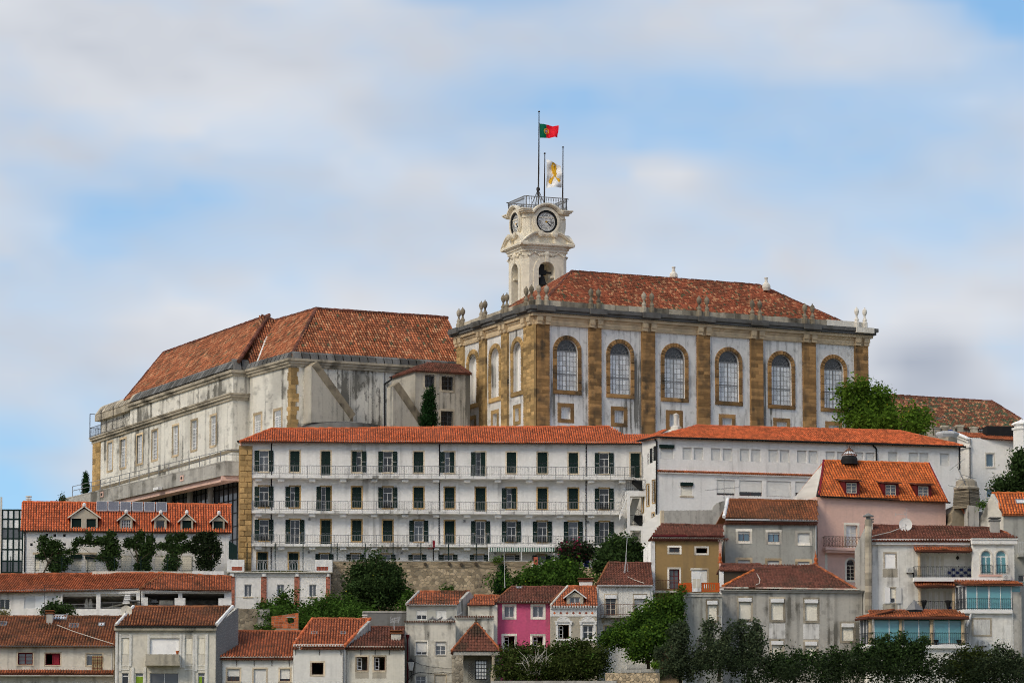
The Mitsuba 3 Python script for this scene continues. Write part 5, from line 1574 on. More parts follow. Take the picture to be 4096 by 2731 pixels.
# ------------------------------------------------------------------ orange-roofed building with dormers and climbing plants
DB = fac('Q', 240, 800, 409.0, 5.5)
db = Bld('dormer_building', 'long white building with bright orange roof, five gabled dormers and a row of climbing plants', 'building', DB, 'white', .15)
for i, (x0, x1) in enumerate(((372, 412), (742, 850), (895, 1000), (1265, 1372), (1618, 1722), (1900, 2002))):
 db.win('Q', x0, 832 + i * 2, x1, 1004, blind=.93, blindpal='creamblind', box='green' if i < 3 else None, nx=2, rec=.1, fr='cream')
for x0, x1 in ((342, 420), (700, 1018)):
 a = DB.rect('Q', x0, 806, x1, 828)
 db.put('lintel', MB().box(DB, a[0], a[2], a[1], a[3], .004, .06), 'stone', 'surround', .2)
u1 = DB.q('Q', 2400, 700)[0]
zD = DB.q('Q', 240, 583)[1]
walls(db.key, DB, sbox(0, 46, u1, zD), db.op, 9, 'white', .2)
for x, y in ((488, 624), (572, 628), (674, 628), (329, 722), (675, 722)):
 u, z = DB.q('Q', x, y)
 db.put('vent', MB().box(DB, u - .12, u + .12, z - .12, z + .12, .004, .03), 'paint', 'black')
pipe(db, DB, 'Q', [(262, 590), (260, 700), (256, 1010)], .07, .1)
pipe(db, DB, 'Q', [(2210, 608), (2210, 1000)], .06, .1)
rp, q = slope(db.key, DB, 'Q', (800, 583), [(212, 574), (2420, 603), (2420, 312), (240, 281)], 38, 'new', .15, out=.35, col=.24)
gutter(db, DB, -.5, zD + .02, u1, zD + .02, .4, .08)
for u in (0.0, u1 - .35):
 m = MB()
 gable_body(m, DB, u + .02, zD, q[2][1] * math.cos(math.radians(38)) - .3, zD + q[2][1] * math.sin(math.radians(38)) - .15, 46)
 db.put('gable', m, 'plaster', 'white', .2)
dp = DB.off(.12)
dormer(db, dp, 'Q', 738, 432, 1022, 560, (880, 332), [(752, 452, 848, 550, {'solid': 'green'}), (905, 455, 1002, 552, {'solid': 'green'})], wallpal='beige')
dormer(db, dp, 'Q', 1252, 458, 1384, 563, (1320, 402), [(1270, 462, 1366, 557, dict(nx=4, ny=3, fr='white', fw=.05))], wallpal='beige')
dormer(db, dp, 'Q', 1610, 464, 1742, 568, (1680, 408), [(1628, 468, 1723, 566, dict(nx=1, glass='dark', fr='cream'))], wallpal='beige')
dormer(db, dp, 'Q', 1888, 468, 2018, 573, (1951, 408), [(1905, 473, 2000, 571, {'solid': 'green'})], wallpal='beige')
dormer(db, dp, 'Q', 2218, 474, 2348, 580, (2288, 415), [(2234, 478, 2330, 577, {'solid': 'green'})], wallpal='beige')
# solar collectors lie on the roof: things of their own
names = ['leftmost', 'second from the left', 'third from the left', 'fourth from the left', 'fifth from the left', 'rightmost']
for i, x in enumerate((1008, 1132, 1256, 1381, 1505, 1630)):
 a, b_ = rp.q('Q', x, 396 + i), rp.q('Q', x + 114, 300 + i * 2)
 key = thing('solar_panel', f'dark solar panel on the orange roof, {names[i]} of the row of six', 'solar panel', 'solar panels on the orange roof')
 put(key + '__frame', MB().prism(rp, ring(sbox(a[0], a[1], b_[0], b_[1]), sbox(a[0] + .05, a[1] + .05, b_[0] - .05, b_[1] - .05)), .16, .3), 'paint', 'alu', .1)
 put(key + '__collector', MB().box(rp, a[0] + .04, b_[0] - .04, a[1] + .04, b_[1] - .04, .17, .26), 'glass', 'solar')
 t = MB()
 for u in np.linspace(a[0] + .05, b_[0] - .05, 12)[1:-1]:
  t.box(rp, u - .012, u + .012, a[1] + .05, b_[1] - .05, .261, .27)
 put(key + '__tube', t, 'paint', 'grey', kind='stuff')
chimney(db, 'Q', 280, 252, 312, 280, 414.0, pal='warmwhite', cap='warmwhite', k=.2, depth=.6)
# ------------------------------------------------------------------ glazed office block at the left edge
GB = fac('Q', 20, 700, 413.0, 3.0)
gb = Bld('glass_building', 'glass office block with green glazing bars at the far left edge', 'building', GB, 'grey', .2)
us = [GB.q('Q', x, 600)[0] for x in (-40, 20, 82, 140, 200, 238)]
vs = [GB.q('Q', 100, y)[1] for y in (1015, 895, 775, 662, 556, 458, 362)]
m = MB()
for u in us:
 m.box(GB, u - .07, u + .07, 44, vs[-1], -.1, .06)
for v in vs:
 m.box(GB, us[0], us[-1], v - .06, v + .06, -.1, .05)
gb.put('glazing_frame', m, 'paint', 'green', .1)
for i in range(5):
 for j in range(6):
  gb.put('pane', MB().box(GB, us[i] + .07, us[i + 1] - .07, vs[j] + .06, vs[j + 1] - .06, -.06, -.03, rnd.random()), 'glass', 'pale' if j == 5 else 'frost' if j in (1, 2, 4) else 'grey')
gb.put('body', MB().box(GB, us[0], us[-1], 44, vs[-1] - .1, -6, -.12), 'plaster', 'grey', .3)
gb.put('mast', MB().box(GB, GB.q('Q', 4, 300)[0], GB.q('Q', 20, 300)[0], 50, GB.q('Q', 10, 228)[1], -.5, -.11 + .3), 'plaster', 'stained', .3)
# ------------------------------------------------------------------ long low shed with open bays
SB = fac('Q', 640, 1300, 399.0, -6.0)
sb_ = Bld('bay_building', 'long low white building with tiled lean-to roof, wide windows and dark open storage bays', 'building', SB, 'white', .3)
sb_.win('Q', 250, 1252, 605, 1394, nx=3, fr='white', glass='frost', rec=.12)
sb_.win('Q', -60, 1292, 100, 1402, nx=3, fr='white', glass='dark', rec=.15)
for x0, x1, y0, y1 in ((650, 1005, 1240, 1396), (1048, 1424, 1238, 1392)):
 sb_.op.append(sbox(*SB.rect('Q', x0, y0, x1, y1)))
a, b_ = SB.q('Q', -80, 1300)[0], SB.q('Q', 1462, 1300)[0]
zs_ = SB.q('Q', 640, 1208)[1]
walls(sb_.key, SB, sbox(a, 38, b_, zs_), sb_.op, 7, 'white', .3)
rp, q = slope(sb_.key, SB, 'Q', (640, 1203), [(-80, 1222), (1462, 1186), (1700, 1025), (-80, 1040)], 20, 'old', .25, out=.4, back=False, col=.22)
gutter(sb_, SB, a, zs_ + .05, b_, zs_ + .05, .42, .06, pal='grey')
S2_ = fac('Q', 1475, 1300, 398.0, 4.0)
ops = [sbox(*S2_.rect('Q', *r)) for r in ((1487, 1232, 1862, 1372), (1905, 1232, 2345, 1372))]
b2 = S2_.q('Q', 2420, 1300)[0]
m = MB().prism(S2_, sbox(0, 38, b2, zs_ - .1).difference(unary_union(ops)), -.35, 0).box(S2_, 0, .3, 38, zs_ - .1, -7, -.35).box(S2_, b2 - .3, b2, 38, zs_ - .1, -7, -.35).box(S2_, 0, b2, 38, zs_ - .1, -7.3, -7)
sb_.put('wall', m, 'plaster', 'white', .3)
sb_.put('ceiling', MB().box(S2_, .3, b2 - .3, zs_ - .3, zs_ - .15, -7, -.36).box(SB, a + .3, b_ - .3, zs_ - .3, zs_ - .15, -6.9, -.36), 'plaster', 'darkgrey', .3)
rp2, q2 = slope(sb_.key, S2_, 'Q', (1900, 1195), [(1470, 1190), (2420, 1203), (2420, 1062), (1990, 1058), (1985, 1030), (1712, 1028)], 20, 'old', .6, out=.4, back=False, col=.22)
ridge(sb_.key, [rp2.W(*q2[0], .05), rp2.W(*q2[-1], .05)], 'moss', .7)
for x0, x1, y0, y1 in ((1487, 1545, 1276, 1372), (1825, 1937, 1280, 1370), (2282, 2420, 1285, 1370)):
 r = S2_.rect('Q', x0, y0, x1, y1)
 sb_.put('low_wall', MB().box(S2_, r[0], r[2], r[1] - 1, r[3], -.2, .06), 'plaster', 'white', .3)
for x0, x1, y0, y1, pl in ((652, 1003, 1345, 1396, SB), (1050, 1420, 1330, 1392, SB)):
 r = pl.rect('Q', x0, y0, x1, y1)
 sb_.put('railing', railing(pl, r[0], r[2], r[1], r[3], -.25, .9, .03), 'paint', 'grey', .3)
# stacked boxes, timber and cones stored in the bays
for i, (x, y, w, h, pal) in enumerate(((1662, 1292, 150, 48, 'cream'), (1580, 1282, 60, 26, 'grey'))):
 r = S2_.rect('Q', x, y, x + w, y + h)
 k_ = thing('crate_stack', ['row of pale printed cartons on a shelf in the third open bay', 'small grey crate at the back left of the third open bay'][i], 'crates')
 n_ = max(1, int(w / 26))
 for j in range(n_):
  put(k_ + '__crate', MB().box(S2_, r[0] + (r[2] - r[0]) * j / n_ + .02, r[0] + (r[2] - r[0]) * (j + 1) / n_ - .02, r[1], r[3] - .06 * rnd.random(), -1.6, -1.0), 'paint', pal, .6)
 put(k_ + '__shelf', MB().box(S2_, r[0] - .1, r[2] + .1, r[1] - .1, r[1] - .005, -1.8, -.9), 'paint', 'grey', .4)
for i, x in enumerate((868, 910)):
 a_, t_ = SB.q('Q', x, 1385), SB.q('Q', x, 1268)
 k_ = thing('furled_parasol', ['left pale furled parasol standing in the first open bay', 'right pale furled parasol standing in the first open bay'][i], 'parasol', 'furled parasols in the bay')
 put(k_ + '__canopy', MB().lathe(SB.W(a_[0], a_[1], -1.6), [(.22, .15), (.2, .5), (.1, t_[1] - a_[1] - .1), (.03, t_[1] - a_[1])], 8), 'plaster', 'stained', .4)
 put(k_ + '__pole', MB().tube(SB.W(a_[0], a_[1] - .3, -1.6), SB.W(a_[0], a_[1] + .2, -1.6), .03), 'paint', 'alu')
k_ = thing('timber_pile', 'heap of planks and sheets leaning in the second open bay', 'timber')
for i in range(9):
 a_ = SB.q('Q', 1060 + 20 * i, 1380 - 3 * i)
 e_ = SB.q('Q', 1290 + 12 * i, 1330 - 7 * (i % 4))
 put(k_ + '__plank', MB().tube(SB.W(*a_, -1.2 - .1 * i), SB.W(*e_, -1.0 - .15 * i), .07, sides=4), 'paint', ['cream', 'grey', 'alu'][i % 3], .5)
r = SB.rect('Q', 1295, 1308, 1370, 1345)
for i in range(5):
 put(k_ + '__sheet', MB().box(SB, r[0] + .05 * i, r[2], r[1] + .17 * i, r[1] + .17 * i + .13, -.1, .6), 'paint', ['white', 'alu'][i % 2], .4)
r = SB.rect('Q', 1385, 1325, 1445, 1400)
bx2 = thing('nest_box', 'small grey wooden hutch with a flat roof in front of the shed', 'hutch')
put(bx2 + '__body', MB().box(SB, r[0], r[2], r[1], r[3], .3, 1.0), 'paint', 'bark', .4)
put(bx2 + '__roof', MB().box(SB, r[0] - .15, r[2] + .2, r[3] + .005, r[3] + .1, .15, 1.2), 'paint', 'grey', .4)
put(bx2 + '__hole', MB().box(SB, (r[0] + r[2]) / 2 - .1, (r[0] + r[2]) / 2 + .1, r[1] + .35, r[1] + .6, 1.003, 1.02), 'paint', 'black')
# terrace wall and green mesh fence in front of the climbing plants
tp_ = fac('Q', 1500, 1018, 403.5, 1.5)
k_ = thing('garden_parapet', 'pale low parapet with a tall green mesh fence along the climbing plants', 'wall')
r = tp_.rect('Q', 965, 1003, 2005, 1030)
put(k_ + '__wall', MB().box(tp_, r[0], r[2], r[1] - 1.5, r[3], -.3, 0), 'plaster', 'stained', .5)
r2 = tp_.rect('Q', 2008, 1000, 2340, 1058)
put(k_ + '__wall', MB().box(tp_, r2[0], r2[2], r2[1] - 1.5, r2[3], -.32, -.01), 'plaster', 'white', .4)
fk = thing('mesh_fence', 'green mesh fence on thin posts in front of the climbing plants', 'fence')
for x in (110, 365, 645, 918, 1195, 1472, 1748, 2008):
 u, _ = tp_.q('Q', x, 900)
 put(fk + '__post', MB().box(tp_, u - .035, u + .035, tp_.q('Q', x, 1020)[1], tp_.q('Q', x, 845)[1], -.2, -.13), 'paint', 'green', .1)
m = MB()
a, b_ = tp_.q('Q', 100, 900)[0], tp_.q('Q', 2010, 900)[0]
for z in np.arange(tp_.q('Q', 1000, 1012)[1], tp_.q('Q', 1000, 850)[1], .2):
 m.box(tp_, a, b_, z - .006, z + .006, -.17, -.158)
put(fk + '__wire', m, 'paint', 'green', kind='stuff')
r = tp_.rect('Q', 2020, 822, 2318, 996)
sp_ = tp_.off(-.5)
gs = thing('green_screen', 'green slatted screen leaning beside the sandstone corner', 'screen')
for i in range(7):
 z0_ = tp_.q('D', 60, 180 - i * 20)
 q0, q1 = at('D', 32, 178 - 20 * i, 404.0), at('D', 103, 186 - 15 * i, 403.0)
 q0[2] -= 0
 put(gs + '__slat', MB().hexa([q0, q1, q1 + [0, 0, .3], q0 + [0, 0, .36], q0 + [0, .05, 0], q1 + [0, .05, 0], q1 + [0, .05, .3], q0 + [0, .05, .36]]), 'paint', 'green', .1)
# ------------------------------------------------------------------ white terrace house with brick piers
TP = fac('D', 40, 450, 408.0, 1.5)
tb = Bld('brick_pier_terrace', 'white terrace house with four red brick piers and an ornate railing on its roof', 'building', TP, 'white', .25)
for x0, x1 in ((165, 228), (445, 507), (720, 782)):
 tb.win('D', x0, 398, x1, 503, nx=2, fr='white', glass='grey', rec=.18, sill=.1)
u0, u1 = TP.q('D', 35, 450)[0], TP.q('D', 902, 450)[0]
z1 = TP.q('D', 450, 300)[1]
walls(tb.key, TP, sbox(u0, 43, u1, z1), tb.op, 6.5, 'white', .3)
for x0, x1 in ((35, 84), (308, 356), (592, 638), (863, 900)):
 a, b_ = TP.q('D', x0, 450)[0], TP.q('D', x1, 450)[0]
 zt1, zt0 = TP.q('D', x0, 333)[1], TP.q('D', x0, 585)[1]
 key = tb.put('brick_pier', MB().box(TP, a, b_, zt0, zt1, .003, .1), 'plaster', 'mortar', .3)
 m = MB()
 g = np.random.default_rng(int(x0))
 v, j = zt0, 0
 while v < zt1 - .06:
  u = a - (.12 if j % 2 else 0)
  while u < b_ - .02:
   m.box(TP, max(u, a) + .006, min(u + .23, b_) - .006, v + .006, v + .075, .1, .12 + g.uniform(0, .012), g.random())
   u += .24
  v += .085
  j += 1
 put(key + '__brick', m, 'stone', 'brick', .25, kind='stuff')
 put(key + '__capital', MB().box(TP, a + .1, b_ - .1, zt1 + .01, z1 - .02, .003, .3), 'plaster', 'white', .3)
tb.put('string_course', MB().box(TP, u0, u1, TP.q('D', 450, 336)[1], TP.q('D', 450, 330)[1], .004, .09).box(TP, u0, u1, TP.q('D', 450, 512)[1], TP.q('D', 450, 507)[1], .004, .05), 'plaster', 'stained', .3)
zf = TP.q('D', 450, 293)[1]
tb.put('terrace_floor', MB().box(TP, TP.q('D', 12, 300)[0], TP.q('D', 918, 300)[0], z1 + .003, zf, -6, .45), 'plaster', 'stained', .6)
for x0, x1, h0, h1 in ((18, 166, 58, 148), (770, 918, 783, 882)):
 r = TP.rect('D', x0, 190, x1, 292)
 hole = sbox(*TP.rect('D', h0, 250, h1, 283))
 key = tb.put('parapet', MB().prism(TP.off(.4), sbox(r[0], zf + .003, r[2], r[3]).difference(hole), -.25, 0), 'plaster', 'white', .45)
 hb = hole.bounds
 for u in np.linspace(hb[0] + .06, hb[2] - .06, 8):
  put(key + '__baluster', MB().box(TP.off(.4), u - .05, u + .05, hb[1], hb[3], -.2, -.05), 'stone', 'brick', .1)
 tb.put('parapet_return', MB().box(TP, r[0] if x0 < 100 else r[2] - .25, r[0] + .25 if x0 < 100 else r[2], zf + .003, r[3], -5, .14), 'plaster', 'white', .4)
a, b_ = TP.q('D', 232, 240)[0], TP.q('D', 770, 240)[0]
zr1 = TP.q('D', 450, 200)[1]
m = railing(TP, a, b_, zf + .02, zr1, .35, .5, .03)
for u in np.arange(a, b_, .25):
 tt = np.linspace(0, 2 * math.pi, 9)
 m.path([TP.W(u + .125 + .11 * math.cos(t), (zf + zr1) / 2 + .42 * math.sin(t), .35) for t in tt], .012, 4)
tb.put('railing', m, 'paint', 'alu', .3)
# ------------------------------------------------------------------ retaining wall of rubble below the white building
RW = fac('D', 905, 350, 409.5, 1.0)
rw = thing('retaining_wall', 'high rubble retaining wall of brown field stones below the shuttered building', 'wall')
ra, rb_ = RW.q('D', 905, 350)[0], RW.q('C', 752, 1350)[0]
zt1, zt0 = RW.q('D', 1500, 262)[1], RW.q('D', 1500, 520)[1]
ztt = RW.q('D', 1500, 203)[1]
put(rw + '__wall', MB().box(RW, ra, rb_, 40, ztt, -.6, 0), 'plaster', 'mortar', .5)
put_stones(rw, RW, stones(RW, sbox(ra + .02, zt0 - .8, rb_, zt1), (.42, .27), seed=5), 'stone', 'rubble', .4)
m = MB()
g = np.random.default_rng(8)
for j in range(7):
 v = zt1 + (ztt - zt1) * j / 7
 u = ra
 while u < rb_ - .3:
  L = g.uniform(.3, .9)
  m.box(RW, u + .01, min(u + L, rb_) - .01, v + .01, v + (ztt - zt1) / 7 - .01, .004, .05 + g.uniform(0, .05), g.random())
  u += L
put(rw + '__course', m, 'stone', 'rubble', .45, kind='stuff')
put(rw + '__coping', MB().box(RW, ra, rb_, ztt + .004, ztt + .1, -.7, .12), 'plaster', 'conc', .8)
for x, y in ((1918, 222), (2022, 228), (2145, 222), (1712, 225)):
 u, z = RW.q('D', x, y)
 put(rw + '__drain', MB().tube(RW.W(u, z, -.05), RW.W(u, z, .3), .16, sides=8), 'paint', 'bark', .4)
# court fence on top of it
cf = thing('court_fence', 'tall wire fence on thin dark posts along the top of the retaining wall', 'fence')
FP = RW.off(-.35)
for x in (190, 430, 668, 908, 960, 1200, 1438, 1675, 1912, 2150):
 p = FP if x > 905 else TP.off(.1)
 u, z = p.q('D', x, 45)
 zb = ztt + .1 if x > 905 else zf
 put(cf + '__post', MB().box(p, u - .045, u + .045, zb, z, -.04, .04), 'paint', 'green', .1)
for x, yt in ((2385 + 0, 70), ):
 pass
m = MB()
for z in np.arange(ztt + .25, FP.q('D', 1500, 48)[1], .22):
 m.box(FP, ra, rb_, z - .007, z + .007, -.007, .007)
put(cf + '__wire', m, 'paint', 'grey', kind='stuff')
bh = thing('basketball_post', 'dark basketball post with a red ring behind the court fence', 'basketball hoop')
u, z = FP.q('D', 1783, 30)
put(bh + '__post', MB().box(FP.off(-1), u - .06, u + .06, ztt, z + .1, -.05, .05), 'paint', 'black')
put(bh + '__backboard', MB().box(FP.off(-1), u - .08, u + .14, z - .55, z + .12, -.2, .7), 'paint', 'red', .4)
tt = np.linspace(0, 2 * math.pi, 11)
put(bh + '__ring', MB().path([FP.off(-1).W(u - .32 + .23 * math.cos(t), z - .6, .2 + .23 * math.sin(t)) for t in tt], .025, 5), 'paint', 'red')
# ------------------------------------------------------------------ rubble wall, concrete post and orange hollow-brick shack
RR = fac('D', 120, 700, 394.0, 2.0)
rr = thing('rubble_wall', 'dark mossy rubble wall left of the orange brick shack', 'wall')
r = RR.rect('D', 60, 605, 280, 860)
put(rr + '__wall', MB().box(RR, r[0] - 2, r[2], r[1] - 1, r[3], -.6, 0), 'plaster', 'mortar', .8)
put_stones(rr, RR, stones(RR, sbox(r[0], r[1], r[2], r[3] - .02), (.5, .3), seed=15), 'stone', 'lichen', .5, limit=150)
r = RR.rect('D', 276, 612, 380, 860)
put(rr + '__concrete_pier', MB().box(RR, r[0], r[2], r[1], r[3], -.5, .1), 'plaster', 'conc', .7)
OB = fac('D', 395, 700, 392.0, 2.0)
ob = thing('brick_shack', 'small roofless shack of orange hollow bricks with one dark window', 'shack')
r = OB.rect('D', 397, 640, 628, 775)
wn = sbox(*OB.rect('D', 535, 683, 592, 733))
top = Polygon([(r[0], r[1] - 1), (r[2], r[1] - 1), (r[2], r[3]), (r[0], r[3] - .35)])
put(ob + '__wall', MB().prism(OB, top.difference(wn), -.2, 0), 'plaster', 'mortar', .4)
it = [(q_, n_, r_) for q_, n_, r_ in courses(r[0], r[2], r[1], r[3], .21, (.3, .34), seed=6)]
it = [(q_.difference(wn).intersection(top), n_, r_) for q_, n_, r_ in it]
put_stones(ob, OB, [t for t in it if t[0].geom_type == 'Polygon' and t[0].area > .01], 'stone', 'orangebrick', .15, name='brick')
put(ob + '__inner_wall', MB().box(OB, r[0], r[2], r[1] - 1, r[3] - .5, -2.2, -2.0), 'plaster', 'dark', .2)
put(ob + '__lintel', MB().box(OB, wn.bounds[0] - .1, wn.bounds[2] + .1, wn.bounds[3], wn.bounds[3] + .1, .06, .1), 'plaster', 'conc', .4)
gwp = fac('D', 1240, 700, 390.0, 4.0)
gk = thing('concrete_wall', 'long bare grey concrete wall behind the front roofs and below the dark tree', 'wall')
r = gwp.rect('D', 1180, 640, 1560, 800)
put(gk + '__wall', MB().box(gwp, r[0], r[2], r[1] - 3, r[3], -.4, 0), 'plaster', 'darkgrey', .7)
put(gk + '__coping', MB().box(gwp, r[0], r[2], r[3], r[3] + .15, -1.4, .08), 'plaster', 'conc', .7)
# ------------------------------------------------------------------ front row, left: cream house with long brown roof
HA = fac('A', 430, 1400, 372.0, .5)
ha = Bld('cream_house', 'long cream house at the bottom left with weathered brown tiled roof', 'house', HA, 'stained', .4)
ha.win('A', 135, 1338, 248, 1428, sur=.1, nx=2, ny=3, fr='maroon', rec=.15, glass='grey', fw=.09, cell=.2)
ha.win('A', 342, 1342, 455, 1430, sur=.1, nx=2, fr='red', rec=.2, glass='dark', dark=True)
ha.win('A', 652, 1345, 772, 1434, sur=.1, nx=2, fr='cream', rec=.15, glass='grey', blind=.2)
a, b_ = HA.q('A', -80, 1400)[0], HA.q('A', 862, 1400)[0]
zh = HA.q('A', 430, 1296)[1]
walls(ha.key, HA, sbox(a, 26, b_, zh), ha.op, 10, 'stained', .45)
r = HA.rect('A', 400, 1345, 432, 1428)
m = MB()
for i in range(6):
 m.hexa(HA.W([r[0] + .1 * i - .1, r[0] + .1 * i + .0, r[0] + .1 * i, r[0] + .1 * i - .1] * 2, [r[1], r[1], r[3], r[3]] * 2, [-.3 - .05 * (i % 2)] * 4 + [-.27 - .05 * ((i + 1) % 2)] * 4))
ck_ = thing('red_curtain', 'dark red curtain hanging in the open middle window of the cream house', 'curtain')
put(ck_ + '__fabric', m, 'paint', 'curtain', .2)
r = HA.rect('A', 695, 1360, 775, 1472)
pk_ = thing('plaid_blanket', 'brown plaid blanket hung out over the sill of the cream house', 'blanket')
U, V = np.linspace(0, 1, 15), np.linspace(0, 1, 10)
S3 = lambda u, v: HA.W(r[0] + (r[2] - r[0]) * u, r[3] + (r[1] - r[3]) * v, .13 + .05 * np.sin(u * 18) * v + .04 * np.sin(v * 7))
put(pk_ + '__fabric', MB().add(*sheet(S3, 0, 1, 0, 1, 24, 14)), 'paint', 'plaid', .2, smooth=True)
for i in range(5):
 put(pk_ + '__stripe', MB().add(*sheet(S3, .08 + .2 * i, .13 + .2 * i, 0, 1, 4, 14, .012)).add(*sheet(S3, 0, 1, .1 + .19 * i, .14 + .19 * i, 24, 3, .016)), 'paint', 'bark' if i % 2 else 'maroon', .1)
rp, q = slope(ha.key, HA, 'A', (430, 1288), [(-90, 1290), (868, 1288), (935, 1068), (-90, 1068)], 24, 'moss', .65, out=.5, col=.235, single=300, rid=True)
gutter(ha, HA, a, zh + .05, b_, zh + .05, .52, .06, pal='grey')
u0_, z0_ = HA.q('A', 0, 1490)[0], HA.q('A', 430, 1500)[1]
ep = Pl(HA.W(0, z0_, .9), HA.ang, 22)
tiled(ha.key, ep, sbox(a, 0, b_, .95), 'old', .4, col=.22, name='canopy_roof')
ha.put('canopy_beam', MB().box(HA, a, b_, z0_ - .22, z0_ - .12, .02, .9), 'plaster', 'conc', .5)
for x0, y0, x1, y1 in ((-20, 1114, 52, 1141), (522, 1126, 594, 1156), (742, 1119, 792, 1144), (396, 1058, 508, 1096)):
 skylight(ha, rp, 'A', x0, y0, x1, y1, 'frost' if x0 > 700 or x0 == 396 else 'dark')
chimney(ha, 'A', 350, 1046, 396, 1128, 376.5, pal='conc', k=.7, cap='moss')
an = thing('roof_antenna', 'thin television aerial on the grey chimney of the cream house', 'aerial')
m = MB()
p0, p1 = at('A', 337, 1090, 376.5), at('A', 337, 826, 376.5)
m.tube(p0, p1, .03, .02, 5)
for t, w in ((.99, .9), (.93, .5)):
 c_ = p0 + (p1 - p0) * t
 m.tube(c_ - [w * .2, 0, 0], c_ + [w * 1.6, .3, .0], .014, sides=4)
put(an + '__mast', m, 'paint', 'iron')
pipe(ha, HA, 'A', [(845, 1300), (845, 1488)], .05, .1, pal='alu')
# ------------------------------------------------------------------ front row: art deco house with pilaster strips
HB = fac('A', 1250, 1350, 370.0, .5)
hb = Bld('pilaster_house', 'beige art deco house with vertical pilaster strips and a concrete balcony', 'house', HB, 'stained', .45)
hb.win('A', 1132, 1230, 1352, 1352, blind=.98, blindpal='white', nx=2, rec=.15)
for x0, x1 in ((917, 973), (1397, 1450), (1492, 1546)):
 hb.win('A', x0, 1230, x1, 1350, blind=.98, blindpal='creamblind', nx=1, rec=.08, fr='cream')
for x0, x1, g_ in ((920, 970, 'dark'), (1020, 1082, 'lime'), (1494, 1546, 'lime')):
 kk = hb.win('A', x0, 1490, x1, 1600, nx=1, ny=1, tr=.22, fr='white', rec=.15, glass='grey' if g_ != 'dark' else 'dark')
 if g_ == 'lime':
  r = HB.rect('A', x0 + 6, 1515, x0 + (58 if x0 < 1100 else 30), 1590)
  put(kk + '__curtain', MB().box(HB, r[0], r[2], r[1], r[3], -.16, -.145), 'paint', 'lime', .5)
kk = hb.win('A', 1130, 1490, 1348, 1600, nx=2, ny=1, fr='white', rec=.2, glass='grey')
a, b_ = HB.q('A', 870, 1350)[0], HB.q('A', 1628, 1350)[0]
zh = HB.q('A', 1250, 1172)[1]
walls(hb.key, HB, sbox(a, 25, b_, zh), hb.op, 9, 'stained', .5)
hb.put('cornice', MB().box(HB, a - .1, b_ + .05, zh + .003, HB.q('A', 1250, 1148)[1], -.2, .35).box(HB, a, b_, zh - .12, zh, .003, .14), 'plaster', 'beige', .7)
for x0, x1, y0, y1 in ((898, 915, 1200, 1478), (975, 993, 1200, 1440), (1112, 1129, 1200, 1352), (1356, 1372, 1200, 1450), (1376, 1394, 1205, 1450), (1454, 1470, 1205, 1568), (1472, 1489, 1200, 1478), (1550, 1568, 1200, 1568), (993, 1010, 1448, 1568), (1085, 1102, 1448, 1568), (870, 890, 1175, 1568)):
 r = HB.rect('A', x0, y0, x1, y1)
 hb.put('pilaster_strip', MB().box(HB, r[0], r[2], r[1], min(r[3], zh - .13), .004, .13), 'plaster', 'warmwhite', .5)
for x0, x1, y0, y1 in ((915, 975, 1432, 1468), (1394, 1454, 1432, 1468), (1489, 1550, 1432, 1468), (915, 975, 1212, 1226), (1129, 1356, 1212, 1228)):
 r = HB.rect('A', x0, y0, x1, y1)
 hb.put('spandrel', MB().prism(HB, ring(sbox(*r), sbox(*r).buffer(-.05)), .004, .07), 'plaster', 'warmwhite', .4)
r = HB.rect('A', 1108, 1356, 1358, 1442)
hb.put('balcony', MB().box(HB, r[0], r[2], r[1] + .38, r[3], 1.0, 1.15).box(HB, r[0], r[0] + .14, r[1] + .38, r[3], .003, 1.0).box(HB, r[2] - .14, r[2], r[1] + .38, r[3], .003, 1.0).box(HB, r[0] - .05, r[2] + .05, r[1], r[1] + .37, .003, 1.2), 'plaster', 'beige', .9)
pt = thing('flower_pot', 'small terracotta pot on the corner of the concrete balcony', 'flower pot')
put(pt + '__pot', MB().lathe(HB.W(r[2] - .15, r[3] + .005, 1.05), [(.09, 0), (.13, .22), (.15, .22), (.15, .28), (.1, .28)], 9), 'stone', 'orangebrick', .2)
rp, q = slope(hb.key, HB, 'A', (1250, 1134), [(876, 1136), (1632, 1134), (1756, 993), (1008, 993)], 24, 'moss', .55, out=.4, col=.235, single=300)
for i, j in ((0, 3), (1, 2)):
 m = MB()
 m.tube(rp.W(*q[i], .06), rp.W(*q[j], .06), .17, .15, 6)
 hb.put('verge_mortar', m, 'plaster', 'warmwhite', .5)
gutter(hb, HB, a, HB.off(.4).q('A', 1250, 1138)[1] - .03, b_, HB.off(.4).q('A', 1250, 1138)[1] - .03, .45, .08)
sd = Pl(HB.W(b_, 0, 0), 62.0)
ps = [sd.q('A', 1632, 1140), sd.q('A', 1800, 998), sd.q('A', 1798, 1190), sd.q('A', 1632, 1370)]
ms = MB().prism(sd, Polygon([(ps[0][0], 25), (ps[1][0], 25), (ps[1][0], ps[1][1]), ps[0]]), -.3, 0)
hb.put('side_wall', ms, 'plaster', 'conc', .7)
for z in np.arange(ps[3][1], ps[1][1] - .2, .14):
 pass
m = MB()
for z in np.arange(30, ps[1][1], .12):
 x0_ = max(0.05, (z - ps[0][1]) / (ps[1][1] - ps[0][1]) * ps[1][0]) if z > ps[0][1] else .05
 if x0_ < ps[1][0] - .3:
  m.hexa(sd.W([x0_, ps[1][0] - .05, ps[1][0] - .05, x0_] * 2, [z, z, z + .11, z + .11] * 2, [.003] * 4 + [.03, .03, .01, .01]))
hb.put('slate_cladding', m, 'plaster', 'darkgrey', .4, kind='stuff')
dk = thing('satellite_dish', 'round pale satellite dish at the left verge of the art deco house roof', 'satellite dish')
dc = at('A', 953, 1026, 372.0)
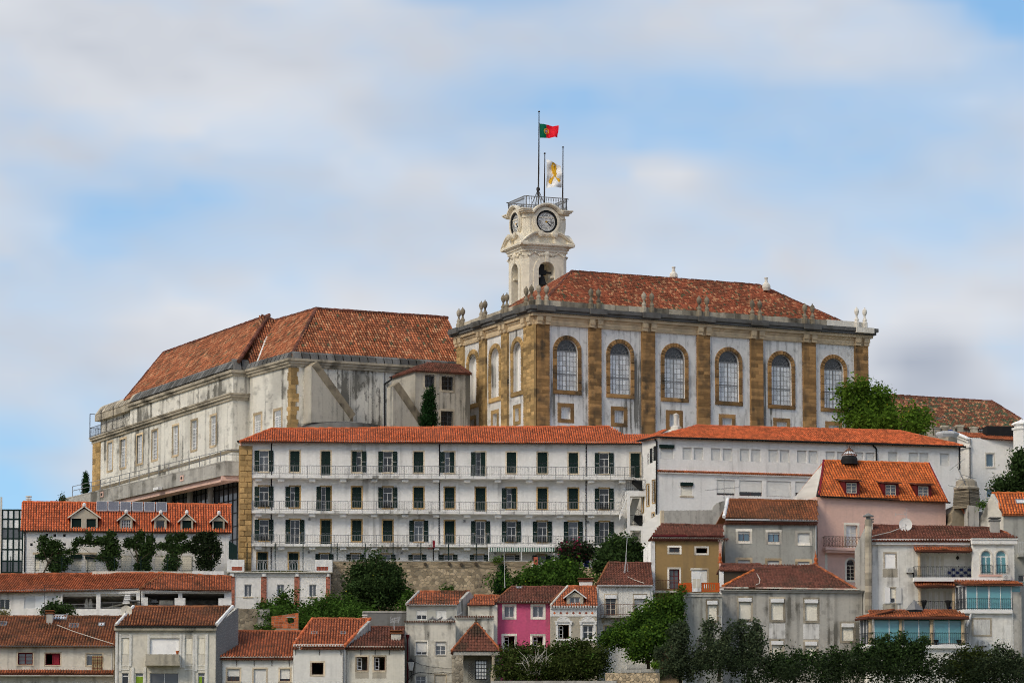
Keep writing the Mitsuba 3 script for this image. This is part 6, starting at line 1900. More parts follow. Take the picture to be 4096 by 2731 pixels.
def dish(k_, dc, R, pal='stained'):
 th = np.linspace(0, 2 * math.pi, 21)[:-1]
 rings = [(0, .0), (.5, .04), (.85, .12), (1, .18)]
 v = np.vstack([dc + np.c_[R * a_ * np.cos(th), -R * b__ * np.ones(20) * 1.0, R * a_ * np.sin(th)] for a_, b__ in rings])
 f = []
 for k in range(3):
  for i in range(20):
   j = (i + 1) % 20
   f += [[k * 20 + i, k * 20 + j, (k + 1) * 20 + j], [k * 20 + i, (k + 1) * 20 + j, (k + 1) * 20 + i]]
 put(k_ + '__reflector', MB().add(v, f), 'plaster', pal, .4)
 put(k_ + '__arm', MB().tube(dc - [0, 0, R * .9], dc + [0, -.45, -.1], .02).lathe(dc + [0, -.5, -.12], [(.05, 0), (.05, .1)], 6).tube(dc + [0, .05, 0], dc + [0, .3, -R * 1.6], .035), 'paint', 'grey')
dish(dk, dc, .5)
# ------------------------------------------------------------------ front row: three joined white houses
HC = fac('A', 1860, 1450, 371.0, .5)
hc = Bld('low_white_house', 'low white house with three stone-framed windows and orange-brown roof', 'house', HC, 'warmwhite', .25)
hc.win('D', 20, 1120, 126, 1224, sur=.13, blind=.6, nx=3, ny=1, fr='brown', rec=.15, sill=.12)
hc.win('D', 245, 1120, 352, 1330, sur=.13, blind=.99, nx=1, rec=.15, sb=False, name='door')
hc.win('D', 470, 1120, 556, 1224, sur=.13, blind=.8, nx=2, fr='brown', rec=.15, sill=.12)
a, b_ = HC.q('A', 1640, 1450)[0], HC.q('D', 582, 1100)[0]
zh = HC.q('D', 300, 1046)[1]
walls(hc.key, HC, sbox(a, 24, b_, zh), hc.op, 9, 'warmwhite', .3)
rp, q = slope(hc.key, HC, 'D', (300, 1020), [('A', 1636, 1368), (582, 1020), (652, 800), (108, 800)], 24, 'old', .4, out=.45, col=.235)
m = MB()
for u in np.arange(a, b_, .2):
 m.tube(HC.W(u, zh + .12, .02), HC.W(u, zh + .06, .4), .085, sides=6, r=rnd.random())
hc.put('eave_tile', m, 'tile', 'dark', .5, kind='stuff')
hc.put('cornice', MB().box(HC, a, b_, zh + .21, zh + .3, -.1, .46), 'plaster', 'warmwhite', .5)
def hooks(b, pl, c, xs, y):
 for x in xs:
  u, z = pl.q(c, x, y)
  b.put('gutter_bracket', MB().path([pl.W(u, z + .3, .4), pl.W(u, z + .12, .12), pl.W(u, z - .35, .02)], .03, 5), 'paint', 'iron')
hooks(hc, HC, 'D', (100, 250, 402, 550), 1062)
chimney(hc, 'D', 540, 858, 598, 888, 376.0, pal='warmwhite', k=.2, cap='warmwhite', depth=.6, down=.6)
HD = fac('D', 800, 1100, 370.0, .5)
hd = Bld('tall_white_house', 'tall white house with one dark open window and a high orange roof', 'house', HD, 'warmwhite', .15)
hd.win('D', 742, 1066, 842, 1168, sur=.15, dark=True, nx=1, fr='brown', rec=.3, surk=.2)
a, b_ = HD.q('D', 584, 1100)[0], HD.q('D', 1028, 1100)[0]
zh = HD.q('D', 800, 955)[1]
walls(hd.key, HD, sbox(a, 24, b_, zh), hd.op, 9, 'warmwhite', .2)
rp, q = slope(hd.key, HD, 'D', (800, 925), [(588, 918), (1022, 926), (1242, 697), (748, 692)], 26, 'old', .22, out=.4, col=.235, single=200)
for i, j in ((0, 3), (1, 2)):
 m = MB()
 ridge(hd.key, [rp.W(*q[i], .05), rp.W(*q[j], .05)], 'new', .2, name='verge_tiles')
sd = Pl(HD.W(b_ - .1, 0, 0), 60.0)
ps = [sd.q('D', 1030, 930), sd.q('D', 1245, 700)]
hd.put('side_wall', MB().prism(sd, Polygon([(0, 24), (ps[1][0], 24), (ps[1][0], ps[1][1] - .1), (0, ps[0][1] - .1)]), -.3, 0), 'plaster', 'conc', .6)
m = MB()
for u in np.arange(a, b_, .2):
 m.tube(HD.W(u, zh + .13, .02), HD.W(u, zh + .07, .38), .085, sides=6, r=rnd.random())
hd.put('eave_tile', m, 'tile', 'dark', .5, kind='stuff')
hd.put('cornice', MB().box(HD, a, b_, zh + .23, zh + .42, -.1, .42), 'plaster', 'warmwhite', .4)
hooks(hd, HD, 'D', (605, 808, 992), 968)
for x0, y0, x1, y1 in ((735, 812, 790, 830), (985, 812, 1036, 830)):
 skylight(hd, rp, 'D', x0, y0, x1, y1, 'dark')
chimney(hd, 'D', 616, 890, 648, 918, 373.0, pal='warmwhite', k=.2, cap='warmwhite', depth=.5, down=.5)
chimney(hd, 'D', 1183, 690, 1204, 708, 378.0, pal='warmwhite', k=.2, cap='warmwhite', depth=.4, down=.5)
pipe(hd, HD, 'D', [(1012, 960), (1012, 1242)], .06, .1, pal='grey')
HE = fac('D', 1250, 1050, 370.5, 1.0)
he = Bld('narrow_cream_house', 'cream house with two open casement windows and a broad stained chimney', 'house', HE, 'cream', .3)
he.win('D', 1126, 1016, 1218, 1133, sur=.14, nx=1, dark=True, ope='l', rec=.2, fr='brown')
he.win('D', 1274, 1016, 1368, 1133, sur=.14, nx=1, dark=True, ope='l', rec=.2, fr='brown')
a, b_ = HE.q('D', 1034, 1050)[0], HE.q('D', 1535, 1050)[0]
zh = HE.q('D', 1250, 960)[1]
walls(he.key, HE, sbox(a, 24, b_, zh), he.op, 9, 'cream', .3)
for x0, x1 in ((1114, 1230), (1260, 1380)):
 r = HE.rect('D', x0, 1140, x1, 1202)
 he.put('apron_panel', MB().box(HE, r[0], r[2], r[1], r[3] - .1, .004, .03), 'plaster', 'beige', .5)
rp, q = slope(he.key, HE, 'D', (1250, 942), [(1046, 940), (1536, 944), (1536, 765), (1218, 765)], 25, 'dark', .45, out=.4, col=.235)
m = MB()
for u in np.arange(a, b_, .2):
 m.tube(HE.W(u, zh + .13, .02), HE.W(u, zh + .07, .38), .085, sides=6, r=rnd.random())
he.put('eave_tile', m, 'tile', 'dark', .5, kind='stuff')
he.put('cornice', MB().box(HE, a, b_, zh + .23, zh + .3, -.1, .42), 'plaster', 'stained', .5)
hooks(he, HE, 'D', (1044, 1162, 1285, 1406), 965)
chimney(he, 'D', 1420, 822, 1505, 950, 371.8, pal='stained', k=.6, cap='moss', down=.4)
pipe(he, HE, 'D', [(1034, 965), (1034, 1242)], .06, .1, pal='grey')
an = thing('roof_antenna', 'grid television aerial standing on the broad stained chimney', 'aerial')
p0, p1 = at('D', 1448, 820, 372.3), at('D', 1445, 720, 372.3)
m = MB().tube(p0, p1, .03, .02, 5)
for i in range(7):
 z = .25 * i / 2
 m.tube(p1 + [-.35 + .1 * i * .3, 0, z * .5 - .05], p1 + [.45 + .02 * i, .1, z * .5 + .02], .012, sides=4)
for x in (-.3, .05, .4):
 m.tube(p1 + [x, 0, -.1], p1 + [x + .05, .05, .5], .012, sides=4)
put(an + '__mast', m, 'paint', 'alu')
# ------------------------------------------------------------------ stained flat-topped house, grey attic house and link behind
HFp = fac('D', 1750, 900, 374.0, 1.0)
hf = Bld('stained_house', 'flat-topped house with grey rain stains down its pale front beside a street lantern', 'house', HFp, 'stained', .95)
hf.win('D', 1632, 886, 1728, 1000, sur=.1, blind=.78, nx=2, rec=.15, surpal='newstone')
hf.win('D', 1801, 886, 1889, 1000, sur=.1, blind=.32, nx=2, ny=3, rec=.15, surpal='newstone', glass='grey', cell=.2)
hf.win('D', 1630, 1178, 1718, 1290, sur=.08, nx=2, ny=3, rec=.12, glass='grey', surpal='newstone', cell=.2)
hf.win('D', 1796, 1172, 1890, 1300, sur=.08, solid='palestone', rec=.06)
a, b_ = HFp.q('D', 1538, 900)[0], HFp.q('D', 1972, 900)[0]
zt1 = HFp.q('D', 1750, 718)[1]
walls(hf.key, HFp, sbox(a, 22, b_, zt1), hf.op, 7, 'stained', 1.0)
m = MB()
for u in np.arange(a, b_, .2):
 m.tube(HFp.W(u, zt1 + .06, -.3), HFp.W(u, zt1 + .02, .25), .08, sides=6, r=rnd.random())
hf.put('coping_tile', m, 'tile', 'dark', .7, kind='stuff')
pipe(hf, HFp, 'D', [(1562, 850), (1562, 1242)], .06, .1, pal='maroon')
u, z = HFp.q('D', 1562, 840)
hf.put('rain_hopper', MB().lathe(HFp.W(u, z, .1), [(.06, -.3), (.16, .05), (.16, .12)], 8), 'paint', 'maroon', .3)
lamp = thing('street_lantern', 'black iron street lantern on a wall bracket at the corner of the stained house', 'street lamp')
c_ = at('D', 1590, 1085, 372.6)
put(lamp + '__frame', MB().lathe(c_ + [0, 0, -.55], [(.1, 0), (.16, .06)], 6).lathe(c_ + [0, 0, .25], [(.34, 0), (.28, .06), (.1, .22), (.03, .32)], 6), 'paint', 'black', .1)
put(lamp + '__glass', MB().lathe(c_ + [0, 0, -.48], [(.15, 0), (.28, .72)], 6), 'glass', 'pale')
put(lamp + '__bracket', MB().path([c_ + [0, 0, -.5], c_ + [.1, .2, -1.0], c_ + [.05, .9, -1.3]], .03).path([c_ + [0, 0, .5], c_ + [.3, .8, .2], c_ + [.2, 1.2, -.6]], .025), 'paint', 'black')
wire = thing('overhead_cable', 'thin black cable sagging across the front of the stained house', 'cable')
P = [HFp.W(*HFp.q('D', x, y), .15) for x, y in ((1545, 1238), (1600, 1170), (1660, 1150), (1760, 1158), (1860, 1152), (1945, 1158))]
Q = [HFp.W(*HFp.q('D', x, y), .15) for x, y in ((1600, 1052), (1680, 1085), (1760, 1103), (1850, 1112), (1945, 1118))]
put(wire, MB().path(P, .025, 4).path(Q, .018, 4), 'paint', 'black', num=False)
for i, (x, y, fl) in enumerate(((1762, 700, 1), (1788, 702, -1), (1840, 700, 1), (1922, 698, 1), (1942, 700, -1), (2010, 662, 1))):
 pl = HFp if i < 5 else HFp.off(-5)
 u, z = pl.q('D', x, y + 8)
 k_ = thing('pigeon', ['pigeon at the left end of the row on the flat roof edge', 'second pigeon from the left on the flat roof edge', 'pigeon sitting alone in the middle of the flat roof edge', 'fourth pigeon from the left on the flat roof edge', 'rightmost pigeon on the stained roof edge', 'lone pigeon on the higher ledge by the gable'][i], 'pigeon', 'pigeons on the roof edges')
 e = trimesh.creation.icosphere(subdivisions=2, radius=1)
 v = np.array(e.vertices)
 body = v * [.17, .09, .095]
 body[:, 2] += body[:, 0] * .45 * fl
 tail = np.where(v[:, :1] * fl < -.2, 1, 0)
 body = body + tail * np.c_[-.14 * fl * np.abs(v[:, 0]), v[:, 1] * -.04, -.05 * np.abs(v[:, 0])]
 o = pl.W(u, z + .17, -.05)
 head = v * [.055, .05, .06] + [.15 * fl, 0, .16]
 neck = v * [.06, .055, .1] + [.12 * fl, 0, .09]
 hull = trimesh.convex.convex_hull(np.vstack([head, neck]))
 beak = trimesh.creation.cone(radius=.018, height=.06)
 bv = np.array(beak.vertices)
 bv = np.c_[(bv[:, 2] + .195) * fl, bv[:, 0], bv[:, 1] + .155]
 put(k_ + '__body', MB().add(o + body, e.faces).add(o + hull.vertices, hull.faces).add(o + bv, beak.faces), 'paint', 'grey', .5, smooth=True)
 put(k_ + '__leg', MB().tube(o + [.03, .02, -.17], o + [.03, .02, -.05], .012).tube(o + [-.01, -.03, -.17], o + [-.01, -.03, -.05], .012), 'paint', 'red')
AT = fac('D', 1770, 640, 380.0, 1.0)
at_ = Bld('attic_house', 'grey attic storey with a mossy red roof and two white blinds behind the stained house', 'house', AT, 'grey', .25)
for x0, x1, bl in ((1638, 1727, .55), (1806, 1895, .97)):
 at_.win('D', x0, 616, x1, 698, blind=bl, nx=2, fr='white', rec=.12)
a, b_ = AT.q('D', 1552, 640)[0], AT.q('D', 1984, 640)[0]
zt2 = AT.q('D', 1770, 578)[1]
walls(at_.key, AT, sbox(a, 26, b_, zt2), at_.op, 8, 'grey', .25)
rp, q = slope(at_.key, AT, 'D', (1770, 570), [(1550, 572), (1984, 570), (2092, 462), (1660, 463)], 22, 'old', .85, out=.3, flat=True)
gutter(at_, AT, a, zt2 + .03, b_, zt2 + .03, .32, .05, pal='alu')
sd = Pl(AT.W(b_, 0, 0), 58.0)
ps = [sd.q('D', 1984, 572), sd.q('D', 2095, 458), sd.q('D', 2125, 500)]
at_.put('side_wall', MB().prism(sd, Polygon([(0, 26), (ps[2][0], 26), ps[2], ps[1], (0, ps[0][1])]).buffer(0), -.3, 0), 'plaster', 'conc', .6)
at_.put('verge', MB().tube(rp.W(*q[0], .05), rp.W(*q[3], .05), .12, sides=6), 'plaster', 'conc', .4)
LK = fac('D', 2180, 620, 381.0, 2.0)
lk_ = Bld('link_house', 'small pale link house with a red-tiled roof between grey gable and pink house', 'house', LK, 'stained', .4)
a, b_ = LK.q('D', 2078, 620)[0], LK.q('D', 2300, 620)[0]
zt3 = LK.q('D', 2180, 574)[1]
walls(lk_.key, LK, sbox(a, 26, b_ + .3, zt3), [], 6, 'stained', .4)
slope(lk_.key, LK, 'D', (2180, 570), [(2072, 572), (2300, 570), (2345, 497), (2130, 497)], 22, 'old', .15, out=.3, flat=True, rid=True)
LW = fac('D', 2130, 800, 377.0, 1.0)
lw = Bld('stained_annex', 'grey weather-stained annex wall under a tile coping beside the pink house', 'house', LW, 'conc', 1.0)
lw.win('D', 2022, 852, 2084, 960, sur=.08, blind=.98, nx=1, rec=.1, surpal='newstone')
a, b_ = LW.q('D', 1972, 800)[0], LW.q('D', 2298, 800)[0]
zt4 = LW.q('D', 2130, 690)[1]
walls(lw.key, LW, sbox(a, 22, b_, zt4), lw.op, 5, 'stained', 1.0)
m = MB()
for u in np.arange(a, b_, .2):
 m.tube(LW.W(u, zt4 + .2, -.3), LW.W(u, zt4 + .14, .3), .08, sides=6, r=rnd.random())
lw.put('coping_tile', m, 'tile', 'dark', .7, kind='stuff')
lw.put('coping', MB().box(LW, a, b_, zt4 + .003, zt4 + .12, -.4, .22), 'plaster', 'conc', .8)
# ------------------------------------------------------------------ porch pavilion
PO = fac('E', 90, 1075, 368.5, 1.0)
po = thing('porch_pavilion', 'small porch with a steep dark pyramid roof, finial and stone column at the bottom', 'porch')
ul, ur = PO.q('D', 1940, 965)[0], PO.q('E', 245, 1065)[0]
zb, zap = PO.q('E', 60, 1062)[1], PO.q('E', 36, 835)[1]
um = PO.q('E', 36, 900)[0]
hw = (ur - ul) / 2
rise = zap - zb + .5
pit = math.degrees(math.atan2(rise, hw))
sl = math.hypot(rise, hw)
for k in range(4):
 pp = Pl(PO.W(um if False else (ul + ur) / 2, 0, -hw) , 1.0 + 90 * k)
 o = pp.o.copy()
 o[2] = 0
 base = o - pp.i * hw
 base[2] = zb
 rpl = Pl(base, 1.0 + 90 * k, pit)
 tiled(po, rpl, Polygon([(-hw, 0), (hw, 0), (0, sl)]), 'dark', .9, col=.24, row=.33, flat=True)
 ridge(po, [rpl.W(hw, 0, .04), rpl.W(0, sl, .04)], 'old', .4, r=.1)
ap = PO.W((ul + ur) / 2, zb + rise, -hw)
put(po + '__finial', MB().lathe(ap - [0, 0, .1], [(.16, 0), (.18, .15), (.08, .22), (.12, .35), (.07, .5), (.05, .62), (.01, .85)], 8), 'paint', 'bark', .3)
put(po + '__beam', MB().box(PO, ul + .15, ur - .1, zb - .35, zb - .02, -.4, -.1).box(PO, ur - .4, ur - .1, zb - .35, zb - .02, -2 * hw + .2, -.4).box(PO, ul + .15, ul + .45, zb - .35, zb - .02, -2 * hw + .2, -.4), 'plaster', 'conc', .6)
cx = PO.q('E', 177, 1100)[0]
put(po + '__column', MB().lathe(PO.W(cx, 0, -.3), [(.26, 20), (.26, PO.q('E', 177, 1258)[1]), (.17, PO.q('E', 177, 1250)[1]), (.15, zb - .5), (.22, zb - .42), (.22, zb - .36)], 12), 'stone', 'granite', .4)
r = PO.rect('D', 1940, 965, 2038, 1300)
ra_ = sbox(r[0], r[1] - 3, r[2], zb - .36)
put(po + '__side_wall', MB().prism(PO, ra_, -.5, -.12), 'plaster', 'mortar', .6)
put_stones(po, PO.off(-.12), stones(PO, ra_, (.4, .26), seed=33), 'stone', 'granite', .6, limit=60)
bw = PO.off(-2 * hw + .5)
put(po + '__back_wall', MB().box(bw, ul, ur, 20, zb - .02, -.2, 0), 'plaster', 'grey', .6)
r = bw.rect('D', 2140, 1048, 2240, 1215)
gk = put(po + '__gate', MB().prism(PO.off(-.8), ring(sbox(*PO.off(-.8).rect('D', 2140, 1048, 2240, 1210)), sbox(*PO.off(-.8).rect('D', 2146, 1054, 2234, 1204))), -.03, .03), 'paint', 'black')
pg = PO.off(-.8)
r = pg.rect('D', 2140, 1048, 2240, 1210)
m = MB()
for t in np.linspace(0, 1, 5):
 m.box(pg, r[0] + (r[2] - r[0]) * t - .02, r[0] + (r[2] - r[0]) * t + .02, r[1], r[3], -.02, .02)
for t in np.linspace(0, 1, 6):
 m.box(pg, r[0], r[2], r[1] + (r[3] - r[1]) * t - .02, r[1] + (r[3] - r[1]) * t + .02, -.02, .02)
put(gk + '__bars', m, 'paint', 'black', kind='stuff')
put(gk + '__pane', MB().box(pg, r[0], r[2], r[1], r[3], -.08, -.06), 'glass', 'pale')
r = PO.off(-.4).rect('D', 2076, 1080, 2124, 1235)
pg = PO.off(-.4)
m = MB()
for i in range(7):
 z = r[1] + (r[3] - r[1]) * i / 7
 m.tube(pg.W(r[0], z), pg.W(r[2], z + .45), .015, sides=4).tube(pg.W(r[2], z), pg.W(r[0], z + .45), .015, sides=4)
put(po + '__trellis', m, 'paint', 'iron', kind='stuff')
# ------------------------------------------------------------------ the bright pink house
PK = fac('E', 440, 800, 382.0, .8)
pk = Bld('pink_house', 'bright pink two-storey house with four white stone-framed windows', 'house', PK, 'pink', .12)
pk.win('E', 275, 642, 369, 746, sur=.19, surpal='newstone', surk=.1, nx=2, glass='grey', rec=.15)
pk.win('E', 543, 642, 643, 746, sur=.19, surpal='newstone', surk=.1, nx=2, glass='grey', rec=.15, label='upper right window with one sash open')
pk.win('E', 270, 922, 374, 1045, sur=.19, surpal='newstone', surk=.1, nx=1, dark=True, rec=.25, ope='l', fr='white')
pk.win('E', 539, 924, 642, 1046, sur=.19, surpal='newstone', surk=.1, nx=1, dark=True, rec=.25, ope='l', fr='white')
a, b_ = PK.q('E', 178, 800)[0], PK.q('E', 706, 800)[0]
zp = PK.q('E', 440, 612)[1]
walls(pk.key, PK, sbox(a, 24, b_, zp), pk.op, 8, 'pink', .4)
rp, q = slope(pk.key, PK, 'E', (440, 605), [(176, 605), (712, 607), (865, 465), (345, 465)], 24, 'dark', .5, out=.4, col=.235, single=250)
ridge(pk.key, [rp.W(*q[0], .05), rp.W(*q[3], .05)], 'moss', .6, r=.11, name='verge_tiles')
ridge(pk.key, [rp.W(*q[1], .05), rp.W(*q[2], .05)], 'moss', .6, r=.11, name='verge_tiles')
pk.put('eave_board', MB().box(PK, a, b_, zp - .02, zp + .1, .003, .38), 'plaster', 'stained', .4)
pipe(pk, PK, 'E', [(200, 612), (205, 700), (198, 1020)], .06, .1, pal='blind')
skylight(pk, rp, 'E', 385, 468, 445, 482, 'frost')
# the person at the lower right window
def bust(name, label, foot, H, shirt, hairpal='bark', face=-1, full=False, lean=0.):
 """A clothed figure seen from about the hips up (or whole): one continuous body, head with face, two arms."""
 import manifold3d as m3
 k_ = thing(name, label, 'person')
 s = H / 1.72
 o = np.array(foot, float)
 sp = lambda x, y, z, r: m3.Manifold.sphere(r * s, 14).translate([x * s, y * s, z * s])
 bone = lambda a, b: m3.Manifold.batch_hull([sp(*a), sp(*b)])
 J = dict(hip=(0, 0, .95, .14), wai=(0, .0, 1.12, .125), che=(0, 0, 1.3, .15), sl=(-.18, 0, 1.4, .065), sr=(.18, 0, 1.4, .065), el=(-.25, -.08, 1.15, .048), er=(.25, -.08, 1.15, .048), hl=(-.16, -.26, 1.06, .036), hr=(.16, -.26, 1.06, .036), nk=(0, 0, 1.48, .055),
             kl=(-.1, -.02, .5, .07), kr=(.1, .0, .5, .07), fl=(-.1, 0, .06, .05), fr=(.1, .02, .06, .05), pl=(-.09, 0, .9, .1), pr=(.09, 0, .9, .1), tl=(-.1, -.13, .03, .035), tr=(.1, -.11, .03, .035))
 B = [('hip', 'wai'), ('wai', 'che'), ('che', 'sl'), ('che', 'sr'), ('sl', 'sr'), ('che', 'nk'), ('sl', 'el'), ('sr', 'er'), ('el', 'hl'), ('er', 'hr'), ('hip', 'pl'), ('hip', 'pr'), ('pl', 'kl'), ('pr', 'kr'), ('kl', 'fl'), ('kr', 'fr'), ('fl', 'tl'), ('fr', 'tr')]
 body = m3.Manifold.batch_boolean([bone(J[a], J[b]) for a, b in B], m3.OpType.Add).refine_to_length(.05 * s)
 mm = body.to_mesh()
 t = trimesh.Trimesh(mm.vert_properties[:, :3], mm.tri_verts)
 trimesh.smoothing.filter_taubin(t, iterations=8)
 put(k_ + '__body', MB().add(o + t.vertices, t.faces), 'paint', shirt, .1, smooth=True)
 e = trimesh.creation.icosphere(subdivisions=3, radius=1)
 v = np.array(e.vertices)
 head = v * [.075, .095, .115]
 head[:, 1] -= .012 * np.exp(-((v[:, 0] / .18) ** 2 + ((v[:, 2] + .1) / .2) ** 2)) * (v[:, 1] < 0) * 2
 head[:, 0] *= 1 - .2 * np.clip(-v[:, 2], 0, 1)
 mb = MB().add(o + (head + [0, -.01, 1.62]) * s, e.faces).tube(o + np.array([0, 0, 1.44]) * s, o + np.array([0, -.005, 1.56]) * s, .05 * s, sides=10)
 for sx in (-1, 1):
  mb.add(o + (v * [.012, .022, .03] + [.076 * sx, 0, 1.62]) * s, e.faces)
  hb = o + np.array([.16 * sx, -.27, 1.05]) * s
  mb.add(hb + v * [.032, .05, .02], e.faces)
  for f in range(4):
   mb.tube(hb + [(-.02 + .014 * f), -.035, 0], hb + [(-.02 + .014 * f), -.085 + .008 * abs(f - 1.5), -.02], .008, .006, 5)
  mb.tube(hb + [-.025 * sx, -.01, 0], hb + [-.05 * sx, -.045, -.01], .01, .007, 5)
 put(k_ + '__head', mb, 'paint', 'skin', .05, smooth=True)
 hr = v[:, 2] * .9 + v[:, 1] * .75 > .12
 hv = v * [.082, .1, .122] + [0, .012, 1.632]
 keep = hr[e.faces].all(1)
 put(k_ + '__hair', MB().add(o + hv * s, np.vstack([e.faces[keep], e.faces[keep][:, ::-1]])), 'paint', hairpal, .2)
 ey = MB()
 for sx in (-1, 1):
  ey.add(o + (v * .011 + [.03 * sx, -.1, 1.635]) * s, e.faces)
 ey.add(o + (v * [.022, .008, .006] + [0, -.1, 1.572]) * s, e.faces)
 put(k_ + '__face_features', ey, 'paint', 'bark')
 return k_
wp_ = PK.q('E', 606, 1048)
bust('person', 'person in pale top leaning at the open lower right window of the pink house', PK.W(wp_[0], PK.q('E', 606, 992)[1] - 1.62, -.5), 1.72, 'cream')
# ------------------------------------------------------------------ the ornate beige house
BE = fac('E', 930, 800, 381.6, .8)
be = Bld('ornate_house', 'beige house with white arched window mouldings and a frieze of red diamonds', 'house', BE, 'beige', .1)
for x0, x1, kw in ((782, 884, dict(nx=1, dark=True, fr='brown', ope='l')), (1012, 1114, dict(nx=2, ny=2, fr='white', glass='dark', fw=.09))):
 u0, v0, u1, v1 = BE.rect('E', x0, 818, x1, 948)
 k_ = be.winuv(u0, v0, u1, v1, sur=.2, surmat='plaster', surpal='white', surk=.1, rec=.2, sb=False, **kw)
 m = MB()
 m.box(BE, u0 - .3, u1 + .3, v1 + .22, v1 + .32, .003, .2).box(BE, u0 - .26, u1 + .26, v0 - .2, v0 - .02, .065, .2)
 arc = Polygon([(u0 - .28, v1 + .325)] + [((u0 + u1) / 2 + ((u1 - u0) / 2 + .12) * math.cos(t), v1 + .325 + .38 * math.sin(t)) for t in np.linspace(math.pi, 0, 14)] + [(u1 + .28, v1 + .325)])
 m.prism(BE, arc, .003, .1)
 m.prism(BE, ring(arc, arc.buffer(-.09)), .1, .17)
 m.prism(BE, affinity.scale(Point((u0 + u1) / 2, v1 + .5).buffer(.13, 10), 1.5, .8), .1, .16)
 for u in (u0 - .26, u1 + .08):
  m.box(BE, u, u + .18, v1 + .02, v1 + .21, .065, .16).box(BE, u + .03, u + .15, v0 - .34, v0 - .205, .003, .14)
 put(k_ + '__moulding', m, 'plaster', 'white', .15, kind='stuff')
a, b_ = BE.q('E', 707, 800)[0], BE.q('E', 1147, 800)[0]
zb = BE.q('E', 930, 655)[1]
walls(be.key, BE, sbox(a + .003, 24, b_, zb), be.op, 8, 'beige', .12)
zf1, zf0 = BE.q('E', 930, 668)[1], BE.q('E', 930, 732)[1]
be.put('frieze', MB().box(BE, a, b_, zf0, zf1, .003, .05).box(BE, a, b_, zf0 - .06, zf0 - .003, .003, .09).box(BE, a, b_, zf1 + .003, zb - .003, .003, .2), 'plaster', 'white', .15)
for i, x in enumerate((748, 808, 866, 926, 986, 1046, 1103)):
 u, z = BE.q('E', x, 707)
 be.put('diamond_tile', MB().prism(BE, Polygon([(u - .13, z), (u, z - .13), (u + .13, z), (u, z + .13)]), .052, .075, r=.9 if i in (0, 6) else .15), 'stone', 'orangebrick' if i in (0, 6) else 'brick', .1)
rp, q = slope(be.key, BE, 'E', (930, 645), [(712, 640), (1146, 645), (1146, 462), (872, 460)], 33, 'old', .12, out=.35, col=.22, row=.30, flat=True)
m = MB()
for u in np.arange(a + .1, b_, .23):
 m.tube(BE.W(u, zb + .1, .1), BE.W(u, zb + .05, .42), .085, sides=7)
be.put('eave_tile', m, 'plaster', 'white', .1, kind='stuff')
be.put('verge', MB().tube(rp.W(*q[0], .08), rp.W(*q[3], .08), .1, sides=6), 'plaster', 'stained', .4)
dormer(be, BE.off(.08), 'E', 862, 552, 1018, 622, (938, 494), [(890, 556, 990, 618, dict(nx=2, fr='white', glass='grey', fw=.07))], wallpal='beige', roofpal='old', trim='white', white_cap=False, depth=2.5)
chimney(be, 'E', 980, 412, 1104, 462, 388.0, pal='white', k=.15, cap='dark', depth=.7, down=.8)
# ------------------------------------------------------------------ cream house with the little iron balcony
CHp = fac('E', 1400, 650, 383.5, 1.5)
ch = Bld('balcony_house', 'pale cream house with two shuttered balcony doors and a rusty iron balcony', 'house', CHp, 'warmwhite', .4)
for x0, x1, kw in ((1228, 1326, dict(glass='dark')), (1500, 1604, dict(glass='pale'))):
 ch.win('E', x0, 540, x1, 735, sur=.14, surpal='granite', nx=2, ny=3, fr='palestone', rec=.2, box='white', sb=False, name='door', cell=.2, fw=.07, **kw)
ch.win('E', 1218, 828, 1318, 930, sur=.12, surpal='sandpale', nx=2, ny=2, fr='palestone', rec=.2, glass='dark')
a, b_ = CHp.q('E', 1148, 650)[0], CHp.q('E', 1672, 650)[0]
zc_ = CHp.q('E', 1400, 458)[1]
walls(ch.key, CHp, sbox(a, 24, b_, zc_), ch.op, 8, 'warmwhite', .45)
r = CHp.rect('E', 1180, 742, 1612, 758)
k_ = ch.put('balcony', MB().box(CHp, r[0], r[2], r[1], r[3], .003, .85), 'plaster', 'conc', .8)
z1 = CHp.q('E', 1400, 636)[1]
m = railing(CHp, r[0] + .03, r[2] - .03, r[3] + .02, z1, .8, .15, .02)
side_rail(CHp, r[0] + .03, r[3] + .02, z1, .02, .8, .15, .02, m)
put(k_ + '__railing', m, 'paint', 'rust', .3)
for x in (1205, 1320, 1560):
 u, z = CHp.q('E', x, 758)
 put(k_ + '__bracket', MB().hexa(CHp.W([u - .1, u + .1, u + .1, u - .1] * 2, [z - .4, z - .4, z - .02, z - .02] * 2, [.003, .003, .003, .003, .1, .1, .6, .6])), 'stone', 'granite', .4)
rp, q = slope(ch.key, CHp, 'E', (1400, 450), [(1146, 445), (1674, 450), (1656, 240), (1258, 236)], 28, 'dark', .5, out=.35, col=.235, single=250)
ridge(ch.key, [rp.W(*q[0], .05), rp.W(*q[3], .05)], 'moss', .5, r=.11, name='verge_tiles')
pipe(ch, CHp, 'E', [(1152, 470), (1152, 900)], .05, .1, pal='alu')
pipe(ch, CHp, 'E', [(1640, 470), (1650, 560), (1650, 760)], .05, .1, pal='alu')
gutter(ch, CHp, a, zc_ + .03, b_, zc_ + .03, .38, .06, pal='alu')
an = thing('roof_antenna', 'tall thin aerial pole standing on the cream balcony house roof', 'aerial')
p0, p1 = at('E', 1410, 330, 385.5), at('E', 1432, 0, 385.5)
put(an + '__mast', MB().tube(p0, p1, .04, .025, 5).tube(at('E', 1400, 325, 385), at('E', 1424, 160, 385.4), .015, sides=4).tube(at('E', 1440, 320, 385), at('E', 1420, 160, 385.4), .015, sides=4).tube(p1 - [.4, 0, 0], p1 + [.5, 0, .1], .015, sides=4), 'paint', 'alu', .2)
an = thing('roof_antenna', 'tall thin aerial pole rising behind the pink house roof', 'aerial')
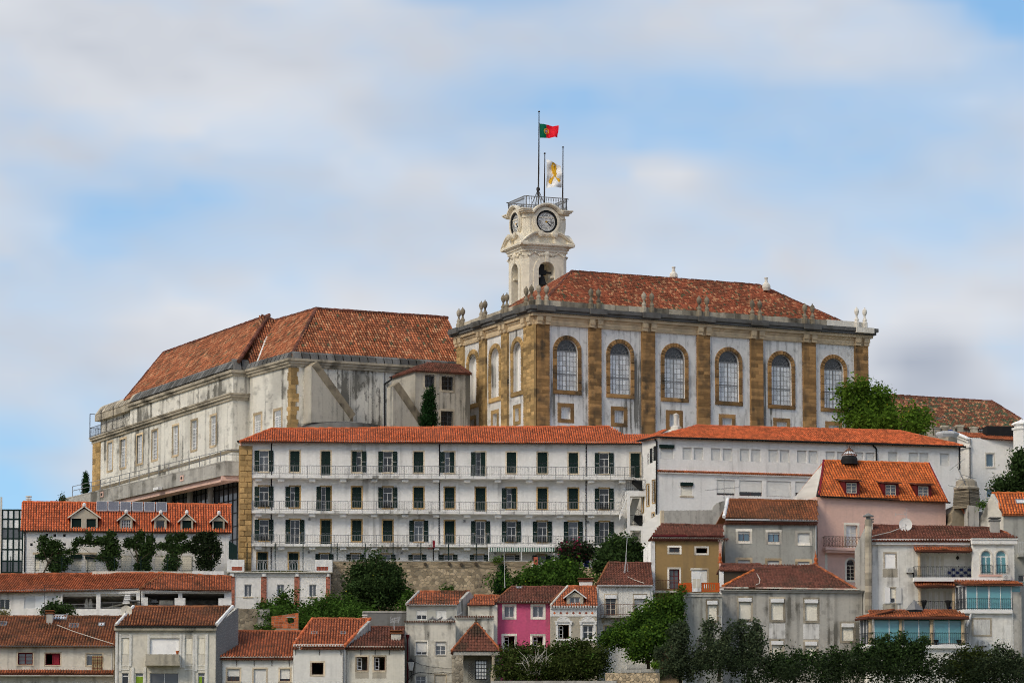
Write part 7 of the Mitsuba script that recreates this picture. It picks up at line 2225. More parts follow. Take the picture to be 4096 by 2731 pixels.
put(an + '__mast', MB().tube(at('E', 281, 470, 386), at('E', 270, 0, 386), .035, .02, 5), 'paint', 'alu', .2)
# ------------------------------------------------------------------ ochre house
BFc = fac('F', 330, 1300, 389.0, 3.0)
oc = Bld('ochre_house', 'ochre brown house with two small stone-framed windows under a tiled eave', 'house', BFc, 'ochre', .15)
oc.win('F', 172, 1206, 266, 1250, sur=.16, surpal='newstone', surk=.25, nx=2, fr='brown', rec=.2, glass='dark')
oc.win('F', 414, 1211, 512, 1258, sur=.16, surpal='newstone', surk=.25, dark=True, nx=1, fr='brown', rec=.25)
oc.win('F', 172, 1400, 262, 1580, sur=.16, surpal='newstone', surk=.25, nx=2, ny=3, fr='maroon', rec=.2, glass='grey', name='door', sb=False, fw=.1)
oc.win('F', 440, 1405, 512, 1570, sur=.14, surpal='sandpale', surk=.25, blind=.99, nx=1, rec=.12, name='door', sb=False)
oc.win('E', 1822, 570, 1890, 640, sur=.14, surpal='sandpale', nx=1, dark=True, fr='brown')
a, b_ = BFc.q('F', 46, 1300)[0], BFc.q('F', 618, 1300)[0]
zo = BFc.q('F', 330, 1150)[1]
walls(oc.key, BFc, sbox(BFc.q('F', 14, 1300)[0], 26, b_ + .25, zo), oc.op, 8, 'ochre', .2)
r = BFc.rect('F', 14, 1150, 45, 1600)
oc.put('white_quoin', MB().box(BFc, r[0], r[2], r[1] - 4, zo - .01, .003, .1), 'plaster', 'white', .8)
oc.put('side_wall', MB().box(BFc, r[0] - .06, r[0] - .003, 26, zo - .01, -8, .1), 'plaster', 'white', .8)
r = BFc.rect('F', 618, 1170, 640, 1560)
oc.put('white_quoin', MB().box(BFc, r[0], r[2], r[1] - 1, zo - .01, .003, .1), 'plaster', 'salmon', .5)
m = MB()
a2, b2 = BFc.q('F', 18, 1130)[0], BFc.q('F', 690, 1150)[0]
for k, (dz, o1) in enumerate(((.0, .3), (.14, .45))):
 for u in np.arange(a2, b2, .2):
  m.tube(BFc.W(u + .1 * k, zo + .08 + dz, .01), BFc.W(u + .1 * k, zo + .03 + dz, o1), .08, sides=6, r=rnd.random())
oc.put('eave_tile', m, 'tile', 'dark', .4, kind='stuff')
rp, q = slope(oc.key, BFc, 'F', (330, 1098), [(22, 1092), (655, 1108), (652, 1015), (98, 1000)], 24, 'dark', .4, out=.4, col=.23)
gutter(oc, BFc, a2, BFc.off(.5).q('F', 330, 1104)[1], b2 - .3, BFc.off(.5).q('F', 330, 1104)[1], .52, .1, pal='maroon')
oc.put('eave_board', MB().box(BFc, a2, b2 - .3, BFc.q('F', 330, 1135)[1] + .05, BFc.q('F', 330, 1115)[1], .003, .4), 'plaster', 'stained', .5)
r = BFc.rect('E', 1690, 505, 1920, 522)
k_ = oc.put('balcony', MB().box(BFc, r[0], r[2], r[1], r[3], .003, 1.0), 'plaster', 'stained', .9)
m = railing(BFc, r[0] + .02, r[2], r[3] + .02, BFc.q('E', 1800, 408)[1], .95, .14, .02)
put(k_ + '__railing', m, 'paint', 'rust', .3)
# ------------------------------------------------------------------ grey stucco house
GFc = fac('F', 1090, 1200, 393.0, 5.0)
gh = Bld('grey_stucco_house', 'patchy grey stucco house with pale stone window frames and rusty tiled roof', 'house', GFc, 'grey', .55)
for x0, x1, y0, y1, kw in ((790, 893, 1062, 1150, dict(blind=.25, nx=2, fr='brown', glass='blue')), (1057, 1159, 1070, 1158, dict(blind=.22, nx=2, fr='brown', glass='blue')), (1323, 1431, 1078, 1168, dict(blind=.98, nx=1))):
 gh.win('F', x0, y0, x1, y1, sur=.22, surpal='newstone', surk=.3, rec=.15, **kw)
for x0, x1, y0 in ((788, 895, 1318), (1053, 1157, 1325), (1322, 1430, 1333)):
 gh.win('F', x0, y0, x1, y0 + 110, sur=.22, surpal='sandpale', surk=.25, rec=.15, blind=.98, nx=1)
a, b_ = GFc.q('F', 672, 1200)[0], GFc.q('F', 1497, 1200)[0]
zg_ = GFc.q('F', 1090, 1003)[1]
walls(gh.key, GFc, sbox(a, 30, b_, zg_), gh.op, 9, 'grey', .6)
m = MB()
for k, (dz, o1) in enumerate(((.0, .28), (.14, .42))):
 for u in np.arange(a, b_, .2):
  m.tube(GFc.W(u + .1 * k, zg_ + .08 + dz, .01), GFc.W(u + .1 * k, zg_ + .03 + dz, o1), .08, sides=6, r=rnd.random())
gh.put('eave_tile', m, 'tile', 'dark', .6, kind='stuff')
rp, q = slope(gh.key, GFc, 'F', (1090, 955), [(672, 942), (1502, 966), (1498, 796), (708, 778)], 30, 'moss', .5, out=.4, col=.23)
gh.put('verge', MB().tube(rp.W(q[0][0] - .1, q[0][1], .08), rp.W(q[3][0] - .1, q[3][1], .08), .16, sides=6), 'plaster', 'white', .4)
zgu = GFc.off(.45).q('F', 1090, 962)[1]
gutter(gh, GFc, a, zgu, b_, zgu, .48, .08, pal='alu')
pipe(gh, GFc, 'F', [(1484, 985), (1484, 1350)], .05, .1, pal='alu')
gh.put('eave_board', MB().box(GFc, a, b_, zg_ + .3, zgu - .06, .003, .38), 'plaster', 'stained', .5)
an = thing('roof_antenna', 'wide television aerial above the grey stucco house in front of the blind wing', 'aerial')
p0, p1 = at('F', 664, 880, 394), at('F', 664, 590, 394)
m = MB().tube(p0, p1, .035, .025, 5)
for y, x0, x1, y0, y1 in ((586, 582, 855, 580, 592), (690, 500, 795, 695, 668)):
 m.tube(at('F', x0, y0, 393.5), at('F', x1, y1, 394.5), .02, sides=4)
 for t in np.linspace(0, 1, 9):
  c_ = at('F', x0 + (x1 - x0) * t, y0 + (y1 - y0) * t, 393.5 + t)
  m.tube(c_ - [.08, .3, .06 + .1 * t], c_ + [.08, .3, .06 + .1 * t], .01, sides=4)
put(an + '__mast', m, 'paint', 'grey')
# ------------------------------------------------------------------ salmon house with dormers and glass cupola
SFc = fac('F', 1700, 1000, 397.0, 14.0)
sh_ = Bld('salmon_house', 'tall salmon pink house with bright orange roof, three maroon dormers and a glass cupola', 'house', SFc, 'salmon', .12)
sh_.win('F', 1757, 1006, 1857, 1210, sur=.2, surpal='newstone', surk=.2, nx=2, ny=3, fr='cream', rec=.18, glass='pale', name='door', sb=False)
sh_.win('F', 1762, 1312, 1838, 1500, sur=.18, surpal='newstone', surk=.2, nx=2, ny=4, fr='cream', rec=.18, glass='dark', arch=True, tr=.3)
sh_.win('O', 485, 1575, 610, 1640, sur=.15, surpal='newstone', surk=.2, nx=2, rec=.15)
a, b_ = SFc.q('F', 1500, 1000)[0], SFc.q('O', 1166, 1500)[0]
zl, zr_ = SFc.q('F', 1530, 750)[1], SFc.q('O', 1166, 1352)[1]
walls(sh_.key, SFc, Polygon([(a, 28), (b_, 28), (b_, zr_), (a, zl)]), sh_.op, 9, 'salmon', .15)
r = SFc.rect('F', 1500, 790, 1562, 1210)
sh_.put('corner_pilaster', MB().box(SFc, r[0] - .02, r[2], 28, r[3], .003, .12), 'plaster', 'salmon', .1)
r = SFc.rect('F', 1548, 1255, 1588, 1560)
sh_.put('corner_pilaster', MB().box(SFc, r[0], r[2], r[1], r[3], .003, .1), 'plaster', 'cream', .2)
rp, q = slope(sh_.key, SFc, 'F', (1760, 756), [(1516, 744), ('O', 1180, 1346), ('O', 1000, 975), (1556, 430)], 38, 'flat', .2, out=.4, col=.26, row=.38, single=300)
for i, j in ((0, 3), (1, 2)):
 sh_.put('verge', MB().tube(rp.W(*q[i], .05), rp.W(*q[j], .05), .11, sides=6), 'paint', 'red', .4)
gutter(sh_, SFc, a - .2, zl - .02, b_ + .3, zr_ - .02, .45, .08)
gm = MB()
gm.add([SFc.W(a, 28, -.4), SFc.W(a, zl, -.4), rp.W(q[3][0], q[3][1], -.15), SFc.W(a, zl, -9), SFc.W(a, 28, -9)], [[0, 1, 2], [0, 2, 4], [2, 3, 4]])
sh_.put('side_gable', gm, 'plaster', 'warmwhite', .5)
for (x0, x1, y0, y1) in ((207, 308, 1157, 1257), (585, 686, 1175, 1278), (898, 1000, 1191, 1294)):
 dpn = SFc.off(.22)
 u0, v0, u1, v1 = dpn.rect('O', x0 - 12, y0 - 16, x1 + 26, y1 + 30)
 w = dpn.rect('O', x0, y0, x1, y1)
 key = numbered(sh_.key + '__dormer')
 m = MB().prism(dpn, sbox(u0, v0, u1, v1).difference(sbox(*w)), -.12, 0).box(dpn, u0, u0 + .08, v0, v1, -2.6, -.12).box(dpn, u1 - .08, u1, v0, v1, -2.6, -.12)
 put(key, m, 'paint', 'maroon', .4, num=False)
 sh_.winuv(*w, pl=dpn, cut=False, nx=2, ny=3, fr='cream', rec=.08, glass='grey', name='dormer_window', fw=.07, cell=.3)
 dr2 = Pl(dpn.W((u0 + u1) / 2, v1 + .02, .3), SFc.ang, 9)
 hwid = (u1 - u0) / 2 + .18
 dk = tiled(key, dr2, sbox(-hwid, 0, hwid, 3.0), 'flat', .25, .24, .38)
k_ = sh_.put('cupola', MB().lathe(at('O', 235, 950, 401.5) - [0, 0, .3], [(0.759, 0), (0.759, .45), (0.644, .75)], 14), 'paint', 'black', .2)
cb = at('O', 235, 950, 401.5)
zc = lambda y: at('O', 235, y, 401.5)[2] - cb[2]
put(k_ + '__glass', MB().lathe(cb, [(0.635, .44), (0.69, zc(893))], 14), 'glass', 'pale')
put(k_ + '__glass', MB().lathe(cb, [(0.667, zc(885)), (0.331, zc(856)), (0.285, zc(845))], 14), 'glass', 'pale')
m = MB().lathe(cb, [(0.713, zc(893)), (0.713, zc(887)), (0.667, zc(885))], 14).lathe(cb, [(0.391, zc(852)), (0.368, zc(846)), (0.069, zc(822)), (0.0276, zc(800)), (0.046, zc(798)), (0.0046, zc(788))], 14)
for t in np.arange(14) * math.pi / 7:
 d = np.array([math.cos(t), math.sin(t), 0])
 m.tube(cb + d * .64 + [0, 0, .44], cb + d * .7 + [0, 0, zc(893)], .03, sides=4).tube(cb + d * .67 + [0, 0, zc(885)], cb + d * .33 + [0, 0, zc(854)], .03, sides=4)
put(k_ + '__frame', m, 'paint', 'rust', .4)
for t in (0, 1.57, 3.14, 4.7):
 d = np.array([math.cos(t), math.sin(t), 0])
 put(k_ + '__scroll', MB().path([cb + d * .05 + [0, 0, zc(800)], cb + d * .2 + [0, 0, zc(808)], cb + d * .16 + [0, 0, zc(822)], cb + d * .05 + [0, 0, zc(826)]], .02, 4), 'paint', 'iron')
r = SFc.rect('F', 1545, 1215, 1880, 1240)
k_ = sh_.put('balcony', MB().box(SFc, r[0], r[2], r[1], r[3], .003, .9).box(SFc, r[0] + .1, r[2], r[1] - .2, r[1] - .003, .003, .7), 'plaster', 'salmon', .4)
zt_ = SFc.q('F', 1700, 1120)[1]
m = railing(SFc, r[0] + .03, r[2], r[3] + .02, zt_, .85, .3, .03)
side_rail(SFc, r[0] + .03, r[3] + .02, zt_, 0, .85, .3, .03, m)
for u in np.arange(r[0] + .03, r[2] - .2, .3):
 for zz, hh in ((.32, .26), (.75, .17)):
  tt = np.linspace(0, 2 * math.pi, 9)
  m.path([SFc.W(u + .15 + .1 * math.cos(t), r[3] + zz + hh * math.sin(t), .85) for t in tt], .016, 4)
put(k_ + '__railing', m, 'paint', 'rust', .3)
# ------------------------------------------------------------------ long grey house with white roller boxes
LG = fac('G', 1300, 800, 379.5, 3.0)
lg = Bld('long_grey_house', 'long mottled grey house with white roller blinds and dark hipped roof', 'house', LG, 'conc', .9)
for x0, y0, x1, y1 in ((754, 562, 892, 810), (1133, 572, 1272, 820), (1532, 580, 1673, 828), (1964, 862, 2097, 1063), (780, 1065, 905, 1290), (1140, 1068, 1264, 1292), (1536, 1077, 1661, 1302)):
 lg.win('G', x0, y0, x1, y1, sur=.19, surpal='granite', surk=.55, blind=.98, blindpal='creamblind', nx=1, rec=.14, box='white', fr='white')
a, b_ = LG.q('G', 555, 800)[0], LG.q('G', 2205, 800)[0]
zl_ = LG.q('G', 1300, 500)[1]
walls(lg.key, LG, sbox(a, 20, b_, zl_), lg.op, 9, 'conc', 1.0)
lg.put('cornice', MB().box(LG, a - .1, b_ + .05, zl_ + .003, zl_ + .14, -.2, .2).box(LG, a - .2, b_ + .1, zl_ + .143, LG.q('G', 1300, 468)[1], -.2, .36), 'plaster', 'conc', .5)
for x0, x1, y0, y1 in ((1105, 1295, 860, 1035), (1508, 1695, 868, 1040), (735, 915, 850, 1030)):
 r = LG.rect('G', x0, y0, x1, y1)
 lg.put('apron_panel', MB().box(LG, r[0], r[2], r[1], r[3], .004, .04), 'plaster', 'libgrey', 1.0)
rp, q = slope(lg.key, LG, 'G', (1300, 458), [(560, 425), (2135, 462), (1655, 178), (930, 168), (930, 235)], 27, 'dark', .5, out=.4, col=.25, row=.34, flat=True, single=300)
ridge(lg.key, [rp.W(*q[0], .04), rp.W(*q[4], .04)], 'flat', .4, r=.13)
ridge(lg.key, [rp.W(*q[1], .04), rp.W(*q[2], .04)], 'old', .5, r=.13)
er = Pl(rp.W(*q[1]), LG.ang + 90, math.degrees(math.atan2(q[2][1] * math.sin(math.radians(27)), q[1][0] - q[2][0])))
el_ = math.hypot(q[2][1] * math.sin(math.radians(27)), q[1][0] - q[2][0])
rr2 = q[2][1] * math.cos(math.radians(27))
lg.put('end_roof', MB().prism(er, Polygon([(0, 0), (2 * rr2, 0), (rr2, el_)]), -.1, 0), 'tile', 'dark', .5)
for i, x in enumerate((620, 780, 1050, 1180, 1330, 1480, 1650, 1800, 1950, 2090)):
 u, z = LG.off(.4).q('G', x, 436 + i * 2.4)
 lg.put('eave_slab', MB().box(LG, u - .75, u + .6, z - .06, z + .06, .2, .52), 'plaster', 'stained' if i % 2 else 'salmon', .8)
for x, y in ((531, 150), (1656, 165)):
 p_ = at('G', x, y, 384.5)
 lg.put('finial', MB().lathe(p_, [(.2, 0), (.22, .12), (.08, .18), (.16, .35), (.17, .5), (.07, .62), (.1, .75), (.03, .95), (.01, 1.25)], 8), 'stone', 'orangebrick', .2)
LB_ = fac('G', 700, 320, 384.0, 3.0)
r = LB_.rect('G', 570, 240, 935, 440)
m = MB()
for u in np.arange(r[0], r[2], .16):
 m.box(LB_, u, u + .09, r[1] - 1, r[3], 0, .05)
kk = lg.put('shed_wall', MB().box(LB_, r[0] - .45, r[2] + 2, r[1] - 1, r[3] + .02, -.2, -.003), 'paint', 'bark', .4)
put(kk + '__corrugation', m, 'paint', 'yellow' if False else 'bark', .5, kind='stuff')
r2 = LB_.rect('G', 520, 235, 572, 420)
put(kk + '__post', MB().box(LB_, r2[0], r2[2], r2[1] - 1, r2[3], -.25, .12), 'plaster', 'white', .4)
rpb, qb = slope(lg.key, LB_, 'G', (700, 240), [(525, 235), (1000, 242), (1000, 168), (540, 165)], 22, 'dark', .4, out=.3, flat=True, name='shed_roof')
AX = fac('G', 330, 800, 376.5, 1.5)
ax = Bld('grey_annex', 'dark grey flat-roofed annex with one blind and an orange balustrade on top', 'house', AX, 'darkgrey', .9)
ax.win('G', 385, 595, 491, 826, sur=.16, surpal='lichen', surk=.5, blind=.98, blindpal='creamblind', nx=1, rec=.14, box='white')
a, b_ = AX.q('G', 128, 800)[0], AX.q('G', 556, 800)[0]
za_ = AX.q('G', 330, 548)[1]
walls(ax.key, AX, sbox(a, 20, b_, za_), ax.op, 8, 'grey', .95)
zt_ = AX.q('G', 330, 500)[1]
ax.put('cornice', MB().box(AX, a - .1, b_, za_ + .003, zt_ - .1, -8, .12).box(AX, a - .2, b_ - .2, zt_ - .097, zt_, -8, .2), 'plaster', 'conc', .6)
AS_ = Pl(AX.W(a, 0, 0), -50)
u0 = AS_.q('G', 92, 800)[0]
ax.put('side_wall', MB().prism(AS_, sbox(u0, 20, 0, za_), -.3, -.002), 'plaster', 'white', .6)
u, z = AX.q('G', 290, 1055)
ax.put('pipe_stub', MB().tube(AX.W(u, z, 0), AX.W(u, z - .03, .25), .14, sides=10), 'plaster', 'dark', .3)
pipe(ax, AX, 'G', [(495, 770), (548, 775), (548, 1000)], .035, .08, pal='alu')
bp = AX.off(-.1)
for x0, x1 in ((125, 197), (310, 525)):
 r = bp.rect('G', x0, 380, x1, 486)
 kk = ax.put('balustrade', MB().box(bp, r[0], r[2], r[3] - .12, r[3], -.12, .02).box(bp, r[0], r[2], r[1], r[1] + .12, -.12, .02).box(bp, r[0], r[0] + .22, r[1] + .12, r[3] - .12, -.14, .04).box(bp, r[2] - .3, r[2], r[1] + .12, r[3] - .12, -.14, .04), 'paint', 'orange', .35)
 for u in np.arange(r[0] + .32, r[2] - .34, .17):
  put(kk + '__baluster', MB().box(bp, u, u + .08, r[1] + .12, r[3] - .12, -.09, -.01), 'paint', 'orange', .3)
bs = Pl(bp.W(bp.q('G', 125, 430)[0], 0), -45)
us_ = bs.q('G', 38, 480)[0]
r = bp.rect('G', 125, 380, 197, 486)
kk = ax.put('balustrade', MB().box(bs, us_, -.02, r[3] - .12, r[3], -.12, 0).box(bs, us_, -.02, r[1], r[1] + .12, -.12, 0), 'paint', 'orange', .35)
for u in np.arange(us_, -.1, .2):
 put(kk + '__baluster', MB().box(bs, u, u + .1, r[1] + .12, r[3] - .12, -.1, -.02), 'paint', 'orange', .3)
r = bp.rect('G', 200, 212, 306, 486)
wd = thing('roof_cabinet', 'tall peeling white wooden cabinet standing on the annex roof between the balustrades', 'cabinet')
put(wd + '__body', MB().box(bp, r[0], r[2], r[1], r[3] - .15, -.6, .12), 'paint', 'white', 1.0)
for t in (.06, .53):
 put(wd + '__door', MB().box(bp, r[0] + (r[2] - r[0]) * t, r[0] + (r[2] - r[0]) * (t + .41), r[1] + .3, r[3] - .9, .123, .15), 'paint', 'palestone', .9)
put(wd + '__canopy', MB().box(bp, r[0] - .1, r[2] + .1, r[3] - .148, r[3] + .02, -.6, .25), 'paint', 'palestone', .8)
for lab, pl_, pts in (('white cable lying across the brown roof of the cream house', None, [at('A', x, y, D) for x, y, D in ((432, 1140, 375.6), (560, 1190, 374.2), (700, 1235, 373.0), (856, 1284, 371.6))]), ('pale cable curling over the dark roof of the long grey house', None, [at('G', x, y, D) for x, y, D in ((943, 240, 383.6), (960, 290, 382.4), (998, 360, 380.8), (992, 405, 379.8), (950, 425, 379.2))]), ('thin cable from the satellite dish across the veranda house roof', None, [at('H', x, y, D) for x, y, D in ((680, 240, 380.6), (560, 285, 379.6), (400, 322, 378.4))]), ('loose pale cable lying on the roof of the cream balcony house', None, [at('E', x, y, D) for x, y, D in ((1435, 378, 385.0), (1500, 410, 384.2), (1590, 440, 383.2))])):
 k_ = numbered('roof_cable')
 labels[k_] = {'label': lab, 'category': 'cable'}
 put(k_, MB().path([p + [0, -.15, .12] for p in pts], .03, 5), 'paint', 'palestone', num=False)
# ------------------------------------------------------------------ big cream house with verandas, bottom right
HW = fac('H', 700, 600, 379.0, 2.0)
cw = Bld('veranda_house', 'large cream house with two balconies and teal-glazed verandas at the lower right', 'house', HW, 'warmwhite', .4)
cw.win('H', 512, 455, 604, 582, sur=.12, surpal='granite', surk=.3, nx=2, rec=.1, blind=.98, blindpal='white', sb=False)
cw.win('H', 560, 752, 604, 880, sur=.1, surpal='granite', surk=.3, nx=1, rec=.1, blind=.68, blindpal='creamblind', sh=None)
for x0, x1 in ((511, 557), (607, 655)):
 r = HW.rect('H', x0, 748, x1, 884)
 cw.put('shutter', MB().box(HW, r[0], r[2], r[1], r[3], .07, .12).prism(HW, ring(sbox(*r), sbox(*r).buffer(-.07)), .12, .14), 'paint', 'white' if x0 < 600 else 'blind', .2)
for y0, y1 in ((588, 660), (888, 955)):
 r = HW.rect('H', 495, y0, 623, y1)
 cw.put('apron_panel', MB().box(HW, r[0], r[2], r[1], r[3], .004, .03), 'plaster', 'beige', .8)
rec1, rec2 = HW.rect('H', 800, 432, 1262, 660), HW.rect('H', 800, 740, 1262, 958)
cw.op += [sbox(*rec1), sbox(*rec2)]
a, b_ = HW.q('H', 372, 600)[0], HW.q('H', 1266, 600)[0]
zc_ = HW.q('H', 700, 384)[1]
m = MB().prism(HW, sbox(a, 20, b_ - .003, zc_).difference(unary_union(cw.op)), -.3, 0).box(HW, a, a + .3, 20, zc_, -8, -.3).box(HW, a, b_ + 8, 20, zc_, -8.3, -8)
for r in (rec1, rec2):
 m.box(HW, r[0] - .3, r[2] + .3, r[1] - .2, r[3] + .2, -1.9, -1.6).box(HW, r[0] - .3, r[2] + .3, r[3] + .003, r[3] + .2, -1.6, -.3).box(HW, r[0] - .3, r[2] + .3, r[1] - .25, r[1] - .003, -1.6, -.3)
cw.put('wall', m, 'plaster', 'warmwhite', .5)
bay = HW.off(.9)
ba, bb = bay.q('H', 1268, 600)[0], bay.q('H', 1625, 600)[0]
cw_ops = len(cw.op)
bops = []
for x0, x1 in ((1338, 1426), (1466, 1557)):
 u0, v0, u1, v1 = bay.rect('H', x0, 430, x1, 632)
 bops.append(arch_poly(u0, v0, u1, v1))
 k_ = cw.winuv(u0, v0, u1, v1, pl=bay, cut=False, arch=True, sur=.14, surpal='newstone', surk=.2, nx=2, tr=.26, glass='teal', rec=.15, fw=.07)
 m = railing(bay, u0 - .05, u1 + .05, v0 - .02, v0 + .75, .2, .14, .022)
 put(k_ + '__railing', m, 'paint', 'black')
m = MB().prism(bay, sbox(ba, 20, bb, zc_).difference(unary_union(bops)), -.3, 0).box(bay, ba, ba + .25, 20, zc_, -.897, -.3).box(bay, bb - .3, bb, 20, zc_, -8, -.3)
cw.put('bay_wall', m, 'plaster', 'warmwhite', .5)
r = bay.rect('H', 1318, 636, 1570, 652)
cw.put('sill', MB().box(bay, r[0], r[2], r[1], r[3], .003, .12), 'plaster', 'salmon', .3)
r = bay.rect('H', 1262, 666, 1622, 690)
cw.put('band', MB().box(bay, r[0], r[2], r[1], r[3], .003, .1), 'plaster', 'white', .2)
z1 = HW.q('H', 700, 346)[1]
cw.put('cornice', MB().box(HW, a - .1, ba - .12, zc_ + .003, z1, -.3, .3).box(HW, a - .15, ba - .12, z1 + .003, z1 + .1, -.3, .42).box(bay, ba - .1, bb + .25, zc_ + .003, z1, -.3, .3).box(bay, ba - .15, bb + .3, z1 + .003, z1 + .1, -.3, .42), 'plaster', 'white', .35)
rp, q = slope(cw.key, HW, 'H', (700, 345), [(386, 345), (1640, 352), (1560, 285), (1415, 240), (340, 216)], 24, 'dark', .5, out=.4, col=.24)
br = Pl(bay.W(ba, z1 + .1, .4), HW.ang, 22)
tiled(cw.key, br, Polygon([(-.1, 0), (bb - ba + .3, 0), (bb - ba - .6, 1.5), (-.1, 1.5)]), 'dark', .4, name='bay_roof')
ridge(cw.key, [rp.W(*q[1], .05), rp.W(*q[2], .05), rp.W(*q[3], .05)], 'old', .4)
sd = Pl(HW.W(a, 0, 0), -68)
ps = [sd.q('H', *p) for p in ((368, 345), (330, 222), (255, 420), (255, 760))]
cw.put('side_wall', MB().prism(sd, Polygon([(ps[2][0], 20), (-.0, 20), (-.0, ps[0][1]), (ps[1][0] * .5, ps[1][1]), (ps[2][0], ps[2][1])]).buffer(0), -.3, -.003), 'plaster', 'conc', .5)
m = MB()
p0, p1 = at('H', 372, 960, 378.2), at('H', 372, 165, 378.2)
for i in range(14):
 c0, c1 = p0 + (p1 - p0) * i / 14, p0 + (p1 - p0) * (i + .97) / 14
 m.tube(c0, c1, .3, .3, 8, rnd.random())
k_ = cw.put('flue', m, 'stone', 'granite', .8)
put(k_ + '__cap', MB().lathe(p1, [(.2, 0), (.2, .25)], 8).lathe(p1 + [0, 0, .25], [(.5, 0), (.45, .08), (.05, .3)], 8), 'plaster', 'darkgrey', .4)
chimney(cw, 'H', 1420, 178, 1500, 292, 380.5, pal='conc', k=.4, cap='darkgrey', depth=.8)
chimney(cw, 'H', 384, 190, 408, 232, 381.0, pal='stained', k=.4, cap='darkgrey', depth=.4, down=.4)
# the two recessed balconies
zsl = []
for i, (rec, x0, x1, yr0, yr1, ys0, ys1, yrf, xd1) in enumerate(((rec1, 762, 1256, 572, 658, 662, 696, (400, 440), 1030), (rec2, 765, 1112, 870, 955, 957, 962, (705, 742), 1050))):
 bl = HW.off(.75)
 r = bl.rect('H', x0, ys0, x1, ys1)
 k_ = cw.put('balcony', MB().box(HW, r[0], r[2], r[1], r[3], .003, .9), 'plaster', 'white', .25)
 zt_ = bl.q('H', 1000, yr0)[1]
 m = railing(bl, r[0] + .03, r[2] - .03, r[3] + .02, zt_, .1, .17, .024)
 side_rail(bl, r[0] + .03, r[3] + .02, zt_, -.7, .1, .17, .024, m)
 put(k_ + '__railing', m, 'paint', 'black')
 bk = HW.off(-1.55)
 for j, xx in enumerate(np.linspace(862, xd1 - 42, 4)):
  d = bk.rect('H', xx, yrf[1] + 30, xx + 38, ys0)
  kd = numbered(cw.key + '__balcony_door')
  put(kd, MB().prism(bk, ring(sbox(*d), sbox(*d).buffer(-.07)), 0, .06), 'paint', 'white', .2, num=False)
  put(kd + '__pane', MB().box(bk, d[0] + .07, d[2] - .07, d[1] + .07, d[3] - .07, .005, .03), 'paint', 'creamblind', .2)
 for xx in ((811,) if i == 0 else (811, 1102)):
  c = bl.q('H', xx, 500)[0]
  cw.put('column', MB().lathe(HW.W(c, 0, .55), [(.17, r[3]), (.17, r[3] + .7), (.13, r[3] + .75), (.11, bl.q('H', 811, yrf[1] + 22)[1]), (.18, bl.q('H', 811, yrf[1] + 14)[1]), (.18, bl.q('H', 811, yrf[1] + 6)[1])], 12), 'stone', 'sandpale', .2)
 ep = Pl(HW.W(0, bl.q('H', 1000, yrf[1] - 4)[1], 1.15), HW.ang, 20)
 e0, e1 = HW.off(1.15).q('H', x0 + 10, 420)[0], HW.off(1.15).q('H', 1265 if i == 0 else 1115, 420)[0]
 tiled(cw.key, ep, sbox(e0, 0, e1, 1.2), 'old', .6, name='balcony_roof')
 cw.put('balcony_beam', MB().box(HW, e0 + .2, e1 - .1, bl.q('H', 1000, yrf[1] + 6)[1], bl.q('H', 1000, yrf[1] - 3)[1] - .05, .05, .95), 'paint', 'brown', .3)
 r3 = bk.rect('H', 1050, 582, 1256, 660) if i == 0 else bk.rect('H', 1052, 885, 1090, 955)
 n = max(1, int((r3[2] - r3[0]) / .3))
 for j in range(n):
  for kk in range(3):
   w_, h_ = (r3[2] - r3[0]) / n, (r3[3] - r3[1]) / 3
   cw.put('wall_tile', MB().box(bk, r3[0] + j * w_ + .01, r3[0] + (j + 1) * w_ - .01, r3[1] + kk * h_ + .01, r3[1] + (kk + 1) * h_ - .01, 0, .03), 'paint', 'blue' if (j + kk) % 2 else 'blind', .3)
lampb = HW.off(-1.4)
u, z = lampb.q('H', 1138, 495)
cw.put('balcony_lamp', MB().lathe(lampb.W(u, z - .15, 0), [(.03, 0), (.15, .15), (.12, .25), (.03, .35)], 6), 'paint', 'black')
def aircon(c, x0, y0, x1, y1, pl, label):
 r = pl.rect(c, x0, y0, x1, y1)
 k_ = thing('air_conditioner', label, 'air conditioner', 'air conditioners on the house walls')
 put(k_ + '__case', MB().box(pl, r[0], r[2], r[1], r[3], .08, .42), 'paint', 'blind', .2)
 cx_, cz_ = r[0] + (r[2] - r[0]) * .42, (r[1] + r[3]) / 2
 R = (r[3] - r[1]) * .4
 put(k_ + '__fan_grille', MB().prism(pl, Point(cx_, cz_).buffer(R, 12), .425, .45), 'paint', 'grey')
 m = MB()
 for t in (.33, .66, 1):
  m.prism(pl, Point(cx_, cz_).buffer(R * t, 12).difference(Point(cx_, cz_).buffer(R * t - .025, 12)), .452, .47)
 put(k_ + '__fan_ring', m, 'paint', 'blind')
 put(k_ + '__bracket', MB().box(pl, r[0] + .1, r[0] + .15, r[1] - .08, r[1] - .003, .003, .45).box(pl, r[2] - .15, r[2] - .1, r[1] - .08, r[1] - .003, .003, .45), 'paint', 'black')
aircon('H', 692, 577, 760, 622, HW, 'air conditioner left of the upper balcony of the veranda house')
aircon('H', 1520, 640, 1588, 686, bay, 'air conditioner below the right arched window of the veranda house')
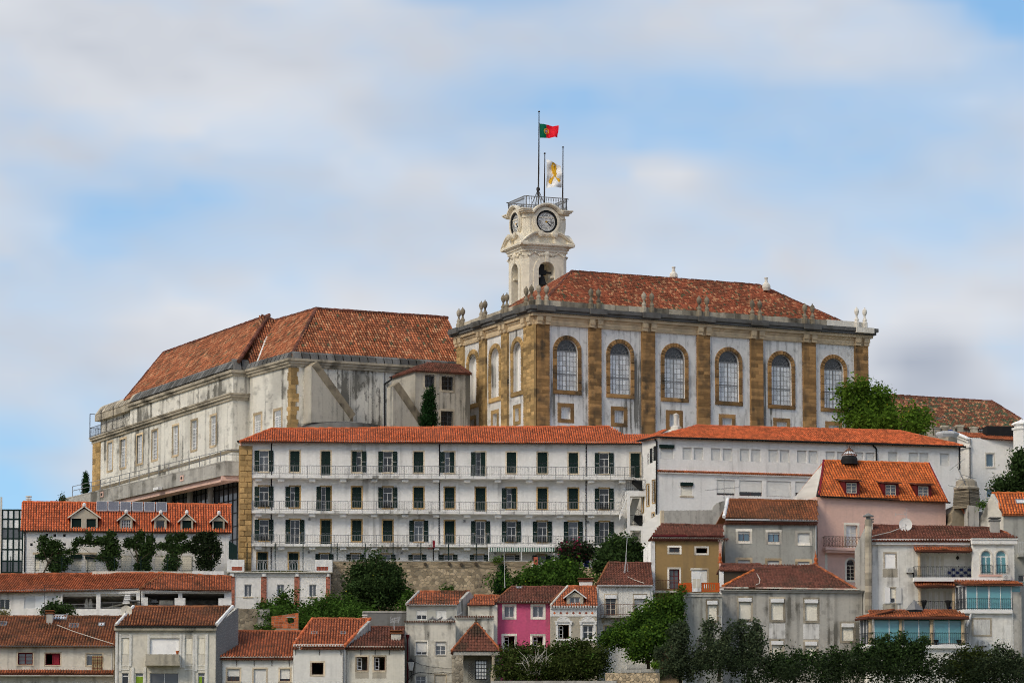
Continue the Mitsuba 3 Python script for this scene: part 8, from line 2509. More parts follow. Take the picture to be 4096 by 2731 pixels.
# glazed verandas
def veranda(pl, c, x0, y0, x1, y1, cols, ypane, yrail, left):
 r = pl.rect(c, x0, y0, x1, y1)
 k_ = numbered(cw.key + '__veranda')
 zp0, zp1 = pl.q(c, (x0 + x1) / 2, ypane[1])[1], pl.q(c, (x0 + x1) / 2, ypane[0])[1]
 m = MB().box(pl, r[0], r[2], zp1, zp1 + .12, -.1, .02).box(pl, r[0], r[2], zp0 - .1, zp0, -.1, .02)
 us = [pl.q(c, x, 800)[0] for x in cols]
 for u in us:
  m.box(pl, u - .035, u + .035, zp0, zp1, -.09, .03)
 put(k_, m, 'paint', 'white', .2, num=False)
 for i, (u0, u1) in enumerate(zip(us[:-1], us[1:])):
  put(k_ + '__pane', MB().box(pl, u0 + .04, u1 - .04, zp0, zp1, -.06, -.04, rnd.random()), 'glass', 'teal')
 lf = Pl(pl.W(r[0], 0, 0), pl.ang - 62)
 ul = lf.q(c, left, (ypane[0] + ypane[1]) / 2)[0]
 m = MB().box(lf, ul, -.03, zp1, zp1 + .12, -.1, 0).box(lf, ul, -.03, zp0 - .1, zp0, -.1, 0)
 for t in np.linspace(0, 1, 4):
  m.box(lf, ul * t - .05, ul * t - .0, zp0, zp1, -.09, .01)
 put(k_ + '__side_frame', m, 'paint', 'white', .3)
 put(k_ + '__side_pane', MB().box(lf, ul, -.05, zp0, zp1, -.06, -.04), 'glass', 'grey')
 ro = pl.off(.35)
 zr0, zr1 = ro.q(c, (x0 + x1) / 2, yrail[1])[1], ro.q(c, (x0 + x1) / 2, yrail[0])[1]
 m = railing(ro, r[0] - .1, r[2], zr0, zr1, 0, .17, .024)
 lo = Pl(ro.W(r[0] - .1, 0, 0), lf.ang)
 mm = railing(lo, ul, 0, zr0, zr1, 0, .17, .024, m)
 put(k_ + '__railing', mm, 'paint', 'black')
 put(k_ + '__floor', MB().prism(Pl([0, 0, 0], 0, 0), Polygon([ro.W(r[0] - .2, 0)[:2], ro.W(r[2], 0)[:2], ro.W(r[2], 0, -4)[:2], lo.W(ul, 0, -3)[:2], lo.W(ul, 0, .1)[:2]]), zr0 - .3, zr0 - .02), 'plaster', 'white', .2)
 return k_, r, zp0, zp1, lf, ul
V1 = HW.off(2.0)
k1, r1, z10, z11, lf1, ul1 = veranda(V1, 'H', 1208, 730, 1602, 940, (1212, 1302, 1402, 1412, 1505, 1598), (735, 932), (845, 938), 1120)
cw.put('veranda_base', MB().box(V1, r1[0], r1[2] + .1, 20, z10 - .4, -2, -.02), 'plaster', 'warmwhite', .6)
r = V1.rect('H', 1604, 785, 1690, 1420)
cw.put('veranda_pier', MB().box(V1, r[0], r[2], 20, r[3], -2, -.1), 'plaster', 'conc', .6)
r = V1.rect('H', 1606, 738, 1676, 782)
cw.put('veranda_side_pane', MB().box(V1, r[0], r[2], r[1], r[3], -.2, -.15), 'glass', 'teal')
ve = Pl(V1.W(0, V1.off(.5).q('H', 1450, 722)[1], .5), HW.ang, 14)
tiled(cw.key, ve, Polygon([(V1.q('H', 1120, 700)[0], 1.6), (V1.q('H', 1180, 720)[0], 0), (V1.q('H', 1694, 735)[0], 0), (V1.q('H', 1640, 700)[0], 2.2), (V1.q('H', 1150, 700)[0], 2.2)]).buffer(0), 'old', .65, name='veranda_roof')
cw.put('veranda_fascia', MB().box(V1, V1.q('H', 1184, 720)[0], V1.q('H', 1692, 720)[0], V1.off(.5).q('H', 1450, 733)[1], V1.off(.5).q('H', 1450, 722)[1] - .1, .3, .48), 'paint', 'brown', .2)
V2 = HW.off(4.2)
k2, r2, z20, z21, lf2, ul2 = veranda(V2, 'H', 388, 1005, 1228, 1240, (418, 547, 640, 672, 800, 900, 930, 1060, 1168), (1016, 1228), (1138, 1236), 302)
for x in (387, 648, 912, 1180):
 u = V2.q('H', x, 1100)[0]
 put(k2 + '__column', MB().lathe(V2.W(u, 0, .12), [(.2, z20 - .1), (.2, z20 + .3), (.16, z20 + .4), (.14, z21 - .2), (.2, z21 - .1), (.2, z21 + .1)], 12), 'stone', 'sandpale', .2)
cw.put('veranda_base', MB().box(V2, r2[0], r2[2], 18, z20 - .42, -4.2, -.02), 'plaster', 'warmwhite', .3)
vo = V2.off(.6)
v2e = Pl(vo.W(0, vo.q('H', 800, 1000)[1]), HW.ang, 15)
vp = [v2e.q('H', *p) for p in ((365, 985), (1240, 1005), (1125, 962), (700, 952), (395, 962))]
tiled(cw.key, v2e, Polygon([(vp[0][0], 0), (vp[1][0], 0), (vp[2][0], 3.2), (vp[4][0], 3.2)]), 'old', .55, name='veranda_roof')
lo2 = Pl(v2e.W(vp[0][0], 0), lf2.ang, 15)
tiled(cw.key, lo2, Polygon([(ul2 - .4, 0), (0, 0), (-.2, 3.0), (ul2 - .4, 3.0)]), 'old', .55, name='veranda_roof')
cw.put('veranda_fascia', MB().tube(v2e.W(vp[0][0], -.05, -.1), v2e.W(vp[1][0], -.05, -.1), .12, sides=6).tube(v2e.W(vp[0][0], -.05, -.1), lo2.W(ul2 - .4, -.05, -.1), .12, sides=6), 'paint', 'brown', .2)
kk = cw.put('roof_lantern', MB().box(V2, *[V2.off(-1.0).q('H', x, 950)[0] for x in (722, 830)], V2.off(-1.).q('H', 776, 962)[1], V2.off(-1.).q('H', 776, 938)[1], -2.2, -1.0), 'paint', 'black', .1)
lp = [V2.off(-1.).q('H', x, 936) for x in (708, 840)]
cc = V2.W((lp[0][0] + lp[1][0]) / 2, lp[0][1], -1.6)
put(kk + '__top', MB().lathe(cc, [((lp[1][0] - lp[0][0]) / 2 * 1.2, 0), (.15, .75), (.04, .9)], 4), 'paint', 'grey', .3)
for i, x in enumerate((428, 612, 692, 876, 952, 1142)):
 u = V2.q('H', x, 1200)[0]
 k_ = thing('planter_urn', ['dark planter at the left end of the lower veranda', 'second dark planter from the left on the lower veranda', 'third dark planter from the left on the lower veranda', 'fourth dark planter from the left on the lower veranda', 'fifth dark planter from the left on the lower veranda', 'dark planter at the right end of the lower veranda'][i], 'planter', 'planters on the lower veranda')
 put(k_ + '__urn', MB().lathe(V2.W(u, z20 - .1, .2), [(.12, 0), (.05, .1), (.16, .28), (.24, .38), (.2, .4)], 10), 'paint', 'black', .2)
for i, x in enumerate((852, 1062)):
 p = HW.off(.7)
 u, z = p.q('H', x, 955)
 k_ = thing('planter_urn', ['tall black urn at the left of the middle balcony', 'tall black urn at the right of the middle balcony'][i], 'planter', 'urns on the middle balcony')
 put(k_ + '__urn', MB().lathe(HW.W(u, z + .0, .35), [(.14, .0), (.1, .1), (.06, .3), (.16, .55), (.27, .85), (.28, 1.0), (.22, 1.02)], 10), 'paint', 'black', .2)
bw = V1.off(-.03)
q0 = V1.rect('H', 1273, 1022, 1416, 1152)
k_ = numbered(cw.key + '__window')
put(k_, MB().prism(V1, ring(sbox(*q0).buffer(.14, join_style=2), sbox(*q0)), -.015, .06), 'stone', 'granite', .5, num=False)
for t in range(4):
 w_ = (q0[2] - q0[0]) / 4
 put(k_ + '__shutter', MB().box(V1, q0[0] + t * w_ + .01, q0[0] + (t + 1) * w_ - .01, q0[1], q0[3], -.015, .03), 'paint', 'blind', .3)
aircon('H', 1314, 1200, 1388, 1248, V1, 'air conditioner under the lowest right window of the veranda house')
g0 = V1.rect('H', 1300, 1302, 1392, 1480)
k_ = thing('barred_gate', 'black barred gate half hidden by the trees under the veranda house', 'gate')
m = MB()
for u in np.linspace(g0[0], g0[2], 11):
 m.box(V1, u - .02, u + .02, g0[1], g0[3], .05, .09)
put(k_ + '__bars', m, 'paint', 'black')
put(k_ + '__frame', MB().prism(V1, ring(sbox(*g0).buffer(.08), sbox(*g0)), -.01, .12), 'paint', 'black')
pipe(cw, V1, 'H', [(1256, 948), (1240, 1010), (1212, 1080)], .1, .2, pal='white')
dk = thing('satellite_dish', 'round white satellite dish on the brown roof of the veranda house', 'satellite dish')
dc = at('H', 690, 210, 381.0)
dish(dk, dc, .58, 'white')
an = thing('roof_antenna', 'television aerial with short rods above the white satellite dish', 'aerial')
p0, p1 = at('H', 697, 190, 381.2), at('H', 698, 65, 381.2)
m = MB().tube(p0, p1, .03, .02, 5).tube(at('H', 606, 122, 381), at('H', 690, 122, 381.5), .018, sides=4).tube(at('H', 606, 108, 381), at('H', 606, 136, 381), .02, sides=4)
for t in range(8):
 m.tube(at('H', 675 + 2 * t, 100 + 6 * t, 381), at('H', 700 - t, 110 + 4 * t, 381.5), .01, sides=4)
put(an + '__mast', m, 'paint', 'alu')
# ------------------------------------------------------------------ grey house cut by the right edge, ruin and stone chimney
RH = fac('O', 1730, 1500, 387.0, 3.0)
rh = Bld('edge_house', 'tall grey house with orange roof cut by the right edge of the view', 'house', RH, 'grey', .3)
a, b_ = RH.q('O', 1722, 1500)[0], RH.q('O', 2080, 1500)[0]
ze_ = RH.q('O', 1722, 1478)[1]
rh.win('H', 1655, 640 - 0, 1707, 700, nx=1, rec=.15)
walls(rh.key, RH, sbox(a, 22, b_, ze_), rh.op, 9, 'grey', .4)
rp, q = slope(rh.key, RH, 'O', (1800, 1462), [(1716, 1460), (2090, 1466), (2090, 1262), (1610, 1258)], 40, 'flat', .12, out=.3, col=.26)
skylight(rh, rp, 'O', 1838, 1326, 1930, 1368, 'frost')
rh.put('eave_moulding', MB().box(RH, a - .1, b_, ze_ + .003, ze_ + .25, -.2, .28), 'tile', 'old', .3)
sd = Pl(RH.W(a, 0, 0), -60.0)
ps = [sd.q('O', *p) for p in ((1720, 1462), (1607, 1262), (1515, 1560))]
rh.put('side_wall', MB().prism(sd, Polygon([(2 * ps[1][0], 22), (0, 22), (0, ps[0][1]), ps[1], (2 * ps[1][0], ps[0][1])]).buffer(0), -.3, -.003), 'plaster', 'stained', .9)
r = RH.rect('H', 1646, 462, 1760, 490)
k_ = rh.put('balcony', MB().box(RH, r[0], r[2], r[1], r[3], .003, .9), 'plaster', 'grey', .4)
put(k_ + '__railing', railing(RH, r[0], r[2], r[3] + .02, RH.q('H', 1680, 372)[1], .85, .16, .022), 'paint', 'alu')
RU = fac('H', 1150, 220, 398.0, 8.0)
ru = thing('ruined_house', 'small ruined brown gable with broken tiles below a stone chimney stack', 'house')
pts = [RU.q('H', *p) for p in ((1058, 420), (1062, 228), (1092, 180), (1092, 105), (1140, 32), (1225, 160), (1232, 420))]
put(ru + '__wall', MB().prism(RU, Polygon(pts), -5, 0), 'stone', 'lichen', .6)
p_ = [RU.q('H', *p) for p in ((1140, 30), (1225, 165))]
m = MB()
for i in range(9):
 t0, t1 = i / 9, (i + 1.15) / 9
 for dn in range(3):
  a0 = RU.W(p_[0][0] + (p_[1][0] - p_[0][0]) * t0, p_[0][1] + (p_[1][1] - p_[0][1]) * t0 + .12, .15 - .24 * dn)
  a1_ = RU.W(p_[0][0] + (p_[1][0] - p_[0][0]) * t1, p_[0][1] + (p_[1][1] - p_[0][1]) * t1 + .08, .15 - .24 * dn)
  m.tube(a0, a1_, .09, .11, 6, rnd.random())
put(ru + '__tile', m, 'tile', 'old', .4, kind='stuff')
r = RU.rect('H', 1215, 45, 1390, 420)
put(ru + '__side_block', MB().box(RU, r[0], r[2] + .6, r[1], r[3] - .5, -4, -.6), 'plaster', 'darkgrey', 1.0)
r = RU.rect('H', 1215, 165, 1350, 205)
put(ru + '__ledge', MB().box(RU, r[0], r[2], r[1], r[3], -.6, .3), 'stone', 'lichen', .9)
ck = thing('stone_chimney', 'massive worn stone chimney stack behind the veranda house roof', 'chimney')
cp_ = fac('O', 1395, 1300, 397.0, 8.0)
z = lambda y: cp_.q('O', 1395, y)[1]
c0 = cp_.W(cp_.q('O', 1392, 1300)[0], 0, -1.0)
it = []
for i in range(12):
 za, zb = z(1400) + i * (z(1215) - z(1400)) / 12, z(1400) + (i + 1) * (z(1215) - z(1400)) / 12
 for j in range(4):
  t = math.pi / 4 + j * math.pi / 2 + .1
  put(ck + '__stone', MB().hexa([c0 + [R * math.cos(t + s_), R * math.sin(t + s_), zz - .0] for zz in (za + .015, zb - .015) for R, s_ in ((1.3 - .012 * i, -.76), (1.3 - .012 * i, .76), (.5, .76), (.5, -.76))], rnd.random()), 'stone', 'lichen', .5)
put(ck + '__cap', MB().lathe(c0 + [0, 0, z(1215)], [(1.15, 0), (1.2, .15), (1.0, .3), (.95, .75), (.7, .95), (.4, 1.0)], 8), 'stone', 'granite', .7)
r = cp_.rect('O', 1370, 1380, 1478, 1500)
put(ck + '__base', MB().box(cp_, r[0], r[2], r[1] - 3, r[3], -2.2, .3), 'plaster', 'conc', 1.0)
an = thing('roof_antenna', 'large tilted television aerial above the stone chimney stack', 'aerial')
m = MB().tube(at('O', 1362, 1190, 397), at('O', 1275, 1000, 397), .04, sides=5)
for x0, y0, x1, y1 in ((1185, 1182, 1340, 1220), (1260, 1118, 1440, 1160), (1320, 1080, 1465, 1120), (1200, 1038, 1350, 925), (1280, 1210, 1395, 1100)):
 m.tube(at('O', x0, y0, 396.7), at('O', x1, y1, 397.4), .022, sides=4)
put(an + '__mast', m, 'paint', 'grey')
an = thing('roof_antenna', 'television aerial in front of the distant patchwork roof', 'aerial')
m = MB().tube(at('O', 1072, 740, 440), at('O', 1058, 560, 440), .035, sides=5).tube(at('O', 985, 580, 439.6), at('O', 1165, 515, 440.5), .025, sides=4).tube(at('O', 960, 640, 439.6), at('O', 1125, 636, 440.5), .025, sides=4)
put(an + '__mast', m, 'paint', 'grey')
for i, (x, y, H, sh) in enumerate(((1104, 668, 1.7, 'shirt'), (1212, 628, 1.7, 'blue'))):
 D = 444.5
 p = at('O', x, y, D)
 bust('person', ['person in dark clothes standing at the terrace wall beside the aerial', 'person in dark blue looking over the terrace wall left of the cowl'][i], [p[0], p[1], p[2] - 1.65], H, sh)
# statue-like stone finial behind the white roofs
fn = thing('stone_finial', 'pale carved stone finial standing behind the junction of the two white buildings', 'finial')
p = at('F', 233, 150, 432.0)
put(fn + '__shaft', MB().lathe(p, [(.75, -2), (.75, -.05), (.5, .0), (.55, .25), (.3, .35), (.22, .5), (.22, 1.35), (.3, 1.42), (.18, 1.55), (.05, 1.6)], 10), 'stone', 'newstone', .5)
# white pergola with green striped awning on the court, and folded blue parasol
AW = WF.off(2.2)
aw = thing('striped_awning', 'green and white striped awning stretched along the court wall of the shuttered building', 'awning')
for i in range(56):
 t0, t1 = i / 56, (i + 1) / 56
 x0, x1 = 330 + 560 * t0, 330 + 560 * t1
 a0, a1_ = AW.q('C', x0, 1150), AW.q('C', x1, 1150)
 zz = AW.q('C', x0, 1186 + (i % 2) * 3)[1]
 put(aw + '__stripe', MB().hexa([AW.W(a0[0], zz, 0), AW.W(a1_[0], zz, 0), AW.W(a1_[0], a0[1], 0), AW.W(a0[0], a0[1], 0), AW.W(a0[0], zz, .03), AW.W(a1_[0], zz, .03), AW.W(a1_[0], a0[1], .03), AW.W(a0[0], a0[1], .03)]), 'paint', 'awning' if i % 2 else 'white', .15)
a0, a1_ = AW.q('C', 328, 1140), AW.q('C', 892, 1140)
put(aw + '__canopy', MB().hexa([AW.W(a0[0], a0[1] - .1, .06), AW.W(a1_[0], a0[1] - .1, .06), AW.W(a1_[0], a0[1] + .35, -2.15), AW.W(a0[0], a0[1] + .35, -2.15)] + [AW.W(a0[0], a0[1] - .02, .06), AW.W(a1_[0], a0[1] - .02, .06), AW.W(a1_[0], a0[1] + .43, -2.15), AW.W(a0[0], a0[1] + .43, -2.15)]), 'paint', 'blind', .2)
for x in (330, 610, 890):
 u = AW.q('C', x, 1200)[0]
 put(aw + '__post', MB().box(AW, u - .04, u + .04, 48, a0[1], -.06, .02), 'paint', 'white')
pb = thing('folded_parasol', 'folded blue parasol standing by the white garden wall', 'parasol')
p = at('E', 1053, 272, 409.)
put(pb + '__canopy', MB().lathe(p, [(.3, 0), (.26, .4), (.12, 1.1), (.03, 1.45)], 8), 'paint', 'blue', .2)
put(pb + '__pole', MB().tube(p - [0, 0, .5], p + [0, 0, .1], .03), 'paint', 'alu')
gp = fac('C', 900, 1300, 409.6, 0.)
gk = thing('garden_wall', 'white garden wall with a small brick pier above the rubble wall', 'wall')
r = gp.rect('C', 700, 1287, 1270, 1330)
put(gk + '__wall', MB().box(gp, r[0], r[2], r[1] - .6, r[3], -.3, 0), 'plaster', 'white', .4)
r = gp.rect('C', 716, 1232, 752, 1300)
put(gk + '__pier', MB().box(gp, r[0], r[2], r[1], r[3], -.4, .1), 'stone', 'brick', .4)
sw2 = fac('E', 1060, 330, 405.0, 0.)
k_ = thing('rubble_wall', 'yellowish rubble wall under the white garden wall between the shrubs', 'wall')
r = sw2.rect('C', 740, 1328, 1300, 1500)
put(k_ + '__wall', MB().box(sw2, r[0], r[2], r[1] - 3, r[3], -.6, 0), 'plaster', 'mortar', .5)
put_stones(k_, sw2, stones(sw2, sbox(r[0], r[1] - .5, r[2], r[3]), (.45, .3), seed=51), 'stone', 'sandpale', .4, limit=200)
lw_ = fac('E', 1500, 1300, 362.0, 0.)
k_ = thing('rubble_wall', 'low stone wall with grey cap at the very bottom among the trees', 'wall')
r = lw_.rect('E', 1225, 1268, 1740, 1400)
put(k_ + '__wall', MB().box(lw_, r[0], r[2], r[1] - 2, r[3], -.5, 0), 'plaster', 'mortar', .5)
put_stones(k_, lw_, stones(lw_, sbox(r[0], r[1], r[2], r[3]), (.36, .24), seed=61), 'stone', 'sandpale', .5, limit=220)
for (x0, y0, x1, y1) in ((1370, 1235, 1560, 1270), (1562, 1232, 1735, 1268), (1425, 1190, 1620, 1232)):
 r = lw_.rect('E', x0, y0, x1, y1)
 put(k_ + '__cap_block', MB().box(lw_, r[0] + .02, r[2] - .02, r[1] + .02, r[3], -.6, .1), 'plaster', 'conc', .7)
r = lw_.rect('E', 150, 1345, 1330, 1400)
put(k_ + '__ledge', MB().box(lw_, r[0], r[2], r[1] - 2, r[3], -.4, .2), 'plaster', 'conc', .7)
# ------------------------------------------------------------------ trees, shrubs and climbers
def base_at(c, x, y, D):
 return at(c, x, y, D)
plant('broadleaf_tree', 'bright green broadleaf tree standing at the right corner of the library', 'tree', [ell('O', 215, 330, 90, 120, 434), ell('O', 330, 260, 85, 110, 435), ell('O', 300, 520, 160, 120, 434), ell('O', 530, 350, 110, 110, 436), ell('O', 560, 520, 130, 110, 435), ell('O', 450, 590, 200, 90, 433), ell('O', 880, 520, 120, 95, 434), ell('O', 800, 620, 180, 80, 433), ell('O', 400, 420, 110, 120, 435)], 15000, .34, 'bright', base_at('O', 420, 800, 435), .35, clump=.42, extra=(('autumn_leaf', 'lemon', 60, .25, 6),), per=22)
plant('cypress_tree', 'slim dark double-pointed cypress in front of the barred annex', 'tree', [ell('J', 1850, 1040, 28, 110, 443), ell('J', 1900, 1010, 26, 120, 443), ell('J', 1850, 1180, 62, 130, 443), ell('J', 1900, 1180, 52, 140, 443), ell('J', 1868, 1290, 90, 90, 443)], 9000, .2, 'cypress', base_at('J', 1868, 1420, 443), .12, clump=.16, per=24, shell=.3, up=.5)
mq = MF.off(-1.6)
cyD = float(mq.W(*mq.q('Q', 896, 120))[1])
cb_ = at('Q', 896, 170, cyD)
cb_[2] = z0 if False else mq.q('Q', 896, 120)[1] - 2.2
plant('cypress_tree', 'small lone cypress on the terrace at the far left', 'tree', [ell('Q', 898, 20, 12, 50, cyD), ell('Q', 896, 70, 24, 50, cyD), ell('Q', 896, 125, 34, 45, cyD), ell('Q', 896, 165, 30, 30, cyD)], 3000, .18, 'cypress', cb_, .1, clump=.12, per=20, shell=.3, up=.5)
sb0 = at('Q', 648, 300, 452)
sb0[2] = hill_z(sb0[0], sb0[1]) - .5
plant('terrace_shrub', 'small dark shrub at the left end of the concrete terrace', 'shrub', [ell('Q', 655, 240, 20, 35, 452), ell('Q', 645, 265, 26, 24, 452), ell('Q', 650, 330, 40, 60, 452), ell('Q', 640, 420, 50, 60, 452)], 1600, .22, 'dark', sb0, .12, clump=.18, per=14)
for i, (bl, n) in enumerate((([(560, 740, 85, 70), (450, 680, 40, 30), (590, 850, 75, 60), (470, 800, 50, 22), (690, 890, 55, 16), (680, 800, 55, 14), (570, 960, 60, 50), (450, 850, 40, 14), (640, 960, 60, 20), (430, 750, 30, 12)], 4200), ([(1160, 625, 40, 26), (1150, 700, 90, 50), (1120, 830, 75, 70), (1200, 790, 60, 90), (1170, 950, 60, 50), (900, 695, 130, 16), (930, 640, 22, 34), (1060, 690, 80, 26), (1050, 860, 40, 20), (790, 720, 20, 20), (770, 790, 50, 8)], 4200), ([(1475, 640, 26, 50), (1420, 660, 30, 12), (1570, 670, 30, 36), (1500, 740, 110, 50), (1510, 860, 70, 90), (1490, 960, 80, 40), (1560, 800, 60, 30), (1380, 730, 90, 22), (1350, 690, 40, 14)], 4200), ([(1770, 660, 22, 36), (1840, 660, 40, 40), (1830, 770, 80, 55), (1810, 900, 75, 80), (1700, 740, 90, 20), (1930, 760, 90, 26), (1910, 640, 18, 22), (1790, 970, 80, 30), (1960, 720, 40, 12)], 3600), ([(2110, 650, 60, 50), (2200, 650, 50, 40), (2150, 780, 90, 80), (2150, 910, 110, 75), (2050, 780, 60, 40), (2250, 720, 40, 18), (2270, 810, 26, 60), (2050, 680, 22, 50)], 5200))):
 lab = ['dark climbing plant with red blossom at the left of the white dormer building wall', 'dark climber under the two-window dormer, trailing a branch to its left', 'third dark climber from the left on the white dormer building wall', 'fourth dark climber from the left, thinner and spreading sideways', 'rightmost dark climber beside the green mesh screen'][i]
 plant('climbing_plant', lab, 'climbing plant', [ell('Q', *b, 407.9, .35) for b in bl], int(n * 1.5), .24, 'dark' if i != 4 else 'black', base_at('Q', bl[1][0], 1000, 407.8), .09, 'climbing plants on the white wall', clump=.16, per=9, shell=.2, extra=(('blossom', 'flower', 40, .16, 5),) if i == 0 else (('young_leaf', 'mid', 260, .2, 8),))
plant('dark_tree', 'round dark evergreen tree in front of the rubble retaining wall', 'tree', [ell('D', 1280, 330, 190, 110, 404), ell('D', 1170, 300, 90, 70, 404), ell('D', 1420, 330, 80, 80, 404), ell('D', 1280, 450, 230, 110, 403), ell('D', 1150, 460, 100, 70, 403), ell('D', 1440, 450, 100, 90, 403), ell('D', 1270, 550, 190, 60, 403), ell('D', 1280, 200, 30, 60, 404)], 16000, .3, 'dark', base_at('D', 1280, 640, 404), .3, clump=.4, extra=(('fruit', 'lemon', 70, .14, 3),))
plant('hedge_shrub', 'broad mid-green shrub bank left of the dark tree above the front roofs', 'shrub', [ell('D', 900, 590, 150, 80, 398), ell('D', 800, 660, 170, 90, 397), ell('D', 1020, 620, 130, 80, 398), ell('D', 680, 690, 90, 60, 397), ell('D', 1130, 650, 130, 50, 398), ell('D', 700, 760, 90, 40, 396), ell('D', 920, 670, 200, 60, 396)], 14000, .26, 'mid', base_at('D', 900, 780, 398), .15, clump=.35)
plant('young_tree', 'small leafy tree in front of the white brick pier terrace', 'tree', [ell('D', 480, 570, 60, 50, 401), ell('D', 560, 600, 70, 40, 401), ell('D', 340, 590, 50, 35, 401), ell('D', 420, 610, 100, 30, 401), ell('D', 600, 500, 22, 40, 401), ell('D', 500, 500, 25, 30, 401)], 2400, .28, 'mid', base_at('D', 470, 690, 401), .09, clump=.28, per=14)
plant('fern_clump', 'fern-like tuft at the foot of the mossy rubble wall', 'fern', [ell('D', 340, 775, 60, 20, 388)], 500, .3, 'mid', None, clump=.2, per=12, aspect=.3)
plant('conifer_tree', 'small pointed conifer in front of the right end of the retaining wall', 'tree', [ell('E', 265, 330, 22, 70, 402), ell('E', 255, 420, 70, 80, 402), ell('E', 250, 500, 90, 50, 401)], 4500, .2, 'cypress', base_at('E', 255, 560, 401.5), .12, clump=.2, per=22, up=.4)
plant('fig_shrub', 'large yellow-green garden shrub above the pink house roof', 'shrub', [ell('E', 620, 360, 110, 90, 400), ell('E', 520, 400, 100, 70, 399), ell('E', 760, 330, 120, 100, 401), ell('E', 880, 340, 90, 110, 402), ell('E', 920, 250, 30, 50, 402), ell('E', 700, 430, 200, 50, 399), ell('E', 940, 400, 60, 60, 401)], 11000, .32, 'mid', base_at('E', 700, 500, 400), .15, clump=.36, extra=(('bright_leaf', 'bright', 900, .3, 14), ('fruit', 'lemon', 30, .15, 3)))
plant('bougainvillea', 'dark bougainvillea with crimson flowers growing over the court pergola', 'climbing plant', [ell('E', 900, 110, 130, 50, 407), ell('E', 1000, 150, 110, 60, 407), ell('E', 900, 190, 90, 60, 407), ell('E', 1040, 90, 70, 30, 407), ell('E', 1100, 130, 50, 30, 407)], 5200, .26, 'black', base_at('E', 950, 270, 407), .1, clump=.3, extra=(('blossom', 'flower', 380, .24, 12),))
plant('loquat_tree', 'dark green loquat-like tree at the foot of the outside stair', 'tree', [ell('E', 1380, 120, 150, 80, 403), ell('E', 1290, 180, 110, 80, 403), ell('E', 1480, 160, 90, 80, 403), ell('E', 1390, 60, 70, 40, 403), ell('E', 1190, 290, 60, 50, 402), ell('E', 1380, 210, 160, 50, 402), ell('E', 1230, 240, 70, 50, 402)], 12000, .34, 'dark', base_at('E', 1380, 330, 403), .2, clump=.35, extra=(('pale_leaf', 'mid', 700, .3, 12),))
plant('wall_shrub', 'low weeds along the top of the retaining wall beside the awning', 'weeds', [ell('C', 400, 1258, 50, 16, 409.4)], 350, .25, 'bright', None, clump=.15, per=8, aspect=.25)
plant('creeper', 'green creeper hanging beside the dark tree on the retaining wall', 'creeper', [ell('D', 1580, 500, 40, 40, 401), ell('D', 1540, 570, 60, 40, 400), ell('D', 1900, 452, 60, 12, 400)], 900, .25, 'mid', None, clump=.25, per=12)
plant('citrus_tree', 'big citrus tree with glossy yellow-green leaves between cream and grey houses', 'tree', [ell('E', 1640, 800, 190, 120, 376), ell('E', 1780, 700, 150, 110, 377), ell('E', 1500, 880, 150, 110, 375), ell('E', 1800, 880, 150, 130, 375), ell('E', 1370, 930, 130, 70, 374), ell('E', 1640, 960, 200, 110, 374), ell('E', 1860, 620, 60, 60, 378), ell('E', 1560, 1060, 130, 70, 373), ell('E', 1260, 960, 90, 50, 374)], 20000, .27, 'mid', base_at('E', 1620, 1230, 375.5), .25, clump=.33, extra=(('bright_leaf', 'bright', 5200, .26, 26), ('fruit', 'lemon', 60, .14, 2)))
plant('hedge_row', 'dark hedge with dry twigs along the foot of the pink and ornate houses', 'hedge', [ell('E', 420, 1130, 170, 80, 368), ell('E', 600, 1130, 170, 90, 368), ell('E', 780, 1110, 150, 80, 368.5), ell('E', 950, 1100, 170, 110, 368), ell('E', 1100, 1150, 160, 120, 367), ell('E', 350, 1250, 160, 90, 367), ell('E', 600, 1260, 240, 90, 366.5), ell('E', 900, 1250, 250, 110, 366.5), ell('E', 265, 1080, 30, 30, 369)], 21000, .25, 'hedge', base_at('E', 700, 1350, 368), .12, clump=.32, extra=(('bright_leaf', 'mid', 2600, .24, 22),))
tw_ = MB()
g = np.random.default_rng(12)
for i in range(26):
 s = at('E', 500 + 14 * (i % 9), 1290, 365.8)
 e = s + np.array([g.uniform(-1.2, 1.6), g.uniform(-.4, .4), g.uniform(.8, 2.4)])
 k = (s + e) / 2 + g.normal(size=3) * .25
 tw_.tube(s, k, .035, .022, 4).tube(k, e, .022, .006, 4)
 for j in range(2):
  tw_.tube(k, k + np.array([g.uniform(-.6, .8), 0, g.uniform(.2, .8)]), .012, .004, 4)
dt = thing('dry_bush', 'leafless grey twigs standing out of the dark hedge', 'bush')
put(dt + '__branch', tw_, 'paint', 'palestone', .6)
plant('agave', 'pale green spiky plant on the low wall at the bottom', 'plant', [ell('E', 1690, 1175, 30, 30, 361.5)], 60, .8, 'bright', None, clump=.05, per=20, aspect=.12, up=.5)
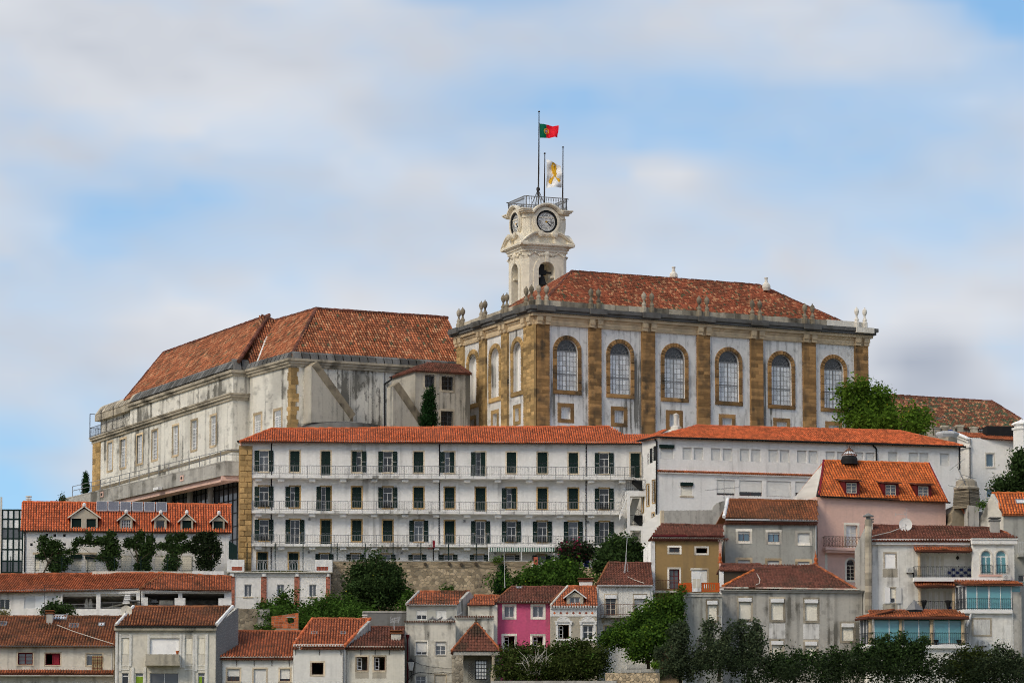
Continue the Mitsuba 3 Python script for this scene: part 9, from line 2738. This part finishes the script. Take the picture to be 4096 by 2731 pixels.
specs = [
 ('E', [(1900, 1060, 110, 200), (1960, 960, 60, 120), (1850, 1200, 150, 120), (2000, 1220, 150, 130), (1960, 880, 30, 70)], 364, 'greyg', 'grey-green feathery tree in front of the dark annex'),
 ('G', [(390, 960, 70, 110), (420, 1120, 120, 160), (350, 1300, 160, 140), (520, 1260, 130, 160), (640, 1000, 60, 110), (600, 1150, 90, 120)], 363.5, 'greyg', 'loose grey-green tree hiding the left of the long grey house'),
 ('G', [(760, 950, 70, 90), (860, 1020, 130, 130), (800, 1200, 150, 140), (980, 1060, 90, 110), (960, 1250, 170, 140), (720, 1330, 170, 130), (930, 940, 50, 60)], 364.5, 'greyg', 'tall thin-leaved tree between first and second blinds of the grey house'),
 ('G', [(1250, 1340, 130, 90), (1420, 1330, 120, 100), (1600, 1330, 140, 90), (1350, 1430, 260, 110), (1450, 1240, 60, 50), (1600, 1250, 60, 40), (1150, 1420, 140, 100)], 365, 'dark', 'dark rounded shrubs below the right blinds of the grey house'),
 ('G', [(1900, 1280, 110, 100), (1980, 1370, 150, 110), (1780, 1370, 130, 90), (1850, 1460, 220, 90), (2020, 1260, 70, 70)], 364.5, 'dark', 'dark tree where the grey house meets the veranda house'),
 ('H', [(470, 1260, 90, 60), (560, 1300, 130, 100), (430, 1370, 150, 110), (640, 1330, 110, 90), (780, 1320, 100, 100), (800, 1420, 160, 110), (600, 1440, 220, 110), (310, 1420, 140, 110), (780, 1260, 40, 30)], 363, 'dark', 'dark fine-leaved tree in front of the lower veranda'),
 ('H', [(1230, 1340, 90, 60), (1180, 1420, 130, 80), (1300, 1430, 120, 90), (1050, 1450, 120, 80), (1240, 1500, 220, 80)], 363.5, 'hedge', 'olive-green tree right of the lower veranda'),
 ('H', [(1500, 1400, 120, 100), (1600, 1440, 120, 90), (1450, 1480, 150, 90), (1680, 1480, 90, 90), (1480, 1300, 60, 50), (1600, 1330, 40, 40)], 363, 'greyg', 'sparse grey-green tree in the bottom right corner'),
]
for c, bl, D, pal, lab in specs:
 bl = bl + [(b[0] + b[2] * rnd.uniform(-.9, .9), b[1] - b[3] * rnd.uniform(.7, 1.25), b[2] * rnd.uniform(.12, .3), b[3] * rnd.uniform(.2, .5)) for b in bl for _ in range(4)]
 n = int(sum(b[2] * b[3] for b in bl) * (CROP[c][2] ** 2) * .30)
 plant('hillside_tree', lab, 'tree', [ell(c, *b, D) for b in bl], int(n * 1.5), .24, pal, base_at(c, np.mean([b[0] for b in bl]), max(b[1] + b[3] for b in bl) + 60, D + .5), .16, 'trees along the bottom right', clump=.2, per=11, shell=.2)
plant('dark_bush', 'black-green low bushes filling the bottom edge under the trees', 'bushes', [ell('V', 1680 + 85 * i, 1562, 95, 60, 361.5) for i in range(9)], 15000, .24, 'black', None, clump=.3, per=20, kind='stuff')
plant('edge_tree', 'dark green tree leaning in at the right edge below the white house', 'tree', [ell('O', 1890, 950, 60, 90, 400), ell('O', 1880, 1080, 80, 80, 400), ell('O', 1780, 1180, 120, 60, 400), ell('O', 1680, 1190, 50, 60, 400), ell('O', 1890, 1200, 70, 60, 400), ell('O', 1940, 1020, 60, 120, 400)], 7000, .3, 'dark', base_at('O', 1900, 1420, 400), .2, clump=.35)
plant('roof_weed', 'small weed growing on the ruin beside the stone chimney', 'weeds', [ell('O', 1530, 1375, 35, 30, 396)], 260, .22, 'mid', None, clump=.18, per=10)
plant('potted_shrub', 'bushy green shrub behind the grey chimney of the cream house', 'shrub', [ell('A', 415, 1010, 55, 40, 382), ell('A', 360, 1030, 40, 24, 382), ell('A', 480, 1030, 50, 25, 382), ell('A', 535, 1032, 16, 20, 382)], 2200, .24, 'dark', base_at('A', 420, 1070, 382), .07, clump=.25, per=14)
plant('grass_tuft', 'dry fern fronds at the left edge in front of the bay building', 'plant', [ell('A', 20, 1040, 50, 14, 383)], 260, .35, 'dry', None, clump=.2, per=10, aspect=.2)
plant('balustrade_plant', 'yellow-green trailing plant at the corner of the orange balustrade', 'plant', [ell('E', 1935, 500, 26, 40, 376), ell('E', 1915, 560, 30, 40, 376), ell('E', 1930, 650, 30, 70, 375.5), ell('E', 1940, 760, 20, 60, 375.5)], 1500, .22, 'mid', None, clump=.2, per=14)
plant('ground_scrub', 'low green scrub covering the slope between the front roofs and the terraces', 'scrub', [ell('V', 640 + 60 * i, 1415 + 14 * (i % 3), 50, 22, 394 + (i % 3)) for i in range(8)] + [ell('V', 1150 + 60 * i, 1335, 45, 16, 399) for i in range(5)], 9000, .25, 'mid', None, clump=.25, per=16, kind='stuff')
